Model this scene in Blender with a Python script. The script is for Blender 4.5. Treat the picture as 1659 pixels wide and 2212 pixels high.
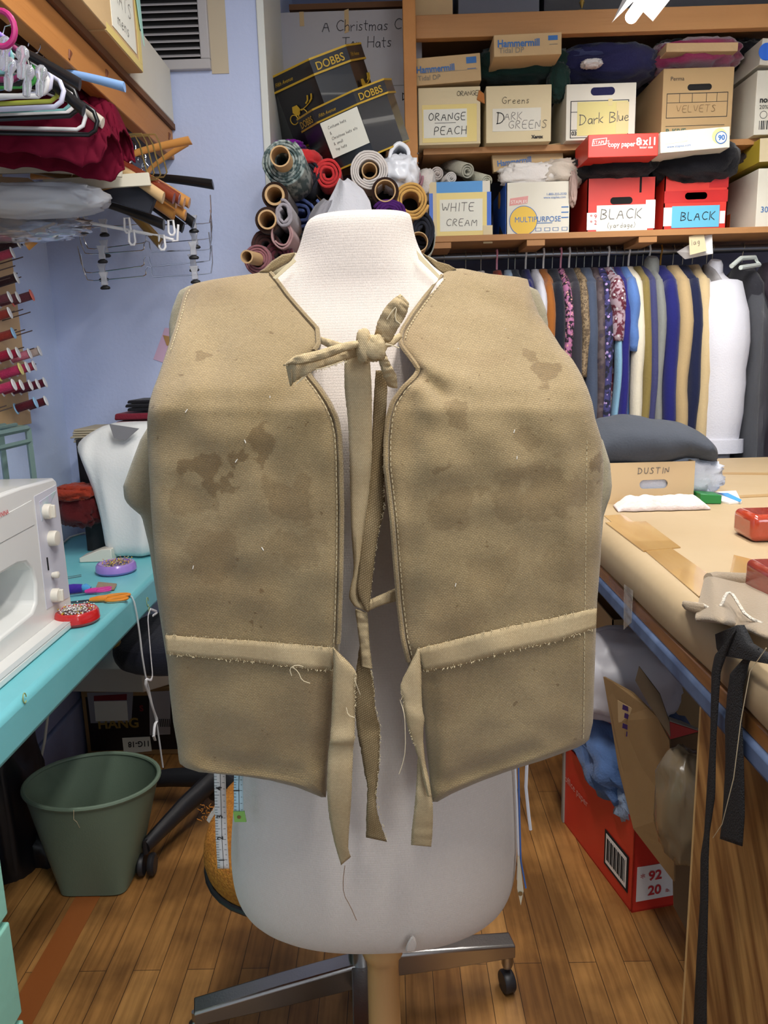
import bpy, bmesh, math, random
from mathutils import Vector, Matrix, Euler, noise
V = Vector; PI = math.pi; R = math.radians
for o in list(bpy.data.objects): bpy.data.objects.remove(o)
sc = bpy.context.scene; C = sc.collection
# ---------------------------------------------------------------- camera
F = 1660.0; W_, H_ = 1659, 2212
CAM = V((0, 0, 1.36)); YAW = 0.7; PITCH = 11.5; ROLL = -1.6
MR = Matrix.Rotation(R(YAW), 3, 'Z') @ Matrix.Rotation(R(90 - PITCH), 3, 'X') @ Matrix.Rotation(R(ROLL), 3, 'Z')
cd = bpy.data.cameras.new('camera'); cam = bpy.data.objects.new('camera', cd); C.objects.link(cam)
cam.location = CAM; cam.rotation_euler = MR.to_euler()
cd.sensor_fit = 'VERTICAL'; cd.sensor_height = 36.0; cd.lens = F / H_ * 36.0; cd.clip_start = 0.02
sc.camera = cam
# ---------------------------------------------------------------- world, lamps, exposure
wd = bpy.data.worlds.new('world'); sc.world = wd; wd.use_nodes = True
wd.node_tree.nodes['Background'].inputs[0].default_value = (0.80, 0.88, 1.0, 1)
wd.node_tree.nodes['Background'].inputs[1].default_value = 0.55
sc.view_settings.view_transform = 'Standard'; sc.view_settings.look = 'None'
sc.view_settings.gamma = 1; sc.view_settings.use_curve_mapping = False
sc.view_settings.exposure = 0.0
def area(name, loc, sx, sy, power, col, rot=(0, 0, 0)):
    l = bpy.data.lights.new(name, 'AREA'); l.shape = 'RECTANGLE'; l.size = sx; l.size_y = sy; l.energy = power; l.color = col
    o = bpy.data.objects.new(name, l); C.objects.link(o); o.location = loc; o.rotation_euler = rot
    return o
area('tube_light_front', (0.80, 1.98, 2.38), .12, 1.2, 60, (1, .97, .93))
area('tube_light_rear', (0.30, 0.22, 2.60), .15, 1.1, 31, (1, .97, .93))
area('background_fill', (-0.10, 1.15, 2.72), .12, 1.2, 24, (1, .97, .93))  # added overhead fill without a fixture, lifts the background
area('cool_wall_fill', (1.5, -1.6, 2.1), 1.4, 1.0, 24, (.84, .92, 1.0), (V((-1.1, 1.7, 1.1)) - V((1.5, -1.6, 2.1))).to_track_quat('-Z', 'Y').to_euler())  # unseen cool fill added behind the camera to brighten the left wall
# ---------------------------------------------------------------- pixel rays
def ray(px, py):
    return MR @ V(((px - W_ / 2) / F, -(py - H_ / 2) / F, -1))
def P(px, py, Y):
    d = ray(px, py); return CAM + d * (Y / d.y)
def PX(px, py, X):
    d = ray(px, py); return CAM + d * (X / d.x)
def PZ(px, py, Z):
    d = ray(px, py); return CAM + d * ((Z - CAM.z) / d.z)
# ---------------------------------------------------------------- materials
def lin(c):
    c = [x / 255.0 for x in c[:3]]
    return tuple((x / 12.92 if x <= .04045 else ((x + .055) / 1.055) ** 2.4) for x in c) + (1,)
MATS = {}
def mat(name, col, rough=.6, metal=0, bump=None, var=None, spec=.5, trans=0, alpha=1, emit=None, coat=0, sheen=0):
    """var=(scale, col2, contrast[, stretch xyz]); bump=(scale, strength[, stretch xyz])"""
    if name in MATS: return MATS[name]
    m = bpy.data.materials.new(name); MATS[name] = m; m.use_nodes = True
    nt = m.node_tree; b = nt.nodes['Principled BSDF']; N = nt.nodes.new; L = nt.links.new
    b.inputs['Base Color'].default_value = lin(col); b.inputs['Roughness'].default_value = rough
    b.inputs['Metallic'].default_value = metal; b.inputs['Specular IOR Level'].default_value = spec
    b.inputs['Transmission Weight'].default_value = trans; b.inputs['Alpha'].default_value = alpha
    b.inputs['Coat Weight'].default_value = coat; b.inputs['Sheen Weight'].default_value = sheen
    if emit: b.inputs['Emission Color'].default_value = lin(col); b.inputs['Emission Strength'].default_value = emit
    m.diffuse_color = lin(col)
    tc = N('ShaderNodeTexCoord')
    def mapped(st):
        mp = N('ShaderNodeMapping'); mp.inputs['Scale'].default_value = st; L(tc.outputs['Object'], mp.inputs[0]); return mp.outputs[0]
    if var:
        st = var[3] if len(var) > 3 else (1, 1, 1)
        nz = N('ShaderNodeTexNoise'); nz.inputs['Scale'].default_value = var[0]; nz.inputs['Detail'].default_value = 4
        L(mapped(st), nz.inputs['Vector'])
        cr = N('ShaderNodeValToRGB'); c = var[2]
        cr.color_ramp.elements[0].position = .5 - c; cr.color_ramp.elements[1].position = .5 + c
        cr.color_ramp.elements[0].color = lin(col); cr.color_ramp.elements[1].color = lin(var[1])
        L(nz.outputs['Fac'], cr.inputs[0]); L(cr.outputs[0], b.inputs['Base Color'])
    if bump:
        st = bump[2] if len(bump) > 2 else (1, 1, 1)
        nz = N('ShaderNodeTexNoise'); nz.inputs['Scale'].default_value = bump[0]; nz.inputs['Detail'].default_value = 3
        L(mapped(st), nz.inputs['Vector'])
        bp = N('ShaderNodeBump'); bp.inputs['Strength'].default_value = bump[1]; bp.inputs['Distance'].default_value = .01
        L(nz.outputs['Fac'], bp.inputs['Height']); L(bp.outputs[0], b.inputs['Normal'])
    return m
def cloth(name, col, var=None, rough=.9, b=.25, sc_=160, sheen=.15):
    return mat(name, col, rough, bump=(sc_, b), var=var, spec=.2, sheen=sheen)
# ---------------------------------------------------------------- mesh builder
class MB:
    def __init__(s): s.v = []; s.f = []
    def add(s, vs, fs):
        n = len(s.v); s.v += [V(p) for p in vs]; s.f += [tuple(i + n for i in f) for f in fs]; return s
    def box(s, c, d, M=None):
        vs = []
        for z in (-1, 1):
            for y in (-1, 1):
                for x in (-1, 1):
                    p = V((x * d[0] / 2, y * d[1] / 2, z * d[2] / 2)); vs.append((M @ p if M else p) + V(c))
        return s.add(vs, [(0, 2, 3, 1), (4, 5, 7, 6), (0, 1, 5, 4), (2, 6, 7, 3), (0, 4, 6, 2), (1, 3, 7, 5)])
    def b2(s, a, b):
        a = V(a); b = V(b); return s.box((a + b) / 2, (abs(b.x - a.x), abs(b.y - a.y), abs(b.z - a.z)))
    def loft(s, rings, caps=True, closed=True, loop=False):
        n = len(rings[0]); vs = [p for r in rings for p in r]; fs = []
        m = len(rings)
        for i in range(m if loop else m - 1):
            i2 = (i + 1) % m
            for j in range(n if closed else n - 1):
                k = (j + 1) % n
                fs.append((i * n + j, i * n + k, i2 * n + k, i2 * n + j))
        if caps and closed and not loop:
            fs.append(tuple(range(n - 1, -1, -1))); fs.append(tuple((m - 1) * n + j for j in range(n)))
        return s.add(vs, fs)
    def tube(s, path, r, n=8, caps=True, loop=False, flat=1.0):
        path = [V(p) for p in path]; rings = []; m = len(path); up = None
        for i, p in enumerate(path):
            a = path[(i - 1) % m] if (i or loop) else p; b = path[(i + 1) % m] if (i < m - 1 or loop) else p
            t = (b - a); t = t.normalized() if t.length > 1e-9 else V((0, 0, 1))
            if up is None:
                up = V((0, 0, 1)) if abs(t.z) < .9 else V((0, 1, 0))
            x = up - t * up.dot(t)
            if x.length < 1e-4: x = t.orthogonal()
            x.normalize(); up = x; y = t.cross(x)
            rr = r[i] if isinstance(r, (list, tuple)) else r
            rings.append([p + (x * math.cos(2 * PI * k / n) + y * math.sin(2 * PI * k / n) * flat) * rr for k in range(n)])
        return s.loft(rings, caps, True, loop)
    def rev(s, prof, o, ax=(0, 0, 1), n=24, sx=1, sy=1, xd=None, sup=1):
        ax = V(ax).normalized(); x = V(xd).normalized() if xd else (V((1, 0, 0)) if abs(ax.x) < .9 else V((0, 1, 0)))
        x = (x - ax * x.dot(ax)).normalized(); y = ax.cross(x); o = V(o)
        def q(c): return math.copysign(abs(c) ** sup, c)
        rings = [[o + ax * z + x * q(math.cos(2 * PI * k / n)) * r * sx + y * q(math.sin(2 * PI * k / n)) * r * sy for k in range(n)] for r, z in prof]
        return s.loft(rings, True)
    def slab(s, pts, th):
        n = len(pts); th = V(th); vs = [V(p) for p in pts] + [V(p) + th for p in pts]
        fs = [tuple(range(n)), tuple(range(2 * n - 1, n - 1, -1))]
        for i in range(n):
            k = (i + 1) % n; fs.append((i, n + i, n + k, k))
        return s.add(vs, fs)
    def grid(s, fn, nu, nv):
        vs = [fn(i / nu, j / nv) for j in range(nv + 1) for i in range(nu + 1)]; fs = []
        for j in range(nv):
            for i in range(nu):
                a = j * (nu + 1) + i; fs.append((a, a + 1, a + nu + 2, a + nu + 1))
        return s.add(vs, fs)
    def obj(s, name, m=None, parent=None, at=None, smooth=True, bevel=0, sub=0, solid=0, ang=35, kind=None, label=None, seg=2):
        off = V(at) if at is not None else V((0, 0, 0))
        if parent is not None: off = wloc(parent)
        elif at is None and s.v:
            mn = V([min(p[i] for p in s.v) for i in range(3)]); mx = V([max(p[i] for p in s.v) for i in range(3)])
            off = V(((mn.x + mx.x) / 2, (mn.y + mx.y) / 2, mn.z))
        me = bpy.data.meshes.new(name); me.from_pydata([tuple(p - off) for p in s.v], [], s.f); me.update()
        bm = bmesh.new(); bm.from_mesh(me); bmesh.ops.recalc_face_normals(bm, faces=bm.faces); bm.to_mesh(me); bm.free()
        if smooth:
            me.shade_smooth()
            me.set_sharp_from_angle(angle=R(ang))
        o = bpy.data.objects.new(name, me); C.objects.link(o)
        if m: me.materials.append(m)
        if parent is not None: o.parent = parent; o['_w'] = tuple(off)
        else: o.location = off; o['_w'] = tuple(off)
        if solid: md = o.modifiers.new('solid', 'SOLIDIFY'); md.thickness = solid; md.offset = 0
        if bevel: md = o.modifiers.new('bevel', 'BEVEL'); md.width = bevel; md.segments = seg; md.limit_method = 'ANGLE'; md.angle_limit = R(40)
        if sub: md = o.modifiers.new('sub', 'SUBSURF'); md.levels = sub; md.render_levels = sub
        if kind: o['kind'] = kind
        if label: o['label'] = label
        return o
def wloc(o): return V(o['_w'])
def thing(name, label, cat, loc, group=None):
    o = bpy.data.objects.new(name, None); C.objects.link(o); o.location = loc; o['_w'] = tuple(loc); o.empty_display_size = .05
    o['label'] = label; o['category'] = cat
    if group: o['group'] = group
    return o
def tag(o, label, cat, group=None, kind=None):
    o['label'] = label; o['category'] = cat
    if group: o['group'] = group
    if kind: o['kind'] = kind
    return o
def struct(o): o['kind'] = 'structure'; return o
def dup(o, loc, rot=(0, 0, 0), sc_=(1, 1, 1), label=None, m=None, mi=None):
    r = o.copy(); C.objects.link(r); r.location = loc; r.rotation_euler = rot; r.scale = sc_
    if label: r['label'] = label
    for ch in o.children:
        c = ch.copy(); C.objects.link(c); c.parent = r
        if m and (mi is None or ch.name.split('.')[0] in mi):
            c.data = c.data.copy(); c.data.materials[0] = m
        for g in ch.children:
            d = g.copy(); C.objects.link(d); d.parent = c
    return r
def lerp(a, b, t): return a + (b - a) * t
def interp(tab, x):
    if x <= tab[0][0]: return tab[0][1:]
    for a, b in zip(tab, tab[1:]):
        if x <= b[0]:
            t = (x - a[0]) / (b[0] - a[0] + 1e-12); return tuple(lerp(p, q, t) for p, q in zip(a[1:], b[1:]))
    return tab[-1][1:]
def sinterp(tab, x):   # smooth (catmull-rom) interpolation of one column
    n = len(tab)
    if x <= tab[0][0]: return tab[0][1]
    if x >= tab[-1][0]: return tab[-1][1]
    for i in range(n - 1):
        if x <= tab[i + 1][0]:
            p1, p2 = tab[i], tab[i + 1]; h = p2[0] - p1[0] + 1e-12; t = (x - p1[0]) / h
            p0 = tab[max(i - 1, 0)]; p3 = tab[min(i + 2, n - 1)]
            m1 = (p2[1] - p0[1]) / (p2[0] - p0[0] + 1e-12) * h; m2 = (p3[1] - p1[1]) / (p3[0] - p1[0] + 1e-12) * h
            return (2 * t**3 - 3 * t * t + 1) * p1[1] + (t**3 - 2 * t * t + t) * m1 + (-2 * t**3 + 3 * t * t) * p2[1] + (t**3 - t * t) * m2
def nz(p, s=1.0): return noise.noise(V(p) * s)
# lettering: printed (built-in font) and handwritten (own strokes)
INK = mat('ink_black', (35, 33, 34), .7)
def printed(s, o, xd, yd, size, m, parent, name='lettering', th=.0004, shear=0, off=0, cond=1.0):
    cu = bpy.data.curves.new('t', 'FONT'); cu.body = s; cu.size = size; cu.extrude = 0; cu.shear = shear; cu.offset = off; cu.resolution_u = 3
    t = bpy.data.objects.new('t', cu); C.objects.link(t); bpy.context.view_layer.update()
    me = bpy.data.meshes.new_from_object(t.evaluated_get(bpy.context.evaluated_depsgraph_get()))
    xd = V(xd).normalized(); yd = V(yd).normalized(); n = xd.cross(yd); b = MB()
    vs = [V(o) + xd * v.co.x * cond + yd * v.co.y + n * .0006 for v in me.vertices]
    b.add(vs, [tuple(p.vertices) for p in me.polygons])
    C.objects.unlink(t); bpy.data.objects.remove(t); bpy.data.curves.remove(cu); bpy.data.meshes.remove(me)
    return b.obj(name, m, parent, smooth=False)
HF = {'A': ((0,0,.35,1,.7,0), (.12,.38,.58,.38)), 'B': ((0,0,0,1), (0,1,.5,.92,.5,.62,.05,.52,.6,.4,.55,.08,0,0)), 'C': ((.7,.85,.4,1,.08,.75,.02,.35,.3,0,.7,.12),),
 'D': ((.08,0,.08,1), (-.05,.98,.45,.92,.72,.5,.45,.08,0,0)), 'E': ((.6,1,0,1,0,0,.6,0), (0,.52,.5,.52)), 'G': ((.7,.85,.4,1,.05,.7,.05,.3,.4,0,.7,.15,.7,.45,.4,.45),),
 'H': ((0,0,0,1), (.6,0,.6,1), (0,.5,.6,.5)), 'I': ((.15,0,.15,1),), 'K': ((0,0,0,1), (.6,1,.02,.45,.62,0)), 'L': ((0,1,0,0,.55,0),), 'M': ((0,0,.08,1,.4,.3,.72,1,.8,0),),
 'N': ((0,0,0,1,.6,0,.6,1),), 'O': ((.35,1,.05,.75,.05,.25,.35,0,.68,.25,.68,.75,.35,1),), 'P': ((0,0,0,1,.5,.95,.55,.65,.4,.5,0,.45),), 'R': ((0,0,0,1,.5,.92,.5,.62,0,.5,.6,0),),
 'S': ((.6,.88,.3,1,.05,.78,.5,.45,.55,.15,.25,0,0,.12),), 'T': ((0,1,.7,1), (.35,1,.35,0)), 'U': ((0,1,.02,.2,.3,0,.58,.2,.6,1),), 'V': ((0,1,.32,0,.65,1),), 'W': ((0,1,.2,0,.45,.7,.68,0,.9,1),), 'Y': ((0,1,.3,.5), (.62,1,.2,0)),
 'a': ((.45,.5,.15,.55,.02,.25,.2,0,.45,.2,.45,.55,.5,0),), 'r': ((0,.55,.05,0), (.05,.35,.25,.55,.4,.5)), 'k': ((0,1,0,0), (.4,.55,.02,.25,.42,0)), 'l': ((.05,1,.05,0),), 'u': ((0,.55,.03,.1,.25,0,.42,.2,.42,.55,.45,0),),
 'e': ((0,.28,.42,.32,.35,.55,.1,.5,.02,.2,.2,0,.45,.1),), 'h': ((0,1,0,0), (0,.35,.25,.55,.42,.4,.42,0)), 'i': ((.05,.55,.05,0), (.05,.75,.06,.8)), 's': ((.38,.5,.12,.55,.08,.35,.36,.2,.28,0,.02,.05),), 't': ((.15,.9,.15,.1,.3,0), (0,.6,.38,.6)),
 'm': ((0,.55,0,0), (0,.4,.2,.55,.3,.4,.3,0), (.3,.4,.5,.55,.62,.4,.62,0)), 'o': ((.22,.55,.02,.3,.2,0,.42,.25,.22,.55),), 'p': ((0,.55,0,-.35), (0,.45,.3,.55,.42,.25,.2,0,0,.1)), 'y': ((0,.55,.22,.05), (.45,.55,.1,-.35)),
 'n': ((0,.55,0,0), (0,.35,.22,.55,.4,.4,.4,0)), 'c': ((.4,.48,.15,.55,.02,.25,.2,0,.42,.1),),
 'd': ((.45,1,.45,0), (.45,.45,.15,.5,.02,.2,.25,0,.45,.15)), 'g': ((.42,.5,.12,.55,.02,.25,.22,.05,.42,.25,.42,.55,.4,-.25,.1,-.35),), '(': ((.25,1.05,.05,.6,.05,.3,.25,-.1),), ')': ((0,1.05,.2,.6,.2,.3,0,-.1),), '-': ((0,.4,.35,.4),), '&': ((.6,0,.1,.8,.3,1,.45,.8,.05,.3,.2,0,.55,.3),)}
def hand(s, o, xd, yd, size, m, parent, w=.0016, name='handwriting', seed=0, sp=.28, slant=.08):
    rnd = random.Random(seed + len(s)); xd = V(xd).normalized(); yd = V(yd).normalized(); n = xd.cross(yd); b = MB(); cx = 0
    for ch in s:
        if ch == ' ': cx += .55; continue
        st = HF.get(ch, HF['l']); wd_ = max(max(k[0::2]) for k in st); jy = rnd.uniform(-.04, .04)
        for k in st:
            pts = [(cx + k[i] + slant * k[i + 1], k[i + 1] + jy) for i in range(0, len(k), 2)]
            if len(pts) > 2:   # smooth the stroke
                q = [pts[0]]
                for a, c in zip(pts, pts[1:]): q += [((a[0] * .75 + c[0] * .25), (a[1] * .75 + c[1] * .25)), ((a[0] * .25 + c[0] * .75), (a[1] * .25 + c[1] * .75))]
                q.append(pts[-1]); pts = q
            L3 = [V(o) + xd * p[0] * size + yd * p[1] * size for p in pts]
            for a, c in zip(L3, L3[1:]):
                t = (c - a)
                if t.length < 1e-6: continue
                t.normalize(); sd = t.cross(n) * w / 2; a2 = a - t * w * .3; c2 = c + t * w * .3
                b.add([a2 + sd + n * .0006, a2 - sd + n * .0006, c2 - sd + n * .0006, c2 + sd + n * .0006], [(0, 1, 2, 3)])
        cx += wd_ + sp
    return b.obj(name, m, parent, smooth=False)
def lump(c, s, seed=0, amp=.18, fold=3.0, n=40, flat=0):
    """a crumpled mass of cloth: ellipsoid pushed about by ridged noise"""
    b = MB(); rings = []; c = V(c); so = V((seed * 7.1, seed * 3.3, seed * 1.7))
    for i in range(n // 2 + 1):
        th = PI * (i + .001) / (n // 2 + .002); ring = []
        for j in range(n):
            ph = 2 * PI * j / n; d = V((math.sin(th) * math.cos(ph), math.sin(th) * math.sin(ph), math.cos(th)))
            sq = V([math.copysign(abs(k) ** .75, k) for k in d])
            r = 1 + amp * (1 - 2 * abs(noise.noise(d * fold + so))) + amp * .5 * (1 - 2 * abs(noise.noise(d * fold * 2.3 + so)))
            ring.append(c + V((sq.x * s[0] * r, sq.y * s[1] * r, sq.z * s[2] * r)))
        rings.append(ring)
    b.loft(rings, True); _o = b.obj
    def oo(name, m=None, parent=None, **k): k.setdefault('ang', 180); return _o(name, m, parent, **k)
    b.obj = oo; return b
def hollow(c, r, L, w, ax, n=28):
    b = MB(); ax = V(ax).normalized(); x = V((1, 0, 0)) if abs(ax.x) < .9 else V((0, 1, 0)); x = (x - ax * x.dot(ax)).normalized(); y = ax.cross(x)
    rg = lambda rr, z: [V(c) + ax * z + x * math.cos(2 * PI * k / n) * rr + y * math.sin(2 * PI * k / n) * rr for k in range(n)]
    b.loft([rg(r, 0), rg(r, L), rg(r - w, L), rg(r - w, .0)], caps=False, loop=True); return b
def weave(m, bw, rh, strength, dark=.62, dist=.0008, rot=0.0):
    """woven dashes: fine brick pattern in the object's XZ plane multiplied over the base colour and bumped"""
    nt = m.node_tree; N = nt.nodes.new; L = nt.links.new; bs = nt.nodes['Principled BSDF']
    tc = N('ShaderNodeTexCoord'); mp = N('ShaderNodeMapping'); mp.inputs['Rotation'].default_value = (R(90), 0, 0); L(tc.outputs['Object'], mp.inputs[0])
    m2 = N('ShaderNodeMapping'); m2.inputs['Rotation'].default_value = (0, 0, rot); L(mp.outputs[0], m2.inputs[0])
    br = N('ShaderNodeTexBrick'); br.inputs['Scale'].default_value = 1; br.inputs['Brick Width'].default_value = bw; br.inputs['Row Height'].default_value = rh; br.inputs['Mortar Size'].default_value = rh * .17; br.inputs['Mortar Smooth'].default_value = 1
    br.inputs['Color1'].default_value = (1, 1, 1, 1); br.inputs['Color2'].default_value = (.86, .85, .83, 1); br.inputs['Mortar'].default_value = (dark, dark * .96, dark * .9, 1); L(m2.outputs[0], br.inputs[0])
    lk = bs.inputs['Base Color'].links; mx = N('ShaderNodeMixRGB'); mx.blend_type = 'MULTIPLY'; mx.inputs[0].default_value = strength
    if lk: L(lk[0].from_socket, mx.inputs[1])
    else: mx.inputs[1].default_value = bs.inputs['Base Color'].default_value
    L(br.outputs[0], mx.inputs[2]); L(mx.outputs[0], bs.inputs['Base Color'])
    bp = N('ShaderNodeBump'); bp.inputs['Strength'].default_value = .6; bp.inputs['Distance'].default_value = dist; bp.invert = True; L(br.outputs['Fac'], bp.inputs['Height'])
    ln = bs.inputs['Normal'].links
    if ln: L(ln[0].from_socket, bp.inputs['Normal'])
    L(bp.outputs[0], bs.inputs['Normal']); return m
# ================================================================ the room
M_wall = mat('periwinkle_wall_paint', (190, 200, 230), .75, bump=(60, .12), var=(3, (183, 194, 226), .3))
M_ceil = mat('ceiling_paint', (214, 214, 212), .9)
M_trimw = mat('white_trim_paint', (206, 208, 202), .5)
def floor_mat():
    m = bpy.data.materials.new('strip_wood_floor'); m.use_nodes = True; nt = m.node_tree; N = nt.nodes.new; L = nt.links.new
    b = nt.nodes['Principled BSDF']; tc = N('ShaderNodeTexCoord'); mp = N('ShaderNodeMapping')
    mp.inputs['Rotation'].default_value = (0, 0, R(90)); L(tc.outputs['Object'], mp.inputs[0])
    br = N('ShaderNodeTexBrick'); br.inputs['Scale'].default_value = 1; br.inputs['Brick Width'].default_value = 1.1; br.inputs['Row Height'].default_value = .062
    br.inputs['Mortar Size'].default_value = .0009; br.inputs['Mortar Smooth'].default_value = .3; br.offset_frequency = 2; br.offset = .37; br.inputs['Bias'].default_value = -.1
    br.inputs['Color1'].default_value = lin((188, 138, 78)); br.inputs['Color2'].default_value = lin((156, 106, 54)); br.inputs['Mortar'].default_value = lin((70, 46, 26))
    L(mp.outputs[0], br.inputs[0])
    mp2 = N('ShaderNodeMapping'); mp2.inputs['Scale'].default_value = (1, .05, 1); L(tc.outputs['Object'], mp2.inputs[0])
    n1 = N('ShaderNodeTexNoise'); n1.inputs['Scale'].default_value = 90; n1.inputs['Detail'].default_value = 5; L(mp2.outputs[0], n1.inputs[0])
    n2 = N('ShaderNodeTexNoise'); n2.inputs['Scale'].default_value = 4.5; n2.inputs['Detail'].default_value = 8; L(tc.outputs['Object'], n2.inputs[0])
    c1 = N('ShaderNodeValToRGB'); c1.color_ramp.elements[0].position = .35; c1.color_ramp.elements[0].color = (.42, .36, .3, 1); c1.color_ramp.elements[1].position = .6; c1.color_ramp.elements[1].color = (1, 1, 1, 1)
    L(n1.outputs['Fac'], c1.inputs[0])
    c2 = N('ShaderNodeValToRGB'); c2.color_ramp.elements[0].position = .40; c2.color_ramp.elements[0].color = (.38, .35, .32, 1); c2.color_ramp.elements[1].position = .6; c2.color_ramp.elements[1].color = (1, 1, 1, 1)
    L(n2.outputs['Fac'], c2.inputs[0])
    m1 = N('ShaderNodeMixRGB'); m1.blend_type = 'MULTIPLY'; m1.inputs[0].default_value = .55; L(br.outputs[0], m1.inputs[1]); L(c1.outputs[0], m1.inputs[2])
    m2 = N('ShaderNodeMixRGB'); m2.blend_type = 'MULTIPLY'; m2.inputs[0].default_value = .8; L(m1.outputs[0], m2.inputs[1]); L(c2.outputs[0], m2.inputs[2])
    L(m2.outputs[0], b.inputs['Base Color'])
    rr = N('ShaderNodeMapRange'); rr.inputs['To Min'].default_value = .55; rr.inputs['To Max'].default_value = .3; L(n2.outputs['Fac'], rr.inputs[0]); L(rr.outputs[0], b.inputs['Roughness'])
    bp = N('ShaderNodeBump'); bp.inputs['Strength'].default_value = .25; bp.inputs['Distance'].default_value = .002; L(br.outputs['Fac'], bp.inputs['Height']); bp.invert = True
    L(bp.outputs[0], b.inputs['Normal']); return m
M_floor = floor_mat()
XL = -1.15; YB = 2.72; XE = P(572, 200, YB).x; YBB = 3.72; XR = 3.0; ZC = 2.95; YF = -2.0
struct(MB().b2((XL - .1, YF, -.05), (XR + .1, YBB + .1, 0)).obj('floor', M_floor, smooth=False, at=(0, 0, 0)))
struct(MB().b2((XL - .1, YF, ZC), (XR + .1, YBB + .1, ZC + .05)).obj('ceiling', M_ceil, smooth=False))
struct(MB().b2((XL - .1, YF, 0), (XL, YB, ZC)).obj('wall_left', mat('lit_left_wall_blue', (208, 222, 246), .75, bump=(60, .12), var=(2.2, (196, 211, 240), .12)), smooth=False))  # base colour raised so the wall carries the cool glow on it
struct(MB().b2((XL - .1, YB, 0), (XE, YBB, ZC)).obj('wall_back_left', M_wall, smooth=False))
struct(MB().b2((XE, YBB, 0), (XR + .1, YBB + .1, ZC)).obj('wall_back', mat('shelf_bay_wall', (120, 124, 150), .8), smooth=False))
struct(MB().b2((XR, YF, 0), (XR + .1, YBB, ZC)).obj('wall_right', M_wall, smooth=False))
struct(MB().b2((XE - .012, YB - .012, 0), (XE + .012, YB + .45, ZC)).obj('trim_1', M_trimw, smooth=False, bevel=.003))
# planked skirting under the left bench, painted
M_block = mat('painted_boards_lower_wall', (150, 160, 196), .6, var=(5, (128, 138, 176), .3), bump=(40, .2))
b = MB()
for k in range(3): b.b2((XL, YF, .0 + k * .2), (XL + .035 - k * .008, YB, .195 + k * .2))
struct(b.obj('baseboard_left', M_block, smooth=False, bevel=.006))
b = MB()
for k in range(2): b.b2((XL, YB - .03 + k * .008, k * .2), (XE - .02, YB, .195 + k * .2))
struct(b.obj('baseboard_back', M_block, smooth=False, bevel=.006))
# vent in the back-left wall
vt = thing('wall_vent', 'white framed air vent with dark horizontal louvres high on the blue wall', 'vent', P(380, 155, YB - .005))
p0 = P(300, 158, YB); p1 = P(448, 0, YB); fx0, fx1, fz0, fz1 = p0.x - .12, p1.x, p0.z, p1.z + .2
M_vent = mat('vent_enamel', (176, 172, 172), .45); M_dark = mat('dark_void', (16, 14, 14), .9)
b = MB(); t = .03
b.b2((fx0, YB - .022, fz0), (fx1, YB, fz0 + t)); b.b2((fx0, YB - .022, fz1 - t), (fx1, YB, fz1)); b.b2((fx1 - t, YB - .022, fz0 + t), (fx1, YB, fz1 - t)); b.b2((fx0, YB - .022, fz0 + t), (fx0 + t, YB, fz1 - t))
b.obj('vent_frame', M_vent, vt, bevel=.003)
b = MB(); b.b2((fx0 + t, YB - .006, fz0 + t), (fx1 - t, YB - .002, fz1 - t)); b.obj('vent_backing', M_dark, vt)
b = MB(); z = fz0 + t + .012
while z < fz1 - t - .01:
    b.slab([(fx0 + t, YB - .021, z - .006), (fx1 - t, YB - .021, z - .006), (fx1 - t, YB - .008, z + .003), (fx0 + t, YB - .008, z + .003)], (0, 0, .003)); z += .0215
b.obj('louvres', M_vent, vt, smooth=False)
M_beige = mat('beige_patch_paint', (190, 176, 152), .8)
b = MB(); b.b2((fx1, YB - .003, fz0 - .01), (fx1 + .055, YB, fz1)); struct(b.obj('trim_2', M_beige, smooth=False))
b = MB(); b.b2((P(578, 0, YB).x - .02, YB - .004, 1.85), (XE, YB, ZC)); 
# ================================================================ the dress form
YC = .93
M_jersey = mat('cream_jersey_cover', (210, 199, 189), .85, bump=(420, .18, (3, 3, .25)), spec=.2, sheen=.2, var=(2, (202, 190, 180), .3)); weave(M_jersey, .0016, .0030, .32, dark=.7, dist=.0004)
df = thing('dress_form', 'cream jersey covered dress form on a turned wooden post, wearing the canvas vest', 'dress form', (0, YC, 0))
SIL = [  # py, left px, right px at the centre plane, half depth
 (463, 700, 880, .030), (468, 676, 886, .044), (480, 662, 890, .052), (500, 656, 893, .055), (530, 648, 901, .058), (560, 634, 916, .060), (590, 606, 946, .062), (620, 560, 990, .064),
 (660, 500, 1050, .072), (720, 455, 1090, .090), (800, 440, 1105, .110), (900, 445, 1100, .128), (1000, 470, 1080, .120), (1150, 520, 1040, .105), (1300, 545, 1060, .105), (1450, 530, 1085, .115), (1600, 518, 1105, .125),
 (1720, 508, 1112, .130), (1800, 503, 1114, .130), (1850, 505, 1112, .127), (1895, 514, 1104, .120), (1930, 534, 1086, .108), (1956, 570, 1052, .090), (1972, 625, 1000, .066), (1980, 700, 930, .03)]
rings = []; N_ = 64
tabL = [(r[0], r[1]) for r in SIL]; tabR = [(r[0], r[2]) for r in SIL]; tabD = [(r[0], r[3]) for r in SIL]
ys = []
for a, c in zip(SIL, SIL[1:]):
    k = max(1, int((c[0] - a[0]) / 14)); ys += [lerp(a[0], c[0], i / k) for i in range(k)]
ys.append(SIL[-1][0])
for y in ys:
    l = P(sinterp(tabL, y), y, YC); r = P(sinterp(tabR, y), y, YC); d = sinterp(tabD, y); c = (l + r) / 2; a = (r - l).length / 2
    tilt = (r.z - l.z)
    rings.append([V((c.x + a * math.copysign(abs(math.cos(t)) ** .86, math.cos(t)), YC + d * math.copysign(abs(math.sin(t)) ** .9, math.sin(t)), c.z)) for t in [2 * PI * k / N_ for k in range(N_)]])
MB().loft(rings).obj('torso', M_jersey, df, sub=1, ang=180)
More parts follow.
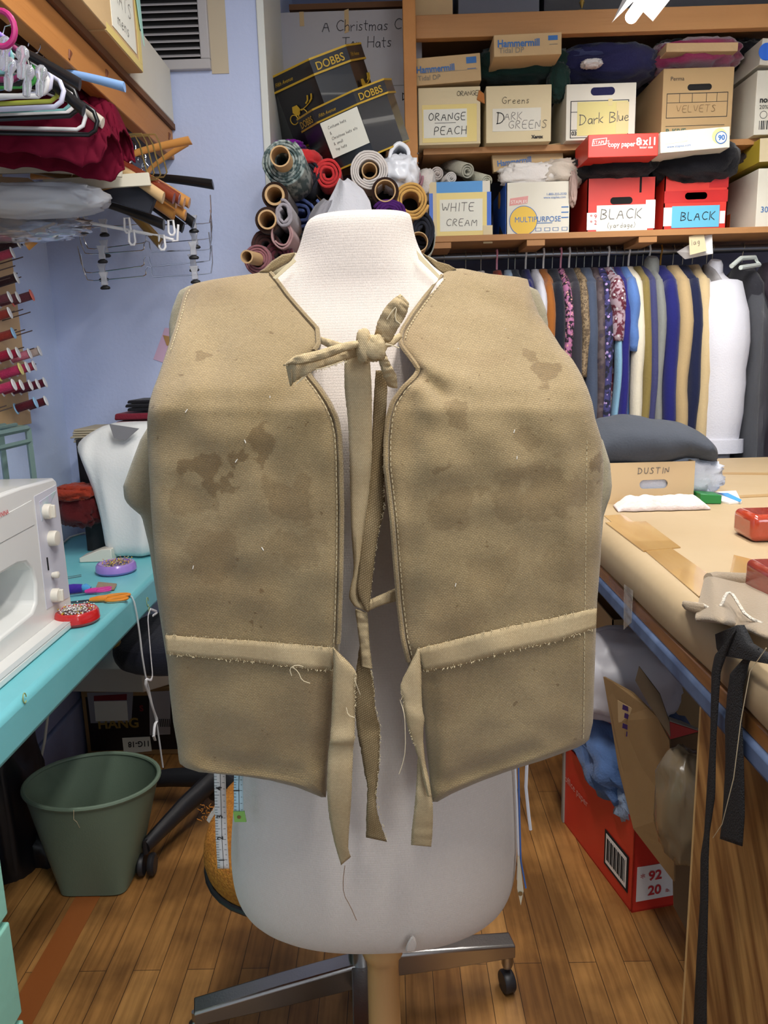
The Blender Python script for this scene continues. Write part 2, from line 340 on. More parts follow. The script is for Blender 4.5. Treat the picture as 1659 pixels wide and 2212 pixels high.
zb = rings[-1][0].z; xb = P(827, 2080, YC).x
M_post = mat('turned_maple_post', (196, 156, 106), .35, var=(14, (160, 116, 70), .25, (1, 1, .12)), coat=.2)
MB().rev([(.030, zb + .03), (.030, zb - .02), (.026, zb - .03), (.029, zb - .045), (.0285, zb - .055), (.0235, zb - .062), (.022, zb - .08), (.024, zb - .25), (.021, .12), (.03, .08)][::-1], (xb, YC, 0)).obj('post', M_post, df)
b = MB().rev([(.16, 0), (.165, .012), (.15, .03), (.06, .045), (.04, .09), (.03, .1)], (xb, YC, 0), n=32); b.obj('base', mat('cast_iron', (50, 50, 52), .5, .6), df)
b = MB(); q = P(885, 2050, YC - .13)
b.slab([P(868, 2058, YC - .118), P(880, 2030, YC - .126), P(893, 2008, YC - .129), P(901, 2030, YC - .127), P(903, 2054, YC - .118)], (0, -.006, 0)); b.obj('jersey_tuck', M_jersey, df, sub=1)
# ================================================================ the canvas vest
STAINS = [(445, 1010, 36, .55), (520, 985, 24, .5), (480, 1035, 18, .5), (548, 955, 20, .45), (400, 1090, 50, .25), (455, 1190, 70, .22), (630, 1090, 60, .3), (640, 1180, 50, .2), (390, 770, 12, .4),
 (1190, 810, 22, .45), (1183, 765, 12, .4), (1180, 1055, 60, .3), (1090, 1070, 50, .25), (975, 1100, 48, .25), (1292, 1000, 16, .6), (1150, 955, 26, .25), (1260, 1080, 24, .25), (1060, 1240, 50, .15), (950, 985, 12, .35), (990, 905, 14, .3), (1215, 1220, 60, .14)]
def vest_mat(name, base, dark, lightc, seed):
    m = bpy.data.materials.new(name); m.use_nodes = True; nt = m.node_tree; N = nt.nodes.new; L = nt.links.new
    b = nt.nodes['Principled BSDF']; b.inputs['Roughness'].default_value = .92; b.inputs['Specular IOR Level'].default_value = .15; b.inputs['Sheen Weight'].default_value = .25
    tc = N('ShaderNodeTexCoord')
    def noi(s, d, off=0, st=(1, 1, 1), rot=0):
        mp = N('ShaderNodeMapping'); mp.inputs['Location'].default_value = (off, off * .7, off * 1.3); mp.inputs['Scale'].default_value = st; mp.inputs['Rotation'].default_value = (0, rot, 0)
        L(tc.outputs['Object'], mp.inputs[0]); n = N('ShaderNodeTexNoise'); n.inputs['Scale'].default_value = s; n.inputs['Detail'].default_value = d; L(mp.outputs[0], n.inputs[0]); return n.outputs['Fac']
    def ramp(src, a, b_, ca=(0, 0, 0, 1), cb=(1, 1, 1, 1)):
        r = N('ShaderNodeValToRGB'); r.color_ramp.elements[0].position = a; r.color_ramp.elements[1].position = b_; r.color_ramp.elements[0].color = ca; r.color_ramp.elements[1].color = cb; L(src, r.inputs[0]); return r.outputs[0]
    base_c = ramp(noi(5, 3, seed), .3, .7, lin(base), lin(lightc))
    # weave grain
    grain = noi(1100, 2, 0, (1, 1, 1.6), R(20)); g = ramp(grain, .3, .65, (.72, .70, .66, 1), (1, 1, 1, 1))
    mx = N('ShaderNodeMixRGB'); mx.blend_type = 'MULTIPLY'; mx.inputs[0].default_value = .75; L(base_c, mx.inputs[1]); L(g, mx.inputs[2])
    sx = N('ShaderNodeSeparateXYZ'); L(tc.outputs['Object'], sx.inputs[0])
    wob = noi(38, 6, seed + 3); wb2 = N('ShaderNodeMath'); wb2.operation = 'SUBTRACT'; wb2.inputs[1].default_value = .5; L(wob, wb2.inputs[0])
    acc = None
    for px, py, rad, stg in STAINS:
        p = P(px, py, .73) - V((0, .76, 1.35)); cv = N('ShaderNodeCombineXYZ'); L(sx.outputs['X'], cv.inputs[0]); L(sx.outputs['Z'], cv.inputs[2])
        d = N('ShaderNodeVectorMath'); d.operation = 'DISTANCE'; L(cv.outputs[0], d.inputs[0]); d.inputs[1].default_value = (p.x, 0, p.z)
        ad = N('ShaderNodeMath'); ad.operation = 'MULTIPLY_ADD'; L(wb2.outputs[0], ad.inputs[0]); ad.inputs[1].default_value = .085; L(d.outputs['Value'], ad.inputs[2])
        mr = N('ShaderNodeMapRange'); L(ad.outputs[0], mr.inputs[0]); rr_ = rad * .00046; mr.inputs['From Min'].default_value = rr_ * 1.05; mr.inputs['From Max'].default_value = rr_ * .9 - .0015; mr.inputs['To Max'].default_value = stg
        if acc is None: acc = mr.outputs[0]
        else: mm_ = N('ShaderNodeMath'); mm_.operation = 'MAXIMUM'; L(acc, mm_.inputs[0]); L(mr.outputs[0], mm_.inputs[1]); acc = mm_.outputs[0]
    mx2 = N('ShaderNodeMixRGB'); L(acc, mx2.inputs[0]); L(mx.outputs[0], mx2.inputs[1]); mx2.inputs[2].default_value = lin(dark)
    sp = ramp(noi(95, 2, seed + 9), .72, .75); m5 = N('ShaderNodeMath'); m5.operation = 'MULTIPLY'; m5.inputs[1].default_value = .55; L(sp, m5.inputs[0])
    mx3 = N('ShaderNodeMixRGB'); L(m5.outputs[0], mx3.inputs[0]); L(mx2.outputs[0], mx3.inputs[1]); mx3.inputs[2].default_value = lin(dark)
    fs = ramp(noi(230, 2, seed + 4), .735, .755); m6 = N('ShaderNodeMath'); m6.operation = 'MULTIPLY'; m6.inputs[1].default_value = .6; L(fs, m6.inputs[0])
    mx4 = N('ShaderNodeMixRGB'); L(m6.outputs[0], mx4.inputs[0]); L(mx3.outputs[0], mx4.inputs[1]); mx4.inputs[2].default_value = lin(dark)
    bg = ramp(noi(6.5, 6, seed + 7), .5, .62); m7 = N('ShaderNodeMath'); m7.operation = 'MULTIPLY'; m7.inputs[1].default_value = .2; L(bg, m7.inputs[0])
    mx5 = N('ShaderNodeMixRGB'); L(m7.outputs[0], mx5.inputs[0]); L(mx4.outputs[0], mx5.inputs[1]); mx5.inputs[2].default_value = lin((118, 88, 58)); L(mx5.outputs[0], b.inputs['Base Color'])
    bp = N('ShaderNodeBump'); bp.inputs['Strength'].default_value = .5; bp.inputs['Distance'].default_value = .0012; L(grain, bp.inputs['Height'])
    bp2 = N('ShaderNodeBump'); bp2.inputs['Strength'].default_value = .35; bp2.inputs['Distance'].default_value = .01; L(noi(14, 3, seed + 5), bp2.inputs['Height']); L(bp.outputs[0], bp2.inputs['Normal']); L(bp2.outputs[0], b.inputs['Normal'])
    return m
M_cv = vest_mat('stained_canvas', (146, 126, 89), (96, 70, 36), (167, 146, 108), 2); weave(M_cv, .0030, .0017, .8, rot=.12)
M_cv2 = vest_mat('canvas_inside', (150, 140, 112), (110, 90, 60), (168, 158, 130), 6); weave(M_cv2, .0030, .0017, .7)
M_tape = mat('linen_tie_tape', (198, 178, 140), .9, var=(30, (182, 160, 122), .3), spec=.15); weave(M_tape, .0018, .0014, .85, dark=.55)
vest = thing('canvas_vest', 'stained tan canvas vest of two padded front panels tied at the neck with tape', 'vest', (0.0, .76, 1.35))
def Yv(px, py):
    y = interp([(545, .93), (590, .900), (620, .876), (680, .832), (760, .784), (840, .745), (885, .731), (1000, .724), (1400, .722), (1750, .728)], py)[0]
    y += .022 * (abs(px - 795) / 520) ** 2.5   # wraps back toward the sides
    # soft folds
    w = V((px / 300, py / 300, 0))
    y += .0055 * noise.noise(w * 1.6) + .004 * noise.noise(w * 4 + V((3, 1, 0)))
    for x0, y0, x1, y1, wd_, am in FOLDS:
        dx, dy = x1 - x0, y1 - y0; L2 = dx * dx + dy * dy; t = ((px - x0) * dx + (py - y0) * dy) / L2; tc_ = max(0, min(1, t)); d2 = (px - x0 - dx * tc_) ** 2 + (py - y0 - dy * tc_) ** 2
        y += am * math.exp(-d2 / (wd_ * wd_)) * (1 if 0 < t < 1 else .8)
    return y
FOLDS = [(900, 808, 960, 850, 16, .010), (915, 790, 1010, 820, 22, -.006), (905, 830, 935, 900, 22, -.006), (1010, 640, 1120, 690, 38, .007), (1060, 620, 1140, 650, 26, -.006), (980, 700, 1180, 800, 45, .004), (1180, 640, 1150, 720, 24, .006), (420, 660, 470, 760, 40, .006), (400, 620, 395, 700, 24, .007), (500, 620, 600, 640, 36, -.005), (650, 820, 560, 900, 40, .005), (330, 900, 420, 830, 34, -.006), (1020, 760, 1200, 900, 60, -.005), (880, 880, 885, 1350, 26, .006), (1225, 950, 1235, 1300, 26, -.004), (640, 1200, 640, 1380, 50, .004), (400, 1240, 620, 1260, 30, .003), (930, 1060, 1200, 1045, 28, .003), (450, 1640, 640, 1670, 20, .005), (960, 1690, 1150, 1620, 20, .006), (700, 1440, 690, 1650, 18, .006), (930, 1470, 935, 1680, 18, .006), (500, 1440, 520, 1600, 60, -.003), (1100, 1420, 1120, 1560, 60, -.004)]
Lr = [(586, 570, 584), (592, 545, 590), (600, 478, 596), (612, 420, 606), (625, 402, 615), (640, 394, 626), (670, 387, 652), (710, 376, 688), (745, 364, 691), (770, 356, 672), (800, 346, 664), (815, 341, 672), (840, 331, 692), (870, 322, 712), (905, 318, 729),
      (940, 318, 736), (1000, 321, 739), (1100, 326, 741), (1200, 334, 740), (1280, 342, 738), (1370, 354, 735), (1440, 362, 729), (1500, 367, 724), (1560, 374, 717), (1610, 383, 711), (1640, 386, 708), (1655, 390, 706), (1668, 430, 706), (1680, 560, 705), (1700, 640, 704), (1722, 694, 704)]
Rr = [(580, 978, 1000), (586, 962, 1030), (592, 955, 1060), (600, 948, 1138), (608, 941, 1141), (640, 916, 1150), (680, 886, 1165), (700, 874, 1180), (712, 866, 1188), (735, 861, 1203), (750, 866, 1212), (775, 886, 1236), (798, 902, 1250), (815, 892, 1259), (840, 866, 1270), (870, 845, 1280), (905, 835, 1286),
      (950, 831, 1300), (1010, 831, 1304), (1060, 837, 1302), (1120, 844, 1299), (1200, 850, 1298), (1300, 858, 1290), (1380, 868, 1287), (1440, 882, 1285), (1500, 905, 1283), (1560, 916, 1281), (1600, 920, 1272), (1612, 921, 1255), (1640, 924, 1180), (1665, 927, 1100), (1690, 929, 1032), (1715, 931, 975), (1732, 934, 945)]
def panel(rows, name, m, T=.055, R_=.016, yf=Yv, parent=vest, step=9, label=None):
    tl = [(r[0], r[1]) for r in rows]; tr = [(r[0], r[2]) for r in rows]; y0, y1 = rows[0][0], rows[-1][0]
    ny = int((y1 - y0) / step); us = sorted(set([0, .006, .015, .03, .05] + [i / 44 for i in range(3, 42)] + [.95, .97, .985, .994, 1]))
    front = []; back = []
    vs_ = sorted(set([0, .004, .01, .02] + [i / ny for i in range(1, ny)] + [.98, .99, .996, 1]))
    for v in vs_:
        y = lerp(y0, y1, v); a = interp(tl, y)[0]; c = interp(tr, y)[0]; fr = []; bk = []
        for u in us:
            x = lerp(a, c, u); Y = yf(x, y)
            e = min(u, 1 - u) * (c - a) * .00047; ev = min(v, 1 - v) * (y1 - y0) * .00047; e = min(e, max(ev, .0) * 1.0)
            k = max(0, R_ - min(e, R_)); off = R_ - math.sqrt(max(0, R_ * R_ - k * k))
            p = P(x, y, Y + off); fr.append(p)
            q = P(x, y, Y); q = V((q.x, Y + T - off, q.z)); bk.append(V((p.x, q.y, p.z)))
        front.append(fr); back.append(bk)
    b = MB(); nu = len(us); nv = len(vs_)
    vs = [p for r in front for p in r] + [p for r in back for p in r]; fs = []; o = nu * nv
    for j in range(nv - 1):
        for i in range(nu - 1):
            a = j * nu + i; fs.append((a, a + 1, a + nu + 1, a + nu)); fs.append((o + a, o + a + nu, o + a + nu + 1, o + a + 1))
    edge = [(0, i) for i in range(nu - 1)] + [(j, nu - 1) for j in range(nv - 1)] + [(nv - 1, i) for i in range(nu - 1, 0, -1)] + [(j, 0) for j in range(nv - 1, 0, -1)]
    for e1, e2 in zip(edge, edge[1:] + edge[:1]):
        a = e1[0] * nu + e1[1]; c = e2[0] * nu + e2[1]; fs.append((a, o + a, o + c, c))
    b.add(vs, fs); return b.obj(name, m, parent, ang=75, sub=0, label=label)
panel(Lr, 'front_panel', M_cv); panel(Rr, 'front_panel', M_cv, label='front panel on the viewer\'s right')
# back panel and side pieces, seen past the shoulders and under the arms
back = [(546, 632, 908), (556, 606, 932), (575, 584, 962), (590, 560, 985), (612, 420, 1128), (625, 390, 1160), (637, 383, 1167), (669, 371, 1180), (700, 365, 1184), (745, 366, 1184), (770, 372, 1168), (850, 360, 1200), (905, 330, 1260), (950, 303, 1302), (1000, 284, 1318), (1050, 266, 1322), (1075, 268, 1318), (1090, 276, 1312), (1115, 306, 1304), (1180, 322, 1298), (1300, 340, 1290), (1500, 372, 1278), (1590, 392, 1262)]
panel(back, 'back_panel', M_cv2, T=.045, R_=.012, yf=lambda x, y: interp([(546, .955), (590, .93), (700, .915), (900, .86), (1600, .84)], y)[0])
for pts, nm in (([(640, 547), (612, 552), (590, 566), (574, 582), (560, 590), (583, 592), (600, 582), (628, 566)], 'collar_end'), ([(905, 545), (922, 560), (945, 585), (957, 592), (985, 584), (968, 574), (940, 566)], 'collar_end')):
    MB().slab([P(x, y, .925 if i in (0, 1, 2, 7) or nm else .9) for i, (x, y) in enumerate(pts)], (0, -.012, 0)).obj(nm, M_cv, vest, bevel=.004)
# piping along the front edges
def pipe(rows, col, y0, y1, r=.0026, dy=-.003, dx=2):
    pts = []; tab = [(q[0], q[col]) for q in rows]; y = y0
    while y <= y1: x = interp(tab, y)[0] + dx; pts.append(P(x, y, Yv(x, y) + .012 + dy)); y += 8
    return MB().tube(pts, r, 6)
pipe(Lr, 2, 590, 760, dx=-3, dy=-.009).obj('piping', M_cv, vest); pipe(Lr, 2, 806, 1395, dx=-3, dy=-.009).obj('piping', M_cv, vest)
pipe(Rr, 1, 596, 1430, dx=3, dy=-.009).obj('piping', M_cv, vest)
FRAY = mat('frayed_linen', (206, 190, 152), .95)
def fray(pts, Y, n, name='frayed_threads', L_=5, seed=1):
    rnd = random.Random(seed); b = MB(); tb = [(i / (len(pts) - 1),) + q for i, q in enumerate(pts)]
    for k in range(n):
        x, y = interp(tb, rnd.random()); yy = Y if Y else Yv(x, y) - .005; p = P(x, y, yy); q = P(x + rnd.uniform(-1, 1) * L_ * .6, y + rnd.uniform(-1, 1) * L_, yy - .001); b.tube([p, q], .00028, 4)
    o = b.obj(name, FRAY, vest); o['kind'] = 'stuff'; return o
# stitched lines: fine raised cords
M_st = mat('stitch_thread', (186, 170, 134), .9)
def stitches(pts, parent=vest, w=.0009):
    b = MB(); L3 = [P(x, y, Yv(x, y) + dy) for x, y, dy in pts]
    for a, c in zip(L3, L3[1:]):
        n = max(1, int((c - a).length / .0042))
        for k in range(n): p = a.lerp(c, (k + .15) / n); q = a.lerp(c, (k + .75) / n); b.tube([p, q], w / 2, 4)
    return b.obj('stitching', M_st, parent)
def rowpts(rows, col, y0, y1, dx, dy): tab = [(q[0], q[col]) for q in rows]; return [(interp(tab, y)[0] + dx, y, dy) for y in range(y0, y1, 12)]
stitches(rowpts(Lr, 2, 815, 1400, -13, .0005)); stitches(rowpts(Rr, 1, 600, 740, 14, .0005)); stitches(rowpts(Rr, 1, 830, 1420, 13, .0005))
stitches(rowpts(Lr, 1, 625, 760, 8, .0008)); stitches([(1268 - (y - 950) * .012, y, -.0004) for y in range(950, 1600, 12)])
# waist bands sewn across
def band(top, bot, name='waist_band', n=60):
    b = MB()
    def fn(u, v):
        x0, y0 = interp([(i / (len(top) - 1),) + q for i, q in enumerate(top)], u); x1, y1 = interp([(i / (len(bot) - 1),) + q for i, q in enumerate(bot)], u)
        x = lerp(x0, x1, v); y = lerp(y0, y1, v) + (noise.noise(V((u * 30, v * 2, 0))) * 1.5)
        ed = max(0, abs(x - 795) - 430) / 100
        return P(x, y, Yv(x, y) - .0035 + .016 * ed * ed)
    b.grid(fn, n, 4); return b.obj(name, M_tape, vest, solid=.0022)
band([(358, 1372), (450, 1379), (540, 1384), (630, 1391), (722, 1400)], [(361, 1412), (450, 1421), (540, 1428), (630, 1441), (718, 1448)])
band([(903, 1402), (1000, 1378), (1100, 1353), (1200, 1334), (1288, 1314)], [(916, 1450), (1000, 1434), (1100, 1406), (1200, 1386), (1286, 1356)])
def ribbon(pairs, name, n=70, m=None, parent=vest, th=.0014, fray=1.2, nv=5, crease=.002, label=None):
    tb = [(i / (len(pairs) - 1),) + tuple(q) for i, q in enumerate(pairs)]
    cols = [[(t[0], t[k]) for t in tb] for k in range(1, 6)]
    def fn(u, v):
        xl, yl, xr, yr, Y = [sinterp(c, u) for c in cols]; f = noise.noise(V((u * n * .9, v * 7, pairs[0][0]))) * fray if v in (0, 1) else 0
        return P(lerp(xl, xr, v) + f, lerp(yl, yr, v), Y + crease * noise.noise(V((u * 9, v * 1.5, pairs[0][1]))) + .0025 * math.sin(v * PI) * -1)
    return MB().grid(fn, n, nv).obj(name, m or M_tape, parent, solid=th, label=label)
YT = .715
ribbon([(720, 1399, 721, 1401, YT - .004), (721, 1436, 767, 1449, YT - .008), (719, 1490, 767, 1490, YT - .008), (716, 1560, 766, 1556, YT - .008), (713, 1600, 765, 1596, YT - .012), (711, 1612, 763, 1616, YT - .006), (708, 1660, 761, 1660, YT - .008), (707, 1710, 759, 1716, YT - .008), (712, 1765, 755, 1775, YT), (722, 1815, 752, 1828, YT + .01), (737, 1868, 757, 1850, YT + .02)], 'waist_tie', label='waist tie hanging off the left panel')
ribbon([(903, 1401, 905, 1402, YT - .004), (888, 1432, 909, 1448, YT - .008), (866, 1478, 910, 1490, YT - .01), (870, 1512, 912, 1530, YT - .01), (877, 1550, 916, 1552, YT - .012), (884, 1580, 914, 1574, YT - .01), (896, 1612, 914, 1608, YT - .006), (908, 1650, 918, 1648, YT - .004), (914, 1680, 926, 1684, YT - .006), (925, 1720, 932, 1722, YT - .006)], 'waist_tie')
ribbon([(903, 1640, 914, 1640, YT + .002), (901, 1680, 924, 1680, YT + .002), (896, 1740, 934, 1736, YT + .002), (890, 1790, 934, 1790, YT + .008), (888, 1824, 931, 1828, YT + .014)], 'tie_end')
# the long middle tape loop between the panels
YM = .745
M_tape2 = mat('inner_tie_tape', (156, 136, 102), .9, var=(30, (132, 112, 80), .3), spec=.15); weave(M_tape2, .0024, .0022, .9, dark=.42, rot=.6)
ribbon([(812, 800, 838, 800, YM), (808, 860, 834, 880, YM), (804, 950, 829, 950, YM + .003), (796, 1040, 829, 1040, YM + .002), (786, 1090, 830, 1100, YM), (781, 1150, 815, 1160, YM - .004), (775, 1230, 806, 1230, YM - .006), (773, 1280, 800, 1290, YM - .006), (790, 1318, 796, 1322, YM - .006)], 'neck_tie', m=M_tape2)
ribbon([(744, 772, 797, 745, .722), (745, 840, 802, 830, .722), (751, 900, 803, 900, .725), (755, 980, 803, 980, .73), (757, 1060, 797, 1060, .735), (760, 1150, 785, 1150, .738), (765, 1230, 778, 1230, .742), (755, 1285, 775, 1290, .745), (765, 1308, 793, 1321, .745)], 'neck_tie')
ribbon([(792, 1321, 793, 1298, YM - .003), (815, 1310, 812, 1290, YM - .001), (840, 1302, 838, 1278, YM + .004), (864, 1297, 864, 1266, YM + .01)], 'neck_tie_loop')
ribbon([(768, 1316, 793, 1324, YM), (772, 1350, 795, 1352, YM), (778, 1395, 798, 1395, YM), (782, 1440, 804, 1445, YM)], 'inner_tie', m=M_tape)
ribbon([(778, 1395, 782, 1396, YM + .004), (770, 1450, 806, 1470, YM + .006), (767, 1520, 810, 1530, YM + .006), (772, 1580, 820, 1570, YM + .006), (780, 1620, 820, 1600, YM + .004), (788, 1670, 818, 1660, YM + .004), (794, 1700, 812, 1720, YM + .004), (792, 1760, 816, 1760, YM + .004), (791, 1808, 836, 1818, YM + .008)], 'inner_tie', m=M_tape2, fray=2.5)
# the bow
ribbon([(618, 786, 628, 834, .700), (640, 768, 640, 822, .690), (675, 762, 680, 800, .692), (710, 752, 720, 786, .70), (745, 745, 755, 775, .705), (780, 740, 785, 765, .71)], 'bow_loop', crease=.006, n=50, fray=1.8)
ribbon([(612, 790, 618, 786, .694), (640, 770, 652, 786, .684), (690, 757, 700, 775, .686), (740, 742, 745, 758, .69), (790, 734, 790, 746, .70)], 'bow_loop', crease=.003, n=50)
ribbon([(694, 728, 694, 742, .765), (720, 736, 716, 752, .75), (752, 744, 748, 756, .735), (800, 742, 795, 760, .72)], 'neck_tie', n=30)
ribbon([(806, 738, 830, 742, .712), (812, 715, 845, 735, .708), (818, 690, 858, 712, .704), (834, 662, 872, 690, .702), (852, 645, 881, 668, .702), (866, 636, 882, 655, .704)], 'bow_tail', crease=.004, n=50, fray=2.2)
ribbon([(862, 720, 868, 728, .765), (845, 730, 850, 745, .745), (826, 738, 830, 752, .725), (808, 742, 812, 760, .715)], 'neck_tie', n=30)
ribbon([(815, 765, 832, 765, .715), (822, 790, 842, 785, .718), (830, 815, 855, 810, .725), (840, 835, 858, 838, .738)], 'bow_tail', m=M_tape, crease=.005)
lump(P(808, 752, .705), (.0085, .009, .009), 4, .3, 2.2, 28).obj('bow_knot', M_tape, vest)
lump(P(786, 748, .705), (.006, .010, .013), 7, .2, 2, 24).obj('bow_knot', M_tape, vest)
# loose threads and lint
M_thr = mat('loose_thread', (206, 190, 156), .9)
def thread(pts, r=.0004, name='loose_thread', parent=vest, m=None):
    L3 = [P(*q) for q in pts]; q = [L3[0]]
    for a, c in zip(L3, L3[1:]): q += [a.lerp(c, .25), a.lerp(c, .75)]
    q.append(L3[-1]); return MB().tube(q, r, 5).obj(name, m or M_thr, parent)
thread([(745, 1870, .73), (741, 1900, .73), (742, 1932, .735), (757, 1958, .735), (770, 1988, .735)], m=mat('brown_thread', (120, 90, 60), .9))
thread([(864, 1512, .71), (872, 1535, .70), (875, 1560, .70), (876, 1620, .70), (870, 1650, .70), (862, 1672, .70)])
thread([(632, 1440, .706), (645, 1452, .704), (652, 1470, .702), (670, 1476, .702)]); thread([(655, 1440, .706), (640, 1436, .704), (625, 1444, .704), (630, 1460, .704)])
thread([(748, 1528, .70), (752, 1545, .698), (766, 1550, .698)]); thread([(766, 1465, .70), (770, 1480, .70), (778, 1500, .705)])
thread([(640, 830, .69), (672, 800, .688), (700, 795, .69), (742, 780, .70)], .0006); thread([(836, 690, .70), (845, 675, .698), (858, 660, .698), (852, 690, .698), (865, 700, .70)], .0006)
thread([(822, 742, .70), (848, 746, .70), (862, 752, .705)], .0006)
b = MB()
for x, y in ((583, 855), (405, 884), (528, 950), (513, 992), (1112, 928), (1117, 985), (1092, 710), (989, 752), (418, 1222), (985, 1260), (565, 1182)):
    p = P(x, y, Yv(x, y) - .0008); q = P(x + random.Random(x).uniform(-5, 5), y + 7, Yv(x, y) - .0008); b.tube([p, q], .00045, 5)
b.obj('lint', mat('white_lint', (235, 228, 214), .9), vest, kind='stuff')
fray([(361, 1413), (450, 1422), (540, 1429), (630, 1442), (718, 1449)], 0, 90, seed=2); fray([(916, 1451), (1000, 1435), (1100, 1407), (1200, 1387), (1286, 1357)], 0, 90, seed=3)
fray([(358, 1371), (540, 1383), (722, 1399)], 0, 60, L_=3, seed=4); fray([(903, 1401), (1100, 1352), (1288, 1313)], 0, 60, L_=3, seed=5)
fray([(829, 950), (829, 1040), (830, 1100), (815, 1160), (806, 1230), (797, 1310)], .742, 130, seed=6); fray([(795, 1395), (806, 1470), (812, 1530), (822, 1570), (820, 1640), (812, 1720), (836, 1818)], .745, 110, seed=7)
fray([(767, 1450), (768, 1520), (766, 1600)], .706, 50, seed=8); fray([(866, 1482), (872, 1530), (896, 1612)], .704, 40, seed=9); fray([(620, 830), (680, 805), (750, 780)], .694, 50, seed=10); fray([(838, 695), (866, 638), (882, 660)], .702, 50, seed=11)
a0 = PZ(60, 2212, 0); a1 = PZ(208, 1905, 0)
struct(MB().slab([(a1.x - .032, a0.y - .5, .0004), (a1.x + .032, a0.y - .5, .0004), (a1.x + .032, a1.y + .25, .0004), (a1.x - .032, a1.y + .25, .0004)], (0, 0, .0008)).obj('trim_3', mat('reddish_floor_strip', (150, 88, 42), .35, var=(9, (126, 68, 32), .3, (1, .05, 1))), smooth=False))
# ================================================================ left side: bench, machine, shelf, hangers
M_turq = mat('turquoise_bench_paint', (108, 190, 198), .42, var=(7, (122, 200, 208), .3), bump=(30, .06), coat=.15)
M_turqd = mat('worn_bench_marks', (150, 165, 110), .6)
XT = PZ(0, 1508, .76).x; XT = -.69
bt = thing('work_bench', 'turquoise painted bench top running along the left blue wall', 'table', (-.92, 1.5, 0))
MB().b2((XL + .002, .2, .672), (XT, YB - .036, .76)).obj('bench_top', M_turq, bt, bevel=.014, seg=3)
for y in (.28, 2.55):
    MB().b2((XL + .06, y - .03, 0), (XL + .12, y + .03, .672)).obj('leg', M_turq, bt, bevel=.004)
for (px, py, r) in ((52, 1508, .006), (318, 1300, .008), (322, 1318, .006)):
    c = PX(px, py, XT - .0005); MB().tube([c + V((.001, r * math.cos(a), r * math.sin(a) * 1.6)) for a in [i * .5 for i in range(12)]], .0012, 5).obj('dried_glue_drip', M_turqd, bt)
# mint cupboard end at the near left corner
M_mint = mat('mint_cupboard_paint', (150, 214, 196), .5, bump=(50, .1))
cb = thing('mint_cupboard', 'pale mint green painted cupboard standing under the near end of the bench', 'cabinet', (-.9, .9, 0))
xm = -.685
y_far = PX(22, 1900, xm - .0).y
MB().b2((XL + .06, .34, .02), (xm - .012, 1.165, .655)).obj('cupboard_body', M_mint, cb, bevel=.004)
for z0, z1 in ((.03, .22), (.235, .42), (.435, .64)):
    d = MB().b2((xm - .012, .35, z0), (xm + .004, 1.157, z1)).obj('drawer', M_mint, cb, bevel=.004)
    MB().b2((xm + .004, .7, (z0 + z1) / 2 - .01), (xm + .02, .85, (z0 + z1) / 2 + .01)).obj('handle', M_mint, d, bevel=.004)
# --- sewing machine
M_sm = mat('white_machine_enamel', (226, 226, 222), .3, coat=.3)
M_smk = mat('cream_machine_knobs', (224, 218, 204), .35, coat=.3)
M_smp = mat('pale_control_panel', (206, 206, 216), .35)
YM1 = 1.80; XM = -.795
sm = thing('sewing_machine', 'white electric sewing machine with cream dials, standing on the turquoise bench', 'sewing machine', (-.88, 1.5, .76))
ztop = PX(112, 1034, XM).z
b = MB(); z0 = .775
# front profile in YZ: column + arm + base with an open throat
col_y = 1.635
def prof_body(x0, x1):
    pts = [(YM1, z0), (YM1 - .005, ztop - .01), (YM1 - .02, ztop), (1.62, ztop + .006), (1.30, ztop + .004), (1.28, ztop - .02), (1.28, z0 + .19), (1.30, z0 + .17), (1.56, z0 + .175), (1.60, z0 + .168), (1.625, z0 + .145), (1.632, z0 + .11), (1.622, z0 + .07), (1.60, z0 + .055), (1.30, z0 + .045), (1.28, z0 + .04), (1.28, z0)]
    return [(x1, y, z) for y, z in pts]
pp = prof_body(0, XM)
bm_ = MB(); bm_.slab(pp, (-.17, 0, 0)); bm_.obj('housing', M_sm, sm, bevel=.006, seg=3)
MB().b2((XM - .19, 1.27, .762), (XM + .045, YM1 + .012, z0 + .004)).obj('base_plate', M_sm, sm, bevel=.004)
MB().b2((XM - .16, 1.30, z0 + .052), (XM - .150, 1.64, z0 + .17)).obj('throat_back', mat('machine_throat', (190, 186, 178), .5), sm)
MB().slab([(XM + .0012, YM1 - .012, z0 + .03), (XM + .0012, YM1 - .014, ztop - .018), (XM + .0012, 1.67, ztop - .024), (XM + .0012, 1.665, z0 + .04)], (-.002, 0, 0)).obj('control_panel', M_smp, sm)
M_wash = mat('panel_pastel_print', (176, 206, 200), .4, var=(40, (200, 190, 214), .2))
MB().slab([(XM + .0022, YM1 - .02, ztop - .03), (XM + .0022, 1.69, ztop - .04), (XM + .0022, 1.69, ztop - .085), (XM + .0022, 1.72, ztop - .075), (XM + .0022, 1.75, ztop - .05)], (-.001, 0, 0)).obj('pastel_print', M_wash, sm)
MB().slab([(XM + .0014, 1.655, ztop - .03), (XM + .0014, 1.30, ztop - .05), (XM + .0014, 1.30, ztop - .095), (XM + .0014, 1.655, ztop - .085)], (-.002, 0, 0)).obj('name_panel', M_sm, sm, bevel=.0008)
M_red = mat('red_print', (196, 52, 56), .5)
q = PX(20, 1109, XM + .0025)
printed('BERNINA', (XM + .0025, q.y - .056, q.z), (0, 1, 0), (0, 0, 1), .0135, M_red, sm, cond=.95, off=.0002)
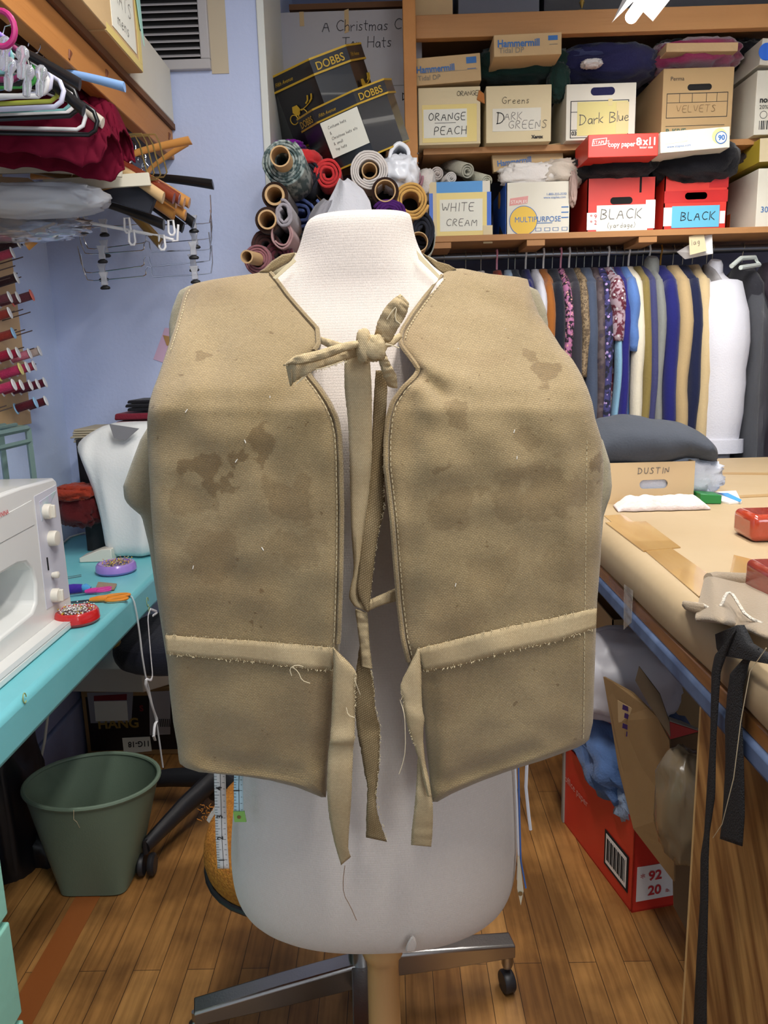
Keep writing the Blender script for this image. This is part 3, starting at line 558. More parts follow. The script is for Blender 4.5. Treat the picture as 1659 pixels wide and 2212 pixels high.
for px, py, r, d in ((96, 1105, .0175, .022), (108, 1163, .018, .024), (114, 1286, .0165, .022)):
    c = PX(px, py, XM)
    k = MB().rev([(r, 0), (r, d * .6), (r * .92, d * .75), (r * .3, d * .8)], c, (1, 0, 0), 32).obj('dial', M_smk, sm, ang=50)
    if py != 1163: MB().box(c + V((d * .9, 0, 0)), (d * .5, r * .5, r * 1.7)).obj('dial_grip', M_smk, k, bevel=.002)
c = PX(103, 1218, XM + .002); MB().box(c, (.003, .003, .03)).obj('slider_slot', M_dark, sm)
c = PX(113, 1242, XM + .002); k = MB().rev([(.006, 0), (.008, .008), (.008, .014), (.005, .016)], c, (1, 0, 0), 20).obj('slider_knob', M_smk, sm)
b = MB(); b.rev([(.004, 0), (.004, .014)], (XM - .06, 1.60, ztop + .004), n=12); b.obj('thread_spindle', mat('nickel', (150, 150, 150), .3, 1), sm)
MB().box((XM - .03, 1.55, ztop + .004), (.05, .11, .006)).obj('top_lever_plate', M_sm, sm, bevel=.002)
k = MB().tube([(XM - .03, 1.50, ztop + .009), (XM - .03, 1.56, ztop + .011)], .0015, 6).obj('thread_guide', mat('nickel', (0, 0, 0)), sm)
MB().rev([(.005, 0), (.006, .01), (.004, .016)], (XM - .03, 1.565, ztop + .006), n=14).obj('guide_knob', mat('brass_dull', (150, 134, 96), .35, .8), sm)
# ruler bed edge
b = MB(); b.b2((XM + .030, 1.27, z0 + .004), (XM + .045, YM1 + .01, z0 + .0045)); b.obj('measuring_edge', mat('pale_ruler', (190, 196, 196), .4), sm)
# --- small things on the bench
def onb(px, py): return PZ(px, py, .76)
def pin_dish(px, py, r, h, colr, name, label, pincols, n, seed, cushion=None):
    c = onb(px, py); t = thing(name, label, 'pin cushion', c)
    m = mat(name + '_plastic', colr, .22, coat=.5)
    MB().rev([(r * .8, 0), (r * .92, .003), (r, h * .3), (r * .97, h * .8), (r * .9, h * .98), (r * .82, h), (r * .72, h * .86), (r * .5, h * .72), (.001, h * .7)], c, n=40).obj('dish', m, t)
    rnd = random.Random(seed)
    for ci, pc in enumerate(pincols):
        b = MB(); bh = MB()
        for k in range(n // len(pincols)):
            a = rnd.uniform(0, 2 * PI); q = r * .6 * math.sqrt(rnd.random()); p = c + V((math.cos(a) * q, math.sin(a) * q, h * .75 + rnd.random() * h * .35)); a2 = rnd.uniform(0, 2 * PI); e = p + V((math.cos(a2) * .014, math.sin(a2) * .014, rnd.uniform(-.002, .008)))
            b.tube([p, e], .0004, 4); bh.rev([(.0004, -.0016), (.0016, -.0007), (.0016, .0007), (.0004, .0016)], e, n=8)
        o = b.obj('pins', mat('pin_steel', (120, 120, 122), .3, .9), t); o['kind'] = 'stuff'
        o = bh.obj('pin_heads', mat('pin_head_' + str(pc[0]) + str(pc[2]), pc, .3), t); o['kind'] = 'stuff'
    return t
pin_dish(252, 1236, .058, .030, (160, 128, 206), 'lilac_pin_dish', 'lilac plastic dish heaped with yellow headed pins on the bench', [(226, 200, 60), (214, 150, 120), (230, 220, 150)], 130, 3)
pin_dish(168, 1344, .052, .032, (196, 32, 32), 'red_pin_dish', 'red plastic dish full of white headed pins beside the sewing machine', [(240, 238, 232), (240, 240, 240), (236, 238, 236), (238, 236, 240), (225, 200, 50)], 240, 8)
# scissors
def scissors(loc, ang, mcol, name, label, s=1.0, flat=1.0):
    t = thing(name, label, 'scissors', loc); m = mat(name + '_handle', mcol, .35, coat=.3); st = mat('scissor_steel', (150, 152, 154), .25, 1)
    ca, sa = math.cos(ang), math.sin(ang)
    def w(x, y, z): return V(loc) + V((ca * x - sa * y, sa * x + ca * y, z)) * s
    for sg in (-1, 1):
        MB().slab([w(0, sg * .002, .004), w(-.10, sg * .004, .004), w(-.098, sg * .009, .004), w(-.02, sg * .011, .004)], (0, 0, .002)).obj('blade', st, t)
        ring = [w(.052 + .030 * math.cos(a) * (1.1 if sg > 0 else 1), sg * (.018 + .012 * math.sin(a)), .008) for a in [2 * PI * i / 20 for i in range(20)]]
        MB().tube(ring, .0042 * s, 8, loop=True).obj('handle_loop', m, t)
        MB().tube([w(-.022, sg * .004, .008), w(.0, sg * .007, .009), w(.026, sg * .014, .009)], [.004, .006, .005], 8).obj('handle_shank', m, t)
    MB().rev([(.004, 0), (.004, .002)], w(-.02, 0, .007)).obj('pivot', st, t)
    return t
scissors(onb(212, 1300), R(14), (224, 138, 40), 'orange_scissors', 'scissors with bright orange handles lying on the turquoise bench', .9)
scissors(onb(196, 1284) + V((0, 0, .004)), R(22), (204, 58, 150), 'magenta_scissors', 'scissors with magenta handles lying behind the orange pair', .62)
# folded brown scrap, blue tube bag, safety pin, pen cap
b = MB(); pts = [onb(212, 1262), onb(253, 1266), onb(247, 1277), onb(205, 1280)]
tag(MB().slab([p + V((0, 0, .002)) for p in pts], (0, 0, .006)).obj('fabric_scrap', cloth('tan_scrap', (150, 128, 104)), bevel=.002), 'small folded tan fabric scrap on the bench by the scissors', 'fabric')
c = onb(160, 1280) + V((0, 0, .011)); t = thing('fabric_tube', 'indigo felt tube with a light blue end beside the machine', 'cloth', c)
MB().tube([c + V((-.03, -.01, 0)), c, c + V((.022, .004, 0))], [.012, .013, .011], 14).obj('felt_tube', cloth('indigo_felt', (66, 44, 150)), t)
MB().tube([c + V((.022, .004, 0)), c + V((.030, .006, .001)), c + V((.042, .006, -.004))], [.009, .011, .007], 10).obj('blue_end', cloth('sky_felt', (84, 160, 216)), t)
a = onb(146, 1251); e = onb(176, 1246); up = V((0, 0, .002))
tag(MB().tube([a + up, a + up * 3, e + up * 3, e + up], .0009, 5, loop=True).obj('safety_pin', mat('pin_steel', (0, 0, 0))), 'open steel safety pin lying on the bench', 'pin')
a = onb(63, 1392); e = onb(82, 1376); tag(MB().tube([a + up * 3, a.lerp(e, .5) + up * 3, e + up * 3], [.004, .0052, .0045], 10).obj('pen', mat('blue_pen', (44, 84, 214), .3)), 'short bright blue marker cap on the bench in front of the machine', 'pen')
# white covered machine (cloth dust cover) with its foot
M_cov = cloth('white_dust_cover', (224, 226, 224), rough=.7, b=.1)
t = thing('covered_machine', 'machine under a pleated white cloth cover at the far end of the bench', 'sewing machine', onb(250, 1200))
Yc = onb(250, 1210).y
CS = [(1212, 224, 340, 0), (1180, 218, 336, 0), (1120, 208, 334, .004), (1060, 190, 332, .01), (1010, 174, 330, .02), (985, 160, 330, .03), (965, 155, 335, .05), (945, 172, 338, .07), (925, 205, 338, .09), (912, 232, 335, .11)]
rings = []
for py, xl, xr, dy in CS:
    l = P(xl, py, Yc + dy); r = P(xr, py, Yc + dy); ring = []
    for k in range(48):
        a = 2 * PI * k / 48; q = lambda v: math.copysign(abs(v) ** .45, v)
        c = (l + r) / 2; hx = (r.x - l.x) / 2; hy = .085 - dy * .3
        p = V((c.x + q(math.cos(a)) * hx, Yc + .085 + dy * .5 + q(math.sin(a)) * hy, c.z))
        p += V((0, 1, 0)) * .022 * noise.noise(V((p.x * 30, 0, p.z * 5 + 3))) + V((0, 1, 0)) * .008 * noise.noise(V((p.x * 70, 3, p.z * 12))) + V((1, 0, 0)) * .010 * noise.noise(V((p.y * 30, 5, p.z * 5))); ring.append(p)
    rings.append(ring)
rings.reverse(); MB().loft(rings).obj('cloth_cover', M_cov, t, sub=1, ang=180)
pts = [P(231, 914, Yc + .02), P(244, 880, Yc + .06), P(262, 914, Yc + .03), P(312, 930, Yc + .03), P(262, 955, Yc + .02)]
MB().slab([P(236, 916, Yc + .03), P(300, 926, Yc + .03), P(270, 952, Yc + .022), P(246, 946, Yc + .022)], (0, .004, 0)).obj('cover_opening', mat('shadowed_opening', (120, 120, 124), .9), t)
l = onb(172, 1216); r = onb(228, 1214)
MB().slab([(l.x, l.y, .761), (r.x + .02, r.y, .761), (r.x + .02, r.y, .80), (r.x - .01, r.y, .80), (l.x, l.y, .775)], (0, .06, 0)).obj('machine_foot', M_smk, t, bevel=.002)
tag(MB().tube([onb(132, 1180) + up * 2, onb(150, 1163) + up * 2, onb(180, 1154) + up * 2, onb(215, 1152) + up * 2], .0035, 8).obj('power_cord', M_smk), 'cream power cord curving behind the white covered machine', 'cord')
# things heaped behind it
def stack(name, label, cat, x0, x1, y0, y1, Y, m, n, dep=.2, group=None, skew=0):
    a = P(x0, y1, Y); c = P(x1, y0, Y); b = MB(); h = (c.z - a.z) / n
    for k in range(n):
        j = random.Random(k + x0).uniform(-.006, .006); b.slab([(a.x + j + skew * k, Y + j, a.z + k * h), (c.x + j, Y + j, a.z + k * h), (c.x + j, Y + j, a.z + (k + .85) * h), (a.x + j + .004 + skew * k, Y + j, a.z + (k + .85) * h)], (0, dep, 0))
    return tag(b.obj(name, m, bevel=min(.006, h * .35), seg=3), label, cat, group)
pt = P(200, 1135, 2.42)
dk = MB(); a = P(182, 1128, 2.43); dk.b2((a.x, 2.43, .761), (a.x + .40, 2.46, P(230, 962, 2.43).z)); dk.b2((a.x, 2.43, .761), (a.x + .02, 2.66, P(230, 962, 2.43).z)); dk.b2((a.x, 2.43, P(230, 962, 2.43).z), (a.x + .4, 2.66, P(230, 962, 2.43).z + .02))
zt = P(230, 962, 2.43).z + .02
o = tag(dk.obj('storage_crate', mat('black_crate', (34, 30, 32), .7), bevel=.002), 'dark crate carrying folded cloth in the corner behind the covered machine', 'crate')
stack('paper_stack', 'stack of tan folded paper patterns in the corner of the blue walls', 'paper', 152, 232, 925, 957, 2.44, mat('kraft_sheets', (176, 164, 140), .8), 6, .18, skew=.002)
stack('folded_cloth', 'folded maroon cloth lying under the black fabric by the back wall', 'cloth', 243, 345, 889, 926, 2.50, cloth('maroon_cloth', (118, 34, 50)), 2, .16)
stack('folded_cloth', 'folded black fabric lying on top of the maroon cloth', 'cloth', 270, 350, 862, 889, 2.50, cloth('black_cloth', (24, 24, 30)), 3, .16)
c = P(165, 1062, 2.36); tag(lump(c, (.05, .045, .02), 5, .3, 2.4).obj('cloth_bundle', cloth('rust_cloth', (150, 52, 32))), 'rust red cloth crumpled in the dark gap behind the covered machine', 'cloth')
c = P(172, 1120, 2.36) ; tag(lump(c + V((0, .02, .035)), (.055, .045, .05), 9, .3, 2.4).obj('cloth_bundle', cloth('dark_red_cloth', (88, 22, 24))), 'dark red cloth bundle lying low in the gap behind the covered machine', 'cloth')
# ribbons hanging from the bench edge
M_rib = mat('white_cotton_tape', (226, 226, 228), .8)
def hangcord(pts, r, name, label, m=M_rib, X=XT + .006, w=.0035):
    L3 = [PX(x, y, X + (d if d else 0)) for x, y, d in pts]; q = [L3[0]]
    for a, c in zip(L3, L3[1:]): q += [a.lerp(c, .2), a.lerp(c, .8)]
    q.append(L3[-1]); o = MB().tube(q, r, 6, flat=.35).obj(name, m, at=L3[0])
    return tag(o, label, 'ribbon')
hangcord([(276, 1284, -.02), (288, 1292, 0), (296, 1330, 0), (303, 1380, 0), (306, 1410, 0), (314, 1460, .0), (322, 1490, 0), (330, 1530, 0), (338, 1560, 0), (344, 1600, 0), (352, 1658, 0)], .0032, 'scissor_ribbon', 'long white ribbon tied to the orange scissors and hanging down the bench edge')
hangcord([(325, 1316, 0), (319, 1332, 0), (322, 1370, 0), (326, 1420, 0), (330, 1460, 0), (326, 1470, .004), (316, 1466, .004), (314, 1480, 0), (322, 1500, 0), (330, 1530, .003), (340, 1556, .003), (334, 1565, 0), (332, 1590, 0), (336, 1602, 0), (331, 1590, .002)], .0036, 'knotted_ribbon', 'knotted white ribbon hanging from a nail at the bench edge')
for pts in ([(325, 1316, .004), (342, 1322, .006), (330, 1330, .004)], ):
    hangcord(pts, .0035, 'ribbon_knot', 'white ribbon knot on the bench edge nail')
# --- wall board with spools (sewing thread)
M_ply = mat('birch_board', (206, 172, 124), .55, var=(6, (190, 152, 102), .25, (1, .3, 1)))
XB_ = XL + .022
pA = PX(68, 915, XB_); pB = PX(28, 560, XB_)
y1b = (pA.y + pB.y) / 2
rk = thing('thread_rack', 'birch board with rows of long pegs fixed to the left wall', 'rack', (XL + .01, y1b - .4, pA.z))
MB().b2((XL + .001, y1b - .8, pA.z), (XB_, y1b, pA.z + .95)).obj('board', M_ply, rk, bevel=.002)
M_peg = mat('peg_wire', (84, 66, 60), .4, .3)
M_sw = mat('white_spool_plastic', (232, 232, 230), .4)
PD = V((1, .22, .30)).normalized()
def spool_proto(k, m, flange=M_sw, r=.0125, L=.055):
    t = thing('thread_spool', 'thread spool', 'thread spool', (0, 0, 0), 'thread spools on the wall pegs')
    MB().rev([(.004, 0), (r * .95, .003), (r * .95, L - .003), (.004, L)], (0, 0, 0), (0, 0, 1), 20).obj('thread', m, t)
    for z in (-.001, L - .001): MB().rev([(.005, 0), (r * 1.28, 0), (r * 1.32, .0012), (r * 1.2, .0032), (.005, .0032)], (0, 0, z), (0, 0, 1), 20).obj('flange', flange, t)
    return t
SPC = {'darkbrown': (52, 30, 34), 'navy': (36, 28, 70), 'rose': (168, 62, 84), 'plum': (104, 56, 66), 'rust': (138, 52, 44), 'crimson': (150, 28, 58), 'pink': (206, 120, 140), 'cerise': (176, 50, 92), 'burgundy': (94, 24, 46), 'wine': (84, 22, 34), 'oat': (200, 180, 172)}
SP_ = [(12, 528, 'darkbrown', 'dark brown', 1.25), (28, 526, 'navy', 'navy', 1), (6, 552, 'rose', 'rose pink', 1), (14, 606, 'darkbrown', 'black brown', 1.05), (0, 648, 'plum', 'plum', 1), (18, 648, 'plum', 'dusky plum', 1), (48, 644, 'plum', 'plum with a coral cap', 1.05), (0, 682, 'rust', 'dull rust', 1), (8, 726, 'rust', 'rust orange with a blue cap', 1),
       (0, 770, 'crimson', 'crimson', 1), (18, 768, 'crimson', 'deep crimson', 1), (44, 770, 'pink', 'pale pink', 1), (66, 764, 'oat', 'oatmeal', 1), (22, 804, 'cerise', 'cerise with a yellow cap', 1.1), (38, 800, 'cerise', 'bright cerise', 1.05), (54, 796, 'rose', 'rose madder', 1), (8, 838, 'cerise', 'cherry pink', 1.05), (26, 838, 'crimson', 'strawberry', 1), (46, 838, 'burgundy', 'burgundy', 1), (62, 836, 'burgundy', 'dark burgundy', 1), (78, 832, 'burgundy', 'blackened burgundy', 1), (56, 876, 'wine', 'wine red with a pale blue cap', 1.05), (80, 872, 'wine', 'dark wine red', 1.0)]
M_capb = mat('pale_blue_spool_plastic', (150, 196, 230), .4); M_capr = mat('coral_spool_plastic', (238, 120, 100), .4); M_capy = mat('yellow_spool_plastic', (226, 212, 130), .4)
protos = {}
rot0 = PD.to_track_quat('Z', 'Y').to_euler()
for i, (px, py, cn, words, s) in enumerate(SP_):
    cap = M_capb if 'blue cap' in words else M_capr if 'coral' in words else M_capy if 'yellow cap' in words else M_sw
    key = (cn, cap.name)
    # stagger along Y so that the row recedes along the wall
    c = PX(px, py, XL + .075)
    lab = words + ' thread spool, ' + ('top rows' if py < 620 else 'middle rows' if py < 760 else 'lower rows') + (' near board edge' if px > 40 else ' further from board edge')
    if key not in protos:
        t = spool_proto(i, cloth('thread_' + cn, SPC[cn], b=.5, sc_=300), cap); protos[key] = t
        t.location = c - PD * .028 * s; t.rotation_euler = rot0; t.scale = (s, s, s); t['label'] = lab; t['_w'] = (0, 0, 0)
    else: dup(protos[key], c - PD * .028 * s, rot0, (s, s, s), lab)
pegs = [(62, px, py) for px, py in ((33, 574), (50, 555), (22, 600), (38, 590), (46, 598), (32, 672), (50, 668), (66, 674), (36, 712), (54, 712), (70, 714), (74, 752), (52, 750), (78, 786), (14, 876), (26, 880), (96, 864), (84, 826))]
for _, px, py in pegs:
    e = PX(px, py, XL + .10); MB().tube([e - PD * .085, e], .0016, 6).obj('peg', M_peg, rk)
# green metal rack under it
M_gm = mat('grey_green_metal', (120, 146, 140), .4, .4)
gr = thing('metal_rack', 'grey green metal wire rack standing against the left wall above the machine', 'rack', PX(60, 1030, XL + .15))
yr = PX(64, 925, XL + .2).y
c = PX(60, 925, XL + .18); c2 = PX(92, 1030, XL + .18)
b = MB(); b.tube([c, V((c.x, c.y, .762))], .009, 4); b.tube([c + V((-.1, .05, 0)), V((c.x - .1, c.y + .05, .762))], .009, 4); b.obj('upright', M_gm, gr)
b = MB(); b.tube([c, c + V((0, -.5, 0))], .008, 4); b.tube([c + V((-.1, .05, 0)), c + V((0, 0, 0))], .008, 4); b.tube([c + V((0, 0, -.035)), c + V((0, -.5, -.035))], .007, 4); b.tube([c + V((-.02, -.02, .012)), c + V((-.02, -.4, .012))], .005, 6); b.tube([c + V((-.05, -.02, .012)), c + V((-.05, -.4, .012))], .005, 6); b.obj('shelf_rails', M_gm, gr)
# pink note taped on the back wall
M_pink = mat('pink_paper', (206, 172, 196), .8)
nt_ = thing('pink_note', 'pink sheet of paper with tan tape on the blue wall beside the vest shoulder', 'paper', P(350, 750, YB - .002))
MB().slab([P(356, 708, YB - .002), P(400, 712, YB - .002), P(372, 790, YB - .002), P(331, 776, YB - .002)], (0, .0015, 0)).obj('sheet', M_pink, nt_)
MB().slab([P(352, 724, YB - .004), P(384, 730, YB - .004), P(376, 752, YB - .004), P(360, 746, YB - .004)], (0, .0015, 0)).obj('tape', mat('tan_tape', (176, 134, 78), .4), nt_)
# ================================================================ overhead shelf at the left with its boxes
M_fir = mat('fir_timber', (196, 136, 72), .6, var=(7, (172, 112, 54), .28, (1, .06, 1)), bump=(90, .12, (1, .05, 1)))
M_firx = mat('fir_timber_across', (190, 138, 84), .6, var=(7, (164, 112, 60), .28, (.06, 1, 1)), bump=(90, .12, (.05, 1, 1)))
pb = P(376, 344, YB - .01); pt_ = P(376, 292, YB - .01); XBm = pb.x
sh = thing('overhead_shelf', 'overhead timber shelf with a long fir front rail along the left wall', 'shelf', (-.9, 1.8, pb.z))
MB().b2((XBm - .038, .3, pb.z), (XBm, YB - .002, pb.z + .089)).obj('front_rail', M_fir, sh, bevel=.003)
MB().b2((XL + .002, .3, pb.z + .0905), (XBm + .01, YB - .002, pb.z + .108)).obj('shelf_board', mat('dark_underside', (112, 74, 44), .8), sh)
MB().b2((XL + .002, .3, pb.z), (XL + .04, YB - .002, pb.z + .089)).obj('wall_rail', M_fir, sh)
k_ = MB()
for px, py in ((228, 157), (364, 292), (148, 115)):
    c = PX(px, py, XBm + .0008); k_.tube([c + V((.0003, 0, -.012)), c + V((.0003, .01, .006))], [.003, .008], 10, flat=.5)
k_.obj('knots', mat('timber_knot', (112, 62, 34), .6), sh)
ZS = pb.z + .108
M_card = mat('brown_card', (196, 166, 122), .8, bump=(70, .08)); M_cardl = mat('pale_card', (214, 198, 160), .8); M_yel = mat('yellowed_tape', (222, 200, 120), .4); M_wcard = mat('white_card', (224, 220, 206), .7, var=(3, (208, 202, 184), .3))
M_paper = mat('white_paper', (226, 226, 214), .8)
# box 3: white carton at the far end, box 2 yellow edged, box 1 tan
def yat(px, py, X): return PX(px, py, X).y
X3 = XBm + .012; y3a = yat(284, 180, X3); y3b = min(YB - .01, yat(377, 276, X3)); z3t = PX(313, 114, X3).z
t = thing('storage_carton', 'white cardboard carton at the wall end of the overhead shelf', 'box', (X3 - .15, (y3a + y3b) / 2, ZS))
MB().b2((X3 - .30, y3a, ZS), (X3, y3b, ZS + .16)).obj('carton_body', M_wcard, t, bevel=.003)
X2 = XBm + .05; y2b = yat(311, 175, X2); z2 = PX(311, 175, X2).z; y2a = yat(230, 82, X2)
t = thing('storage_carton', 'tan carton edged with yellow tape and a handwritten sheet, middle of the overhead shelf', 'box', (X2 - .15, (y2a + y2b) / 2, ZS))
MB().b2((X2 - .34, y2a, ZS + .001), (X2, y2b, ZS + .30)).obj('carton_body', M_card, t, bevel=.003)
MB().b2((X2, y2a + .002, ZS + .003), (X2 + .0008, y2b - .002, ZS + .022)).obj('tape', M_yel, t); MB().b2((X2, y2b - .03, ZS + .02), (X2 + .001, y2b - .002, ZS + .29)).obj('tape', M_yel, t)
MB().b2((X2, y2a + .05, ZS + .03), (X2 + .0015, y2b - .05, ZS + .24)).obj('handwritten_sheet', M_paper, t)
M_pen = mat('faded_pen', (110, 106, 104), .8)
hand('HATS', (X2 + .002, y2a + .08, ZS + .10), (0, 1, 0), (0, 0, 1), .035, M_pen, t); hand('mens', (X2 + .002, y2a + .09, ZS + .05), (0, 1, 0), (0, 0, 1), .03, M_pen, t)
X1 = XBm + .055; y1b_ = y2a - .006; y1a = y1b_ - .42
t = thing('storage_carton', 'tan carton with a pink sheet on its side, nearest on the overhead shelf', 'box', (X1 - .15, (y1a + y1b_) / 2, ZS))
MB().b2((X1 - .34, y1a, ZS + .001), (X1, y1b_, ZS + .27)).obj('carton_body', M_card, t, bevel=.003)
MB().b2((X1, y1a + .12, ZS + .06), (X1 + .001, y1b_ - .06, ZS + .25)).obj('pink_sheet', mat('pink_card', (214, 146, 150), .8), t)
o = MB().slab([(X2 + .004, y2b - .05, ZS + .28), (X2 + .004, y2b - .005, ZS + .28), (X2 + .006, y2b + .006, ZS + .07), (X2 + .005, y2b - .018, ZS + .12)], (.002, 0, 0)).obj('paper_slip', mat('mint_paper', (160, 206, 196), .8)); tag(o, 'mint green paper slip hanging over the yellow edged carton', 'paper')
# hanging pole
XR_ = XBm - .18; ZR = pb.z + .02
tag(MB().tube([(XR_, .3, ZR), (XR_, YB, ZR)], .016, 16).obj('hanging_pole', mat('dark_pole', (70, 56, 44), .5)), 'round hanging pole under the overhead shelf on the left', 'pole')
# ---- hangers
def hanger_plastic(m, w=.20, r=.0048, drop=.10, name='plastic_hanger'):
    t = thing(name, 'hanger', 'hanger', (0, 0, 0), 'hangers on the pole under the overhead shelf')
    hk = [(.02 * math.cos(a), 0, -.004 + .02 * math.sin(a)) for a in [R(x) for x in (200, 160, 120, 80, 40, 0, -40, -80)]] + [(0, 0, -.045)]
    MB().tube(hk, .0026, 8).obj('hook', m, t)
    pts = [(0, 0, -.045), (w * .5, 0, -.062), (w * .86, 0, -.085), (w * .97, 0, -.10), (w, 0, -.118), (w * .97, 0, -.136), (w * .9, 0, -.145), (0, 0, -.147), (-w * .9, 0, -.145), (-w * .97, 0, -.136), (-w, 0, -.118), (-w * .97, 0, -.10), (-w * .86, 0, -.085), (-w * .5, 0, -.062)]
    MB().tube(pts, r, 8, loop=True).obj('frame', m, t, ang=60); return t
def hanger_wood(m, w=.21, name='wooden_hanger'):
    t = thing(name, 'hanger', 'hanger', (0, 0, 0), 'hangers on the pole under the overhead shelf')
    hk = [(.02 * math.cos(a), 0, -.004 + .02 * math.sin(a)) for a in [R(x) for x in (200, 160, 120, 80, 40, 0, -40, -80)]] + [(0, 0, -.05)]
    MB().tube(hk, .002, 8).obj('hook', mat('chrome', (200, 200, 204), .15, 1), t)
    rings = []
    for k in range(-10, 11):
        u = k / 10; x = u * w; z = -.05 - .055 * abs(u) ** 1.3 - .012; y = -.018 * u * u; hh = .011 * (1 + .4 * abs(u)); hw = .0055 + .006 * abs(u)
        rings.append([V((x, y + hw * math.cos(a), z + hh * math.sin(a))) for a in [2 * PI * i / 12 for i in range(12)]])
    MB().loft(rings).obj('shoulder_bar', m, t); return t
def hanger_clip(w=.17):
    t = thing('clip_hanger', 'hanger', 'hanger', (0, 0, 0), 'chrome clip hangers chained below the wooden ones')
    ch = mat('chrome', (0, 0, 0))
    MB().tube([(-.008, 0, .012), (-.002, 0, .02), (.008, 0, .016), (.008, 0, 0), (.012, 0, -.012), (w, 0, -.014), (w + .02, 0, -.012), (w + .028, 0, .02), (w + .03, 0, .07)], .0017, 6).obj('wire', ch, t)
    MB().tube([(-.008, 0, .012), (-.01, 0, -.004), (-.02, 0, -.008), (-w, 0, -.012), (-w - .02, 0, -.008), (-w - .028, 0, .02), (-w - .03, 0, .07)], .0017, 6).obj('wire', ch, t)
    M_cl = mat('clear_clip_plastic', (225, 225, 228), .1, trans=.6); M_bp = mat('black_rubber', (22, 22, 24), .6)
    for sg in (-1, 1):
        k = MB().loft([[V((sg * w * .82 + a * hw, b_ * .006, z)) for a, b_ in ((-1, -1), (1, -1), (1, 1), (-1, 1))] for z, hw in ((.012, .014), (-.005, .008), (-.028, .010))]).obj('clip', M_cl, t, bevel=.002)
        MB().rev([(.006, 0), (.014, -.004), (.016, -.009), (.012, -.012)], (sg * w * .82, 0, -.028), n=16, sy=.6).obj('clip_pad', M_bp, k)
    return t
M_hw = mat('white_hanger_plastic', (232, 230, 230), .3); M_hb = mat('black_hanger_plastic', (24, 24, 26), .3)
hc = {'white': M_hw, 'black': M_hb, 'plum': mat('plum_hanger_plastic', (128, 42, 84), .35), 'violet': mat('violet_hanger_plastic', (140, 112, 200), .35), 'aqua': mat('aqua_hanger_plastic', (140, 200, 200), .35), 'green': mat('green_hanger_plastic', (62, 150, 62), .35), 'pale blue': mat('pale_blue_hanger', (134, 172, 222), .4), 'cream': mat('cream_hanger', (222, 212, 196), .4), 'lavender': mat('lavender_hanger', (204, 204, 226), .4), 'lime': mat('lime_hanger', (190, 196, 80), .4)}
hp = {k: None for k in hc}
rnd = random.Random(4)
seq = ['white', 'plum', 'white', 'violet', 'plum', 'aqua', 'black', 'white', 'green', 'lavender', 'lavender', 'lime', 'black', 'white', 'aqua', 'black', 'white']
y = 1.42
wh = {0: 'first', 1: 'second', 2: 'third', 3: 'fourth', 4: 'fifth', 5: 'sixth'}; cnt = {}
for i, cn in enumerate(seq):
    k = cnt.get(cn, 0); cnt[cn] = k + 1; lab = cn + ' plastic hanger, ' + wh[k] + ' of that colour from the near end of the pole'
    loc = (XR_ + rnd.uniform(-.01, .01), y, ZR + .012); rot = (rnd.uniform(-.12, .12), rnd.uniform(-.03, .05), rnd.uniform(-.10, .10)); s = rnd.uniform(.92, 1.1)
    if hp[cn] is None: hp[cn] = hanger_plastic(hc[cn]); o = hp[cn]; o.location = loc; o.rotation_euler = rot; o.scale = (s,) * 3; o['label'] = lab
    else: dup(hp[cn], loc, rot, (s,) * 3, lab)
    y += .031
def place(o, px, py, Y, rot=(0, 0, 0), s=1, label=None):
    p = P(px, py, Y); o.location = p; o.rotation_euler = rot; o.scale = (s,) * 3
    if label: o['label'] = label
    return o
M_hbb = hanger_wood(M_hb, name='broad_hanger'); place(M_hbb, 10, 35, 1.62, (0, .25, .1), .75, 'broad black hanger among the white ones at the near end of the pole'); M_hbb['group'] = 'hangers on the pole under the overhead shelf'
o = dup(M_hbb, P(75, 95, 1.75), (0, .35, .1), (.62, 1, .8), 'broad black curved hanger behind the white ones', mi=None)
o = dup(M_hbb, P(120, 108, 1.9), (0, .0, .05), (.72, 1, .72), 'broad pale blue hanger poking out under the timber rail', m=hc['pale blue'], mi=['shoulder_bar'])
o = dup(M_hbb, P(105, 130, 1.95), (0, .35, .05), (.75, 1, .8), 'broad cream hanger below the pale blue one', m=hc['cream'], mi=['shoulder_bar'])
# magenta ring and clear clips at the near end
c = P(2, 62, 1.35); tag(MB().tube([c + V((.022 * math.cos(a), 0, .026 * math.sin(a))) for a in [2 * PI * i / 20 for i in range(20)]], .005, 8, loop=True).obj('scarf_ring', mat('magenta_plastic', (168, 40, 104), .3)), 'magenta plastic ring hanging at the near end of the pole', 'ring')
M_clear = mat('clear_plastic', (225, 226, 232), .08, trans=.75)
for i, (px, py, w) in enumerate(((10, 105, 'highest'), (20, 150, 'upper'), (48, 125, 'middle'), (60, 165, 'lower'), (88, 165, 'right hand'))):
    c = P(px, py, 1.46 + i * .03)
    b = MB().rev([(.004, .02), (.011, .014), (.013, .004), (.007, -.006), (.009, -.016), (.007, -.034), (.003, -.036)], c, (.2, 0, 1), 12, sy=.5)
    tag(b.obj('clear_clip', M_clear), 'clear plastic hanger clip, ' + w + ' of the cluster by the white hangers', 'clip', 'clear clips by the white hangers')
# yellow padded bits
M_ylw = cloth('yellow_satin', (224, 200, 84), rough=.5)
c = P(132, 285, 1.95); tag(MB().rev([(.004, -.028), (.012, -.022), (.016, 0), (.012, .03)], c, (-.5, 0, 1), 14).obj('padded_tab', M_ylw), 'yellow satin tab hanging in front of the maroon quilt', 'cloth')
c = P(190, 250, 2.0); tag(MB().box(c, (.06, .03, .022)).obj('padded_tab', M_ylw, bevel=.008), 'yellow satin pad lying on the maroon quilt by the hangers', 'cloth')
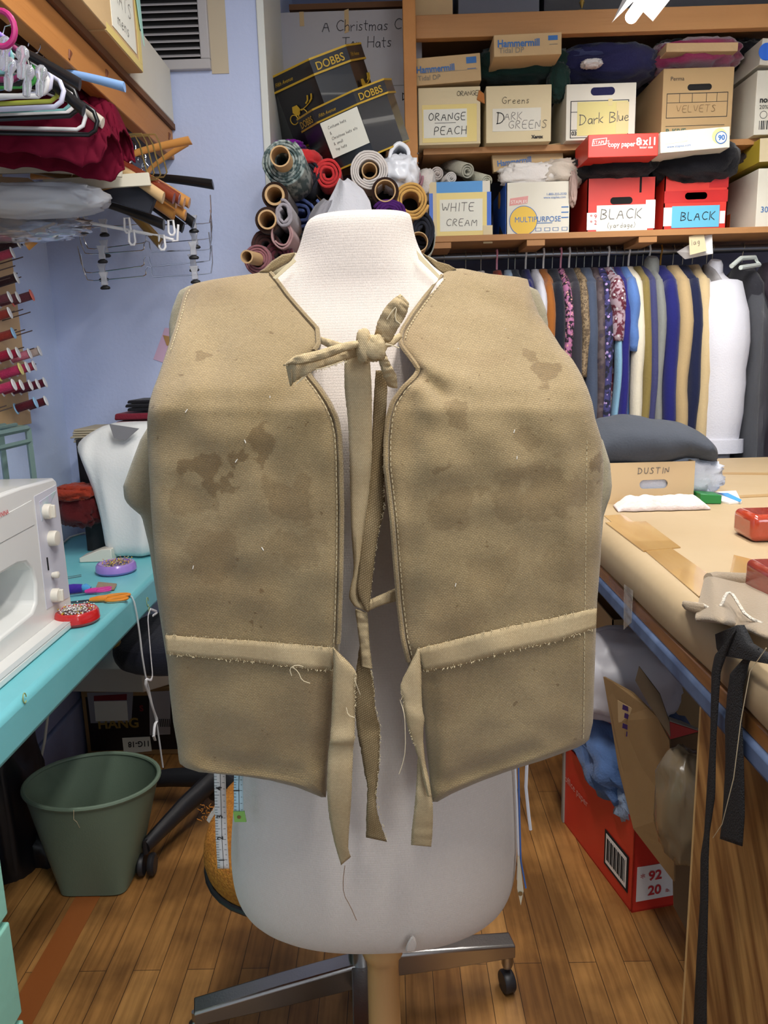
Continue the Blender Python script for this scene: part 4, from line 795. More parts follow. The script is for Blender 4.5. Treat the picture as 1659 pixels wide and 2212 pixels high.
# quilted maroon cloth over a hanger
M_quilt = mat('maroon_quilted_cloth', (112, 10, 40), .85, var=(8, (88, 8, 32), .3), spec=.15)
def quilt(outl, Y0, Y1, name, label, n=26):
    b = MB()
    def fn(u, v):   # u along X, v over the bar front->back
        a = interp([(i / (len(outl) - 1),) + q for i, q in enumerate(outl)], u); top, bot = P(a[0], a[1], (Y0 + Y1) / 2), P(a[0], a[2], Y0)
        if v < .5: z = lerp(bot.z, top.z, math.sin(v * PI)); Y = lerp(Y0, (Y0 + Y1) / 2, (v * 2) ** 2)
        else: z = lerp(bot.z - .01, top.z, math.sin(v * PI)); Y = lerp(Y1, (Y0 + Y1) / 2, ((1 - v) * 2) ** 2)
        q = abs(math.sin((u * 9 + v * 9) * PI / 2)) * abs(math.sin((u * 9 - v * 9) * PI / 2))
        return V((lerp(top.x, bot.x, .5), Y - .007 * q ** .5, z + .006 * q ** .5))
    b.grid(fn, n * 3, n * 2); return tag(b.obj(name, M_quilt, solid=.004), label, 'cloth')
quilt([(-60, 200, 330), (0, 205, 330), (60, 210, 335), (120, 215, 345), (180, 225, 362), (215, 250, 358), (240, 300, 330)], 1.93, 2.05, 'quilted_cloth', 'maroon diamond quilted cloth draped over hangers under the timber rail')
quilt([(120, 190, 300), (180, 200, 310), (215, 215, 315), (245, 235, 318), (266, 290, 318)], 2.06, 2.18, 'quilted_cloth', 'second maroon quilted piece hanging just behind the first')
# cream card guards, stacked boards
M_crm = mat('cream_card_guard', (214, 206, 186), .7); M_gold = mat('gold_wire', (190, 170, 110), .3, .9)
def board(pts, m, name, label, cat='card', dy=.01, Y=2.2, group=None, bevel=.001):
    return tag(MB().slab([P(x, y, Y + (q if q else 0)) for x, y, q in pts], (0, dy, 0)).obj(name, m, bevel=bevel), label, cat, group)
board([(-40, 335, 0), (60, 332, 0), (240, 345, 0), (263, 350, 0), (262, 382, 0), (100, 372, 0), (-40, 376, 0)], M_crm, 'trouser_guard', 'upper cream card trouser guard just below the maroon quilt', Y=2.12)
board([(90, 388, 0), (320, 372, 0), (325, 400, 0), (240, 405, 0), (110, 412, 0)], M_crm, 'trouser_guard', 'long cream card trouser guard above the black card', Y=2.16)
board([(-40, 380, 0), (60, 384, 0), (106, 412, 0), (90, 418, 0), (-40, 392, 0)], mat('brown_card_guard', (150, 120, 90), .7), 'trouser_guard', 'brown backed card guard below the cream ones at the left edge', Y=2.14)
board([(180, 420, 0), (250, 405, .0), (330, 400, 0), (334, 430, 0), (322, 460, 0), (250, 438, 0)], mat('black_card', (30, 32, 42), .5), 'black_card', 'black triangular card hanging under the cream guards', Y=2.2, dy=.02)
# gold wire hangers
gw = None
for i, (px, py, Y) in enumerate(((255, 300, 2.18), (270, 295, 2.22), (285, 300, 2.26), (300, 296, 2.3))):
    if gw is None:
        gw = thing('wire_hanger', 'x', 'hanger', (0, 0, 0), 'gold wire hangers'); MB().tube([(-.12, 0, -.03), (.0, 0, 0), (.045, 0, .0), (.055, 0, -.02), (.07, 0, -.10), (.06, 0, -.112), (-.12, 0, -.118)], .0022, 6).obj('wire', M_gold, gw); o = gw
    else: o = dup(gw, (0, 0, 0))
    place(o, px, py - 5, Y, (0, 0, 0), 1, ('nearest', 'second', 'third', 'farthest')[i] + ' of the gold wire hangers beside the cream card guards')
# wooden hangers
M_w1 = mat('honey_hanger_wood', (206, 146, 78), .35, coat=.4); M_w2 = mat('cherry_hanger_wood', (128, 52, 28), .35, coat=.4); M_w3 = mat('olive_hanger_wood', (112, 84, 38), .3, coat=.5); M_w4 = mat('pale_hanger_wood', (206, 172, 124), .4, coat=.3)
wp = hanger_wood(M_w1)
WL = [(300, 345, 2.20, M_w4, 'pale wooden hanger nearest the gold wire hangers', .32, 0), (322, 352, 2.28, M_w2, 'cherry red wooden hanger with a brass fitting', .3, 0), (335, 355, 2.33, M_w2, 'dark cherry wooden hanger behind the brass fitting', .3, 0), (330, 365, 2.36, M_w1, 'honey wooden hanger, upper of the crowded row', .3, 0), (345, 368, 2.40, M_w1, 'honey wooden hanger, second of the crowded row', .28, 0), (357, 370, 2.44, M_w1, 'honey wooden hanger, rightmost of the crowded row', .28, 0),
      (325, 392, 2.38, M_w1, 'lower honey wooden hanger under the crowded row', .3, 0), (345, 400, 2.42, M_w1, 'lowest honey wooden hanger, half hidden by black ones', .25, 0), (330, 425, 2.36, M_w3, 'glossy olive wooden hanger curving down below the others', .55, 0), (376, 392, 2.5, M_hb, 'black hanger poking furthest right from the pole', -.12, 0), (375, 405, 2.46, M_hb, 'broad glossy black hanger below the honey row', .35, 0), (352, 415, 2.45, M_hb, 'black hanger under the glossy one', .35, 0), (280, 440, 2.3, M_hb, 'long black hanger bar above the white clip bar', .1, 0), (250, 440, 2.3, M_w1, 'thin honey wooden hanger tilted under the black card', -.35, 0)]
first = True
for px, py, Y, m, lab, ry, rz in WL:
    # given pixel is near the middle of the visible right arm
    p = P(px, py, Y) - V((.10, 0, -.075))
    if first: o = wp; first = False; o.location = p; o.rotation_euler = (0, ry, rz); o['label'] = lab; [c for c in o.children if c.name.startswith('shoulder')][0].data.materials[0] = m
    else: o = dup(wp, p, (0, ry, rz), (1, 1, 1), lab, m, ['shoulder_bar'])
o = dup(wp, P(340, 330, 2.42) - V((.10, 0, -.045)), (0, -.42, 0), (.85, .9, .85), 'honey wooden hanger sticking up to the right of the timber rail', M_w1, ['shoulder_bar'])
o = dup(wp, P(350, 372, 2.5) - V((.06, 0, -.04)), (0, -.75, 0), (.62, .7, .62), 'small wooden hanger with a chrome tip tilted up under the rail end', M_w1, ['shoulder_bar'])
# chrome clip hangers
cp = hanger_clip(); first = True
for i, (px, py, Y, ry, s) in enumerate(((322, 590, 2.40, -.04, .97), (318, 568, 2.46, -.08, 1.0), (318, 535, 2.42, -.02, .98), (322, 518, 2.50, -.07, 1), (320, 478, 2.46, -.02, .97))):
    lab = ('lowest', 'second lowest', 'middle', 'fourth', 'topmost')[i] + ' of the chained chrome clip hangers in front of the blue wall'
    if first: o = cp; first = False
    else: o = dup(cp, (0, 0, 0))
    place(o, px, py, Y, (0, ry, .05), s, lab)
# white clip bar
t = thing('white_clip_hanger', 'white plastic clip bar with hanging clips below the black hangers', 'hanger', P(280, 495, 2.34))
MB().tube([P(155, 474, 2.34), P(250, 492, 2.34), P(345, 510, 2.34), P(375, 518, 2.34)], .0045, 8).obj('bar', M_hw, t)
MB().tube([P(372, 520, 2.34), P(383, 520, 2.34), P(385, 485, 2.34)], .0035, 8).obj('bar_end', M_hw, t)
for px, py in ((285, 513), (350, 524), (370, 492), (275, 487)):
    c = P(px, py, 2.335); MB().tube([c + V((.007, 0, .02)), c + V((.009, 0, -.012)), c + V((.004, 0, -.020)), c + V((-.004, 0, -.020)), c + V((-.009, 0, -.012)), c + V((-.007, 0, .02))], .0035, 8, loop=True).obj('clip', M_hw, t)
# white poly bag at the left
o = lump(P(70, 434, 2.12), (.17, .06, .036), 11, .16, 2.5, 48).obj('plastic_bag', mat('milky_plastic', (206, 208, 214), .35, trans=.25, alpha=1)); tag(o, 'milky white plastic garment bag hanging below the cream cards', 'bag')
o = lump(P(20, 492, 2.25), (.17, .05, .03), 17, .3, 4, 48).obj('plastic_bag', mat('clear_poly', (200, 208, 224), .15, trans=.7)); tag(o, 'clear crinkled plastic bag below the milky one at the left edge', 'bag')
# ================================================================ shelving bay on the right with boxes
YS = 3.10; YBX = 3.13      # shelf front, box fronts
M_shelf = mat('shelf_pine', (184, 134, 82), .6, var=(6, (154, 106, 60), .28, (.06, 1, 1)), bump=(80, .12, (.06, 1, 1)))
def Z(px, py, Y=YS): return P(px, py, Y).z
xs0 = P(925, 500, YS).x; xs1 = 2.6
zb_ = P(1100, 512, YS).z                  # bottom shelf top edge
z_b = P(1100, 508, YBX).z; z_m = P(1100, 308, YBX).z; z_t0 = P(1100, 77, YS).z; z_t1 = P(1100, 26, YS).z
sv = thing('shelving_bay', 'wide pine shelving bay of three levels filled with labelled boxes', 'shelf', ((xs0 + xs1) / 2, 3.3, 0))
MB().b2((xs0 - .05, YS, z_b - .022), (xs1, YBB - .01, z_b)).obj('shelf_board', M_shelf, sv, smooth=False, bevel=.001)
MB().b2((xs0 - .01, YS + .08, z_m - .022), (xs1, YBB - .01, z_m)).obj('shelf_board', M_shelf, sv, smooth=False, bevel=.001)
MB().b2((xs0 - .05, YS, z_t0), (xs1, YS + .038, z_t1)).obj('top_rail', M_shelf, sv, bevel=.002)
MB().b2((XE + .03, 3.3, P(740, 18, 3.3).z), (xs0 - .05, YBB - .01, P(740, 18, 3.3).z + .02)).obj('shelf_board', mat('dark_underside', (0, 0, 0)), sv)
MB().b2((xs0 - .04, YS + .04, z_t1 - .02), (xs1, YBB - .01, z_t1)).obj('shelf_board', M_shelf, sv)
pl = P(868, 60, YS - .04); pr = P(893, 60, YS - .04); pl2 = P(884, 400, YS - .04); pr2 = P(908, 400, YS - .04)
xpc = (P(888, 230, YS - .04).x)
def postx(py): return P(interp([(0, 878), (430, 900)], py)[0], py, YS - .04)
a = postx(0); c = postx(430); d = (c - a); a2 = a - d * .3; c2 = V((c.x, c.y, c.z))
MB().b2((xpc - .024, YS - .045, 0), (xpc + .022, YS - .003, ZC)).obj('front_post', M_fir, sv, bevel=.002)
MB().b2((xs1 - .04, YS, 0), (xs1, YS + .04, ZC)).obj('front_post', M_fir, sv)
for px in (955, 1158, 1400):
    p = P(px, 526, YS); MB().b2((p.x - .035, YS + .004, z_b - .045), (p.x + .035, YS + .2, z_b - .0225)).obj('shelf_cleat', M_shelf, sv, bevel=.001)
for pz in (331, 352): p = P(903, pz, YS - .047); MB().rev([(.0035, 0), (.0035, .002)], p, (0, 1, 0), 10).obj('screw', mat('dark_screw', (60, 50, 40), .5), sv)
# ---- carton builder
M_sta = mat('red_carton', (206, 48, 34), .45, coat=.15); M_bluep = mat('blue_print', (44, 104, 170), .5); M_greyp = mat('grey_print', (120, 118, 108), .6); M_wp = mat('white_print', (236, 232, 226), .5)
M_glosst = mat('clear_tape', (222, 206, 150), .12, coat=.6); M_bcard = mat('banker_card', (178, 148, 104), .8); M_pcard = mat('printed_blue_carton', (36, 96, 196), .4); M_pap2 = mat('blue_paper', (96, 176, 206), .7)
class Bx:
    """a carton whose front face spans the given pixel rectangle at depth Y, standing at height z0"""
    def __init__(s, name, label, cat, xl, xr, yt, yb, m, Y=YBX, z0=None, dep=.36, group=None, open_=False, yaw=0, roll=0):
        a = P(xl, yb, Y); c = P(xr, yb, Y); tp = P((xl + xr) / 2, yt, Y)
        s.w = c.x - a.x; zb2 = a.z if z0 is None else z0; s.h = tp.z - zb2; s.Y = Y; s.dep = dep
        s.t = thing(name, label, cat, (a.x, Y, zb2), group); s.o = V((a.x, Y, zb2)); s.m = m
        s.t.rotation_euler = (0, roll, yaw)
        b = MB(); o = s.o; w, h = s.w, s.h
        if open_:
            e = .004
            b.b2(o, o + V((w, dep, e))); b.b2(o, o + V((w, e, h))); b.b2(o + V((0, dep - e, 0)), o + V((w, dep, h))); b.b2(o, o + V((e, dep, h))); b.b2(o + V((w - e, 0, 0)), o + V((w, dep, h)))
            b.obj('carton_body', m, s.t, smooth=False)
        else:
            b.b2(o, o + V((w, dep, h))); b.obj('carton_body', m, s.t, bevel=.002)
    def pt(s, u, v, d=0): return s.o + V((u * s.w, -d, v * s.h))
    def patch(s, u0, v0, u1, v1, m, name='paper_label', d=.0012, j=0, bevel=0, label=None):
        P4 = [s.pt(u0, v0, 0), s.pt(u1, v0 + j, 0), s.pt(u1 + j * .3, v1 + j, 0), s.pt(u0 + j * .3, v1, 0)]
        return MB().slab(P4, (0, -d, 0)).obj(name, m, s.t, smooth=False, label=label)
    def side(s, y0, v0, y1, v1, m, name='side_print'):   # on the left (-x) face
        q = [s.o + V((0, y * s.dep, v * s.h)) for y, v in ((y0, v0), (y1, v0), (y1, v1), (y0, v1))]
        return MB().slab(q, (-.0012, 0, 0)).obj(name, m, s.t, smooth=False)
    def hole(s, u, v, w=.085, h=.026, m=None):
        c = s.pt(u, v, .0008); pts = []
        for k in range(24):
            a = 2 * PI * k / 24; sx = 1 if math.cos(a) > 0 else -1
            pts.append(c + V((sx * (w / 2 - h / 2) + h / 2 * math.cos(a), 0, h / 2 * math.sin(a))))
        return MB().slab(pts, (0, .002, 0)).obj('hand_hole', m or M_dark, s.t, smooth=False)
    def txt(s, st, u, v, size, m, shear=0, off=0, cond=1, d=.0016, name='lettering'): return printed(st, s.pt(u, v, d), (1, 0, 0), (0, 0, 1), size, m, s.t, name=name, shear=shear, off=off, cond=cond)
    def hw(s, st, u, v, size, m=INK, w=.0024, sp=.28, tilt=0, d=.0016): return hand(st, s.pt(u, v, d), (1, 0, tilt), (-tilt, 0, 1), size, m, s.t, w=w, sp=sp)
# level B (bottom shelf) cartons
B = Bx('paper_carton', 'blue and white carton with a WHITE CREAM paper label on the bottom shelf', 'box', 928, 1061, 392, 505, M_wcard, z0=z_b, open_=True)
B.patch(0, 0, .12, 1, M_cardl, 'masking_tape'); B.patch(.0, .80, .86, 1.0, mat('faded_blue_print', (74, 144, 206), .5), 'blue_print', .0009); B.patch(.86, .0, 1.0, .8, M_pcard, 'blue_print', .0009); B.patch(0, .0, .06, .8, M_pcard, 'blue_print', .0014)
B.patch(.12, .02, .93, .80, M_yel, 'yellow_tape', .0015); B.patch(.17, .1, .86, .68, M_paper, 'paper_label', .002)
B.hw('WHITE', .20, .46, .030, M_pen, .0022, d=.0026); B.hw('CREAM', .27, .20, .026, M_pen, .002, d=.0026, tilt=-.03)
o = B.patch(.87, -.14, 1.02, .19, M_cardl, 'tape_strip', .004)
B2 = Bx('paper_carton', 'white carton printed MULTIPURPOSE over a yellow disc, bottom shelf', 'box', 1093, 1231, 393, 507, M_wcard, z0=z_b, open_=True)
c = B2.pt(.27, .27, .001); MB().slab([c + V((.052 * math.cos(a), 0, .052 * math.sin(a))) for a in [2 * PI * k / 40 for k in range(40)]], (0, -.0006, 0)).obj('yellow_disc', mat('yellow_print', (222, 182, 60), .5), B2.t, smooth=False)
hollow(c, .0545, .0006, .0025, (0, -1, 0), 40).obj('disc_rim', M_bluep, B2.t)
B2.txt('MULTIPURPOSE', .13, .24, .028, M_bluep, cond=.92); B2.patch(.12, .21, .72, .222, M_bluep, 'rule', .0014)
k = B2.patch(.05, .56, .33, .70, mat('faded_red_print', (216, 150, 144), .6), 'name_panel', j=.04); B2.txt('STAPLES', .07, .60, .017, M_wp, d=.002)
B2.txt('1-800-333-3330', .62, .74, .012, M_bluep); B2.txt('www.staples.com', .58, .68, .012, M_bluep)
for i, u in enumerate((.46, .60, .73, .87)): B2.patch(u, .06, u + .09, .065, M_bluep, 'pictogram'); B2.patch(u, .12, u + .09, .125, M_bluep, 'pictogram'); B2.patch(u, .06, u + .008, .125, M_bluep, 'pictogram'); B2.patch(u + .082, .06, u + .09, .125, M_bluep, 'pictogram')
for v in (.30, .40, .50): B2.patch(.86, v, .97, v + .02, M_bluep, 'small_print')
B2.side(0, 0, 1, 1, M_pcard, 'blue_side'); 
yy = B2.o + V((-.0016, .16, .06)); MB().slab([yy, yy + V((0, -.10, -.05)), yy + V((0, -.05, -.055)), yy + V((0, .04, -.055))], (-.0008, 0, 0)).obj('side_print', M_dark, B2.t)
c = B2.o + V((-.0014, .18, .16)); MB().rev([(.034, 0), (.030, .001)], c, (-1, 0, 0), 14).obj('sun_print', mat('orange_print', (206, 146, 50), .5), B2.t)
B3 = Bx('copy_paper_carton', 'red copy paper carton labelled BLACK (yardage) on white paper, bottom shelf', 'box', 1267, 1413, 384, 504, M_sta, z0=z_b, open_=True)
B3.patch(0, .05, .3, .37, M_wp, 'white_panel'); B3.patch(.86, .05, 1, .58, M_wp, 'white_panel'); c = B3.pt(.1, .5, .001)
B3.patch(.14, .02, .89, .5, M_paper, 'paper_label', .002); B3.hw('BLACK', .2, .24, .036, M_pen, .0026, d=.0026); B3.hw('(yardage)', .3, .08, .018, M_pen, .0014, d=.0026)
B3.hole(.5, .58); B3.txt('* 9', .045, .26, .022, M_red, d=.0022); B3.txt('* 2', .045, .15, .022, M_red, d=.0022)
B3.patch(.76, .72, .79, 1.0, M_dark, 'slit')
B4 = Bx('copy_paper_carton', 'red taped carton labelled BLACK on blue paper, bottom shelf', 'box', 1432, 1568, 378, 494, M_sta, z0=z_b, open_=True)
B4.patch(.0, .08, .14, .42, M_wp, 'white_panel'); B4.patch(.13, .04, .88, .44, M_pap2, 'paper_label', .002); B4.hw('BLACK', .27, .17, .030, INK, .0028, d=.0026)
B4.hole(.5, .62); B4.patch(0, .5, 1, .72, mat('glossy_red_tape', (190, 44, 38), .1, coat=1), 'packing_tape', .0008); B4.patch(.7, .76, 1, 1, mat('glossy_red_tape', (0, 0, 0)), 'packing_tape', .0008)
B4.patch(.89, .1, .97, .33, M_wp, 'barcode_label', .0022)
B5 = Bx('white_carton', 'white carton with red side printing at the right end of the bottom shelf', 'box', 1632, 1770, 362, 480, M_wcard, z0=z_b, dep=.42)
B5.side(.55, .04, .72, .42, mat('orange_side_print', (196, 92, 40), .5)); B5.side(.7, .2, .95, .26, M_red)
B5.txt('300', .06, .26, .03, M_bluep)
# lids and cloth between
def cl(name, colr, c, s, seed, label, cat='cloth', amp=.2, fold=2.6, n=44, m=None, group=None): return tag(lump(c, s, seed, amp, fold, n).obj(name, m or cloth(name + '_%d_%d' % (colr[0], colr[2]), colr)), label, cat, group)
M_wht = cloth('white_fabric', (222, 216, 210)); M_blk = cloth('black_fabric', (20, 20, 26)); M_dg = cloth('dark_green_fabric', (22, 48, 42)); M_nvy = cloth('navy_fabric', (34, 34, 72))
def pc(px, py, Y): return P(px, py, Y)
cl('fabric_heap', (0, 0, 0), pc(1140, 380, 3.17), (.09, .035, .034), 21, 'rumpled white fabric spilling from the MULTIPURPOSE carton', m=M_wht, amp=.3)
cl('fabric_heap', (0, 0, 0), pc(1200, 385, 3.25), (.075, .1, .045), 22, 'grey white crumpled cloth at the right of the MULTIPURPOSE carton', m=cloth('grey_white_fabric', (196, 184, 170)), amp=.3)
cl('fabric_corner', (0, 0, 0), pc(1238, 425, 3.13) + V((-.002, 0, .03)), (.012, .02, .05), 23, 'pinkish cloth corner hanging between the two cartons', m=cloth('dusty_cloth', (186, 160, 150)), amp=.3)
cl('fabric_heap', (0, 0, 0), pc(1322, 362, 3.20), (.145, .13, .05), 24, 'black fabric heaped between the red carton and its raised lid', m=M_blk, amp=.14)
cl('fabric_heap', (0, 0, 0), pc(1490, 358, 3.20), (.15, .13, .07), 25, 'black fabric bulging under the white lid', m=M_blk, amp=.14)
cl('fabric_heap', (0, 0, 0), pc(1640, 342, 3.30), (.07, .12, .025), 26, 'dark brown cloth squeezed under the yellow lid', m=cloth('dark_brown_fabric', (44, 26, 20)))
L1 = Bx('carton_lid', 'buff lid printed with blue lettering leaning behind the white fabric', 'lid', 1066, 1218, 326, 372, M_card, Y=3.22, dep=.03, roll=-.10); L1.txt('Hammermill', .06, .25, .03, M_bluep, off=.0006, cond=.9); L1.patch(.82, .62, .96, .9, M_bluep, 'blue_tag')
L2 = Bx('carton_lid', 'red copy paper lid printed 8 1/2 x 11 sitting on black fabric', 'lid', 1270, 1421, 289, 341, M_sta, Y=2.97, dep=.20); L2.patch(.05, .5, .25, .80, M_wp, 'name_panel', j=.05); L2.patch(.06, .53, .24, .77, M_sta, 'name_panel', .0016, j=.05); L2.txt('STAPLES', .065, .58, .016, M_wp, d=.0022)
L2.txt('copy paper', .28, .44, .024, M_wp, off=.0004, cond=.9); L2.txt('8', .68, .48, .036, M_wp, off=.001); L2.txt('x11', .78, .48, .036, M_wp, off=.001, cond=.9); L2.txt('letter size', .73, .33, .012, M_wp); L2.patch(.755, .5, .76, .72, M_wp, 'mark')
L3 = Bx('carton_lid', 'white carton lid with a round blue 90 mark lying above black fabric', 'lid', 1427, 1576, 283, 331, M_wcard, Y=2.97, dep=.20, roll=-.05); L3.patch(.06, .4, .38, .82, mat('faded_pink_print', (222, 196, 186), .6), 'name_panel', j=.06); L3.txt('STAPLES', .085, .5, .021, M_wp, d=.002); L3.txt('www.staples.com', .09, .22, .012, M_bluep)
c = L3.pt(.87, .5, .001); hollow(c, .021, .0009, .003, (0, -1, 0), 30).obj('round_mark', M_bluep, L3.t); MB().rev([(.001, 0), (.026, 0), (.026, .0005)], c + V((-.006, .0006, .006)), (0, -1, 0), 12).obj('sun_mark', mat('pale_yellow_print', (238, 214, 140), .5), L3.t); MB().rev([(.001, 0), (.018, 0), (.018, .0008)], c, (0, -1, 0), 30).obj('mark_face', M_wp, L3.t); L3.txt('90', .825, .38, .024, M_bluep, d=.0026, off=.0008)
L4 = Bx('carton_lid', 'yellow carton lid at the right end under the middle shelf', 'lid', 1640, 1780, 297, 350, mat('mustard_card', (170, 148, 40), .7), dep=.42, roll=-.03); L4.patch(0, 0, .9, 1, M_cardl, 'front_panel')
# small rolled pieces on the WHITE CREAM carton
for i, (px, py, r, colr, words, Yr) in enumerate(((985, 352, .036, (214, 208, 196), 'cream rolled cloth lying highest on the WHITE CREAM carton', 3.3), (945, 375, .026, (206, 196, 190), 'lace trimmed rolled cloth at the left on the WHITE CREAM carton', 3.2), (975, 384, .022, (208, 204, 200), 'small white rolled cloth, second from left on the WHITE CREAM carton', 3.16), (1010, 370, .030, (178, 176, 160), 'sage grey rolled cloth with a red flecked end on the WHITE CREAM carton', 3.17), (1052, 392, .024, (190, 188, 168), 'pale green rolled cloth at the right of the WHITE CREAM carton', 3.17))):
    c = pc(px, py, Yr); dr = V((-.35, 1, .35 if i in (3, 4) else .05)).normalized() if i in (3, 4) else V((-.2, 1, 0)).normalized()
    t = thing('cloth_roll', words, 'cloth roll', c, 'rolled cloths on the WHITE CREAM carton')
    b = MB(); N2 = 60; f = []
    xx = dr.cross(V((0, 0, 1))).normalized(); zz = xx.cross(dr)
    for k in range(N2):
        a = k / N2 * 2 * PI * 2.6; rr = r * (.25 + .75 * k / N2); f.append(c + xx * math.cos(a) * rr + zz * math.sin(a) * rr)
    b.loft([[p for p in f], [p + dr * .2 for p in f]], closed=False); b.obj('rolled_fabric', cloth('rolled_' + str(i), colr), t, solid=.0045)
cl('wrapped_bundle', (0, 0, 0), pc(918, 402, 3.2), (.035, .06, .05), 31, 'white poly wrapped bundle beside the post on the bottom shelf', m=M_wht, amp=.2)
# level M (middle shelf)
A1 = Bx('paper_carton', 'buff carton labelled ORANGE PEACH on the middle shelf', 'box', 905, 1038, 188, 313, M_cardl, z0=z_m); A1.patch(.06, .04, .94, .70, M_yel, 'yellow_tape'); A1.patch(.08, .12, .78, .62, M_paper, 'paper_label', .0018)
A1.hw('ORANGE', .16, .42, .026, INK, .0022, d=.0024); A1.patch(.26, .375, .6, .383, INK, 'rule', .0022); A1.hw('PEACH', .25, .17, .028, INK, .0022, d=.0024); A1.hw('ORANGES', .62, .84, .017, INK, .0014, sp=.15)
A2 = Bx('paper_carton', 'buff carton labelled DARK GREEN on the middle shelf', 'box', 1050, 1190, 184, 307, M_cardl, z0=z_m); A2.patch(.1, .2, .84, .6, M_wcard, 'paper_label', .0014); A2.hw('D', .16, .34, .040, INK, .003, d=.002); A2.hw('ARK', .28, .40, .026, M_pen, .0016, d=.002); A2.hw('GREENS', .34, .24, .028, M_pen, .0016, d=.002)
A2.hw('Greens', .24, .68, .024, INK, .0014); A2.txt('Xerox', .70, .06, .016, INK, off=.0008)
A3 = Bx('banker_box', 'white banker box labelled Dark Blue on yellowed paper, middle shelf', 'box', 1222, 1371, 180, 300, M_wcard, z0=z_m); A3.hole(.52, .86, .09, .028, M_nvy)
for u0, v0, u1, v1 in ((.06, .04, .90, .052), (.06, .69, .90, .702), (.06, .04, .072, .70), (.888, .04, .90, .70), (.06, .5, .16, .51), (.06, .18, .16, .19)): A3.patch(u0, v0, u1, v1, INK, 'form_line', .0008)
A3.txt('03', .08, .09, .02, INK, off=.0006); A3.patch(.16, .08, .88, .68, mat('yellowed_paper', (214, 202, 130), .6), 'paper_label', .0014); A3.hw('Dark Blue', .19, .27, .036, M_pen, .0026, d=.002, tilt=.06, sp=.14)
A3.patch(.72, .1, .9, .66, M_glosst, 'clear_tape', .0022); A3.patch(.6, .6, .66, .72, M_glosst, 'clear_tape', .0022)
A4 = Bx('banker_box', 'brown banker box lettered VELVETS on the middle shelf', 'box', 1428, 1579, 146, 284, M_bcard, z0=z_m); A4.hole(.52, .72, .09, .022)
for u0, v0, u1, v1 in ((.06, .28, .93, .29), (.06, .63, .93, .64), (.06, .28, .068, .64), (.922, .28, .93, .64), (.06, .5, .93, .507), (.24, .5, .246, .63), (.42, .5, .426, .63), (.62, .5, .626, .63), (.77, .5, .776, .63), (.06, .16, .9, .168)): A4.patch(u0, v0, u1, v1, INK, 'form_line', .0008)
A4.hw('VELVETS', .2, .36, .024, mat('pencil_brown', (130, 104, 70), .8), .0018); A4.txt('Perma', .1, .82, .02, INK); A4.txt('R-KIVE', .06, .05, .026, mat('green_print', (70, 96, 80), .6), off=.0006)
A5 = Bx('white_carton', 'white carton with small black print and barcode, right end of the middle shelf', 'box', 1629, 1760, 150, 272, M_wcard, z0=z_m, dep=.44); A5.txt('noise', .06, .5, .028, INK, off=.001); A5.txt('20% ', .06, .40, .02, INK)
for k in range(9): A5.patch(.08 + k * .03, .08, .08 + k * .03 + (.018 if k % 3 else .009), .22, INK, 'barcode_bar', .0008)
for u in (.14, .34): c = A5.pt(u, .31, .001); hollow(c, .0135, .0006, .0015, (0, -1, 0), 24).obj('round_mark', INK, A5.t)
c = A5.o + V((-.0014, .26, .10)); MB().rev([(.008, 0), (.02, 0), (.024, .0008)], c, (-1, 0, 0), 16).obj('side_print', M_greyp, A5.t)
D1 = Bx('carton_lid', 'buff lid with blue print resting on the ORANGE PEACH carton', 'lid', 895, 1040, 124, 186, M_card, dep=.36, roll=-.05); D1.txt('Hammermill', .04, .45, .032, M_bluep, off=.0008, cond=.9); D1.txt('Tidal DP', .06, .17, .024, M_greyp); D1.patch(.79, .65, .94, .88, M_bluep, 'blue_tag'); D1.patch(.80, .45, .93, .47, M_bluep, 'small_print'); D1.patch(.1, .42, .95, .43, M_greyp, 'rule', .0008)
D2 = Bx('carton_lid', 'buff lid with blue print high above the dark green cloth', 'lid', 1067, 1213, 73, 123, M_card, Y=3.05, dep=.36, roll=-.01); D2.txt('Hammermill', .05, .42, .034, M_bluep, off=.0008, cond=.9); D2.txt('Tidal DP', .07, .14, .026, M_greyp); D2.patch(.80, .65, .94, .86, M_bluep, 'blue_tag'); D2.patch(.82, .45, .94, .47, M_greyp, 'small_print')
cl('fabric_heap', (0, 0, 0), pc(1120, 152, 3.30), (.17, .13, .055), 41, 'dark green cloth heaped between the DARK GREEN carton and its lid', m=M_dg, amp=.2)
cl('fabric_heap', (0, 0, 0), pc(1205, 180, 3.20), (.035, .05, .055), 42, 'dark green cloth corner drooping beside the Dark Blue box', m=M_dg, amp=.2)
cl('fabric_heap', (0, 0, 0), pc(1300, 150, 3.30), (.18, .13, .06), 43, 'navy cloth heaped on the Dark Blue box', m=M_nvy, amp=.16)
cl('fabric_heap', (0, 0, 0), pc(1298, 122, 3.24), (.145, .06, .022), 44, 'folded slate blue cloth on top of the navy heap', m=cloth('slate_blue_fabric', (62, 66, 98)), amp=.12)
cl('white_tag_cloth', (0, 0, 0), pc(1278, 138, 3.13), (.028, .02, .010), 45, 'small white cloth piece sticking out of the navy heap', m=M_wht, amp=.4)
cl('fabric_heap', (0, 0, 0), pc(1490, 134, 3.30), (.15, .13, .045), 46, 'raspberry velvet heaped on the VELVETS box', m=cloth('raspberry_velvet', (130, 34, 74), sheen=.6), amp=.22)
cl('fabric_heap', (0, 0, 0), pc(1440, 140, 3.36), (.08, .13, .05), 47, 'black velvet at the left behind the raspberry velvet', m=M_blk, amp=.22)
cl('fabric_heap', (0, 0, 0), pc(1590, 130, 3.40), (.08, .10, .05), 48, 'black cloth between the VELVETS box and the end carton', m=M_blk, amp=.2)
D3 = Bx('carton_lid', 'plain tan flat lid lying on the raspberry velvet', 'lid', 1439, 1594, 90, 112, M_card, dep=.30, roll=.02)
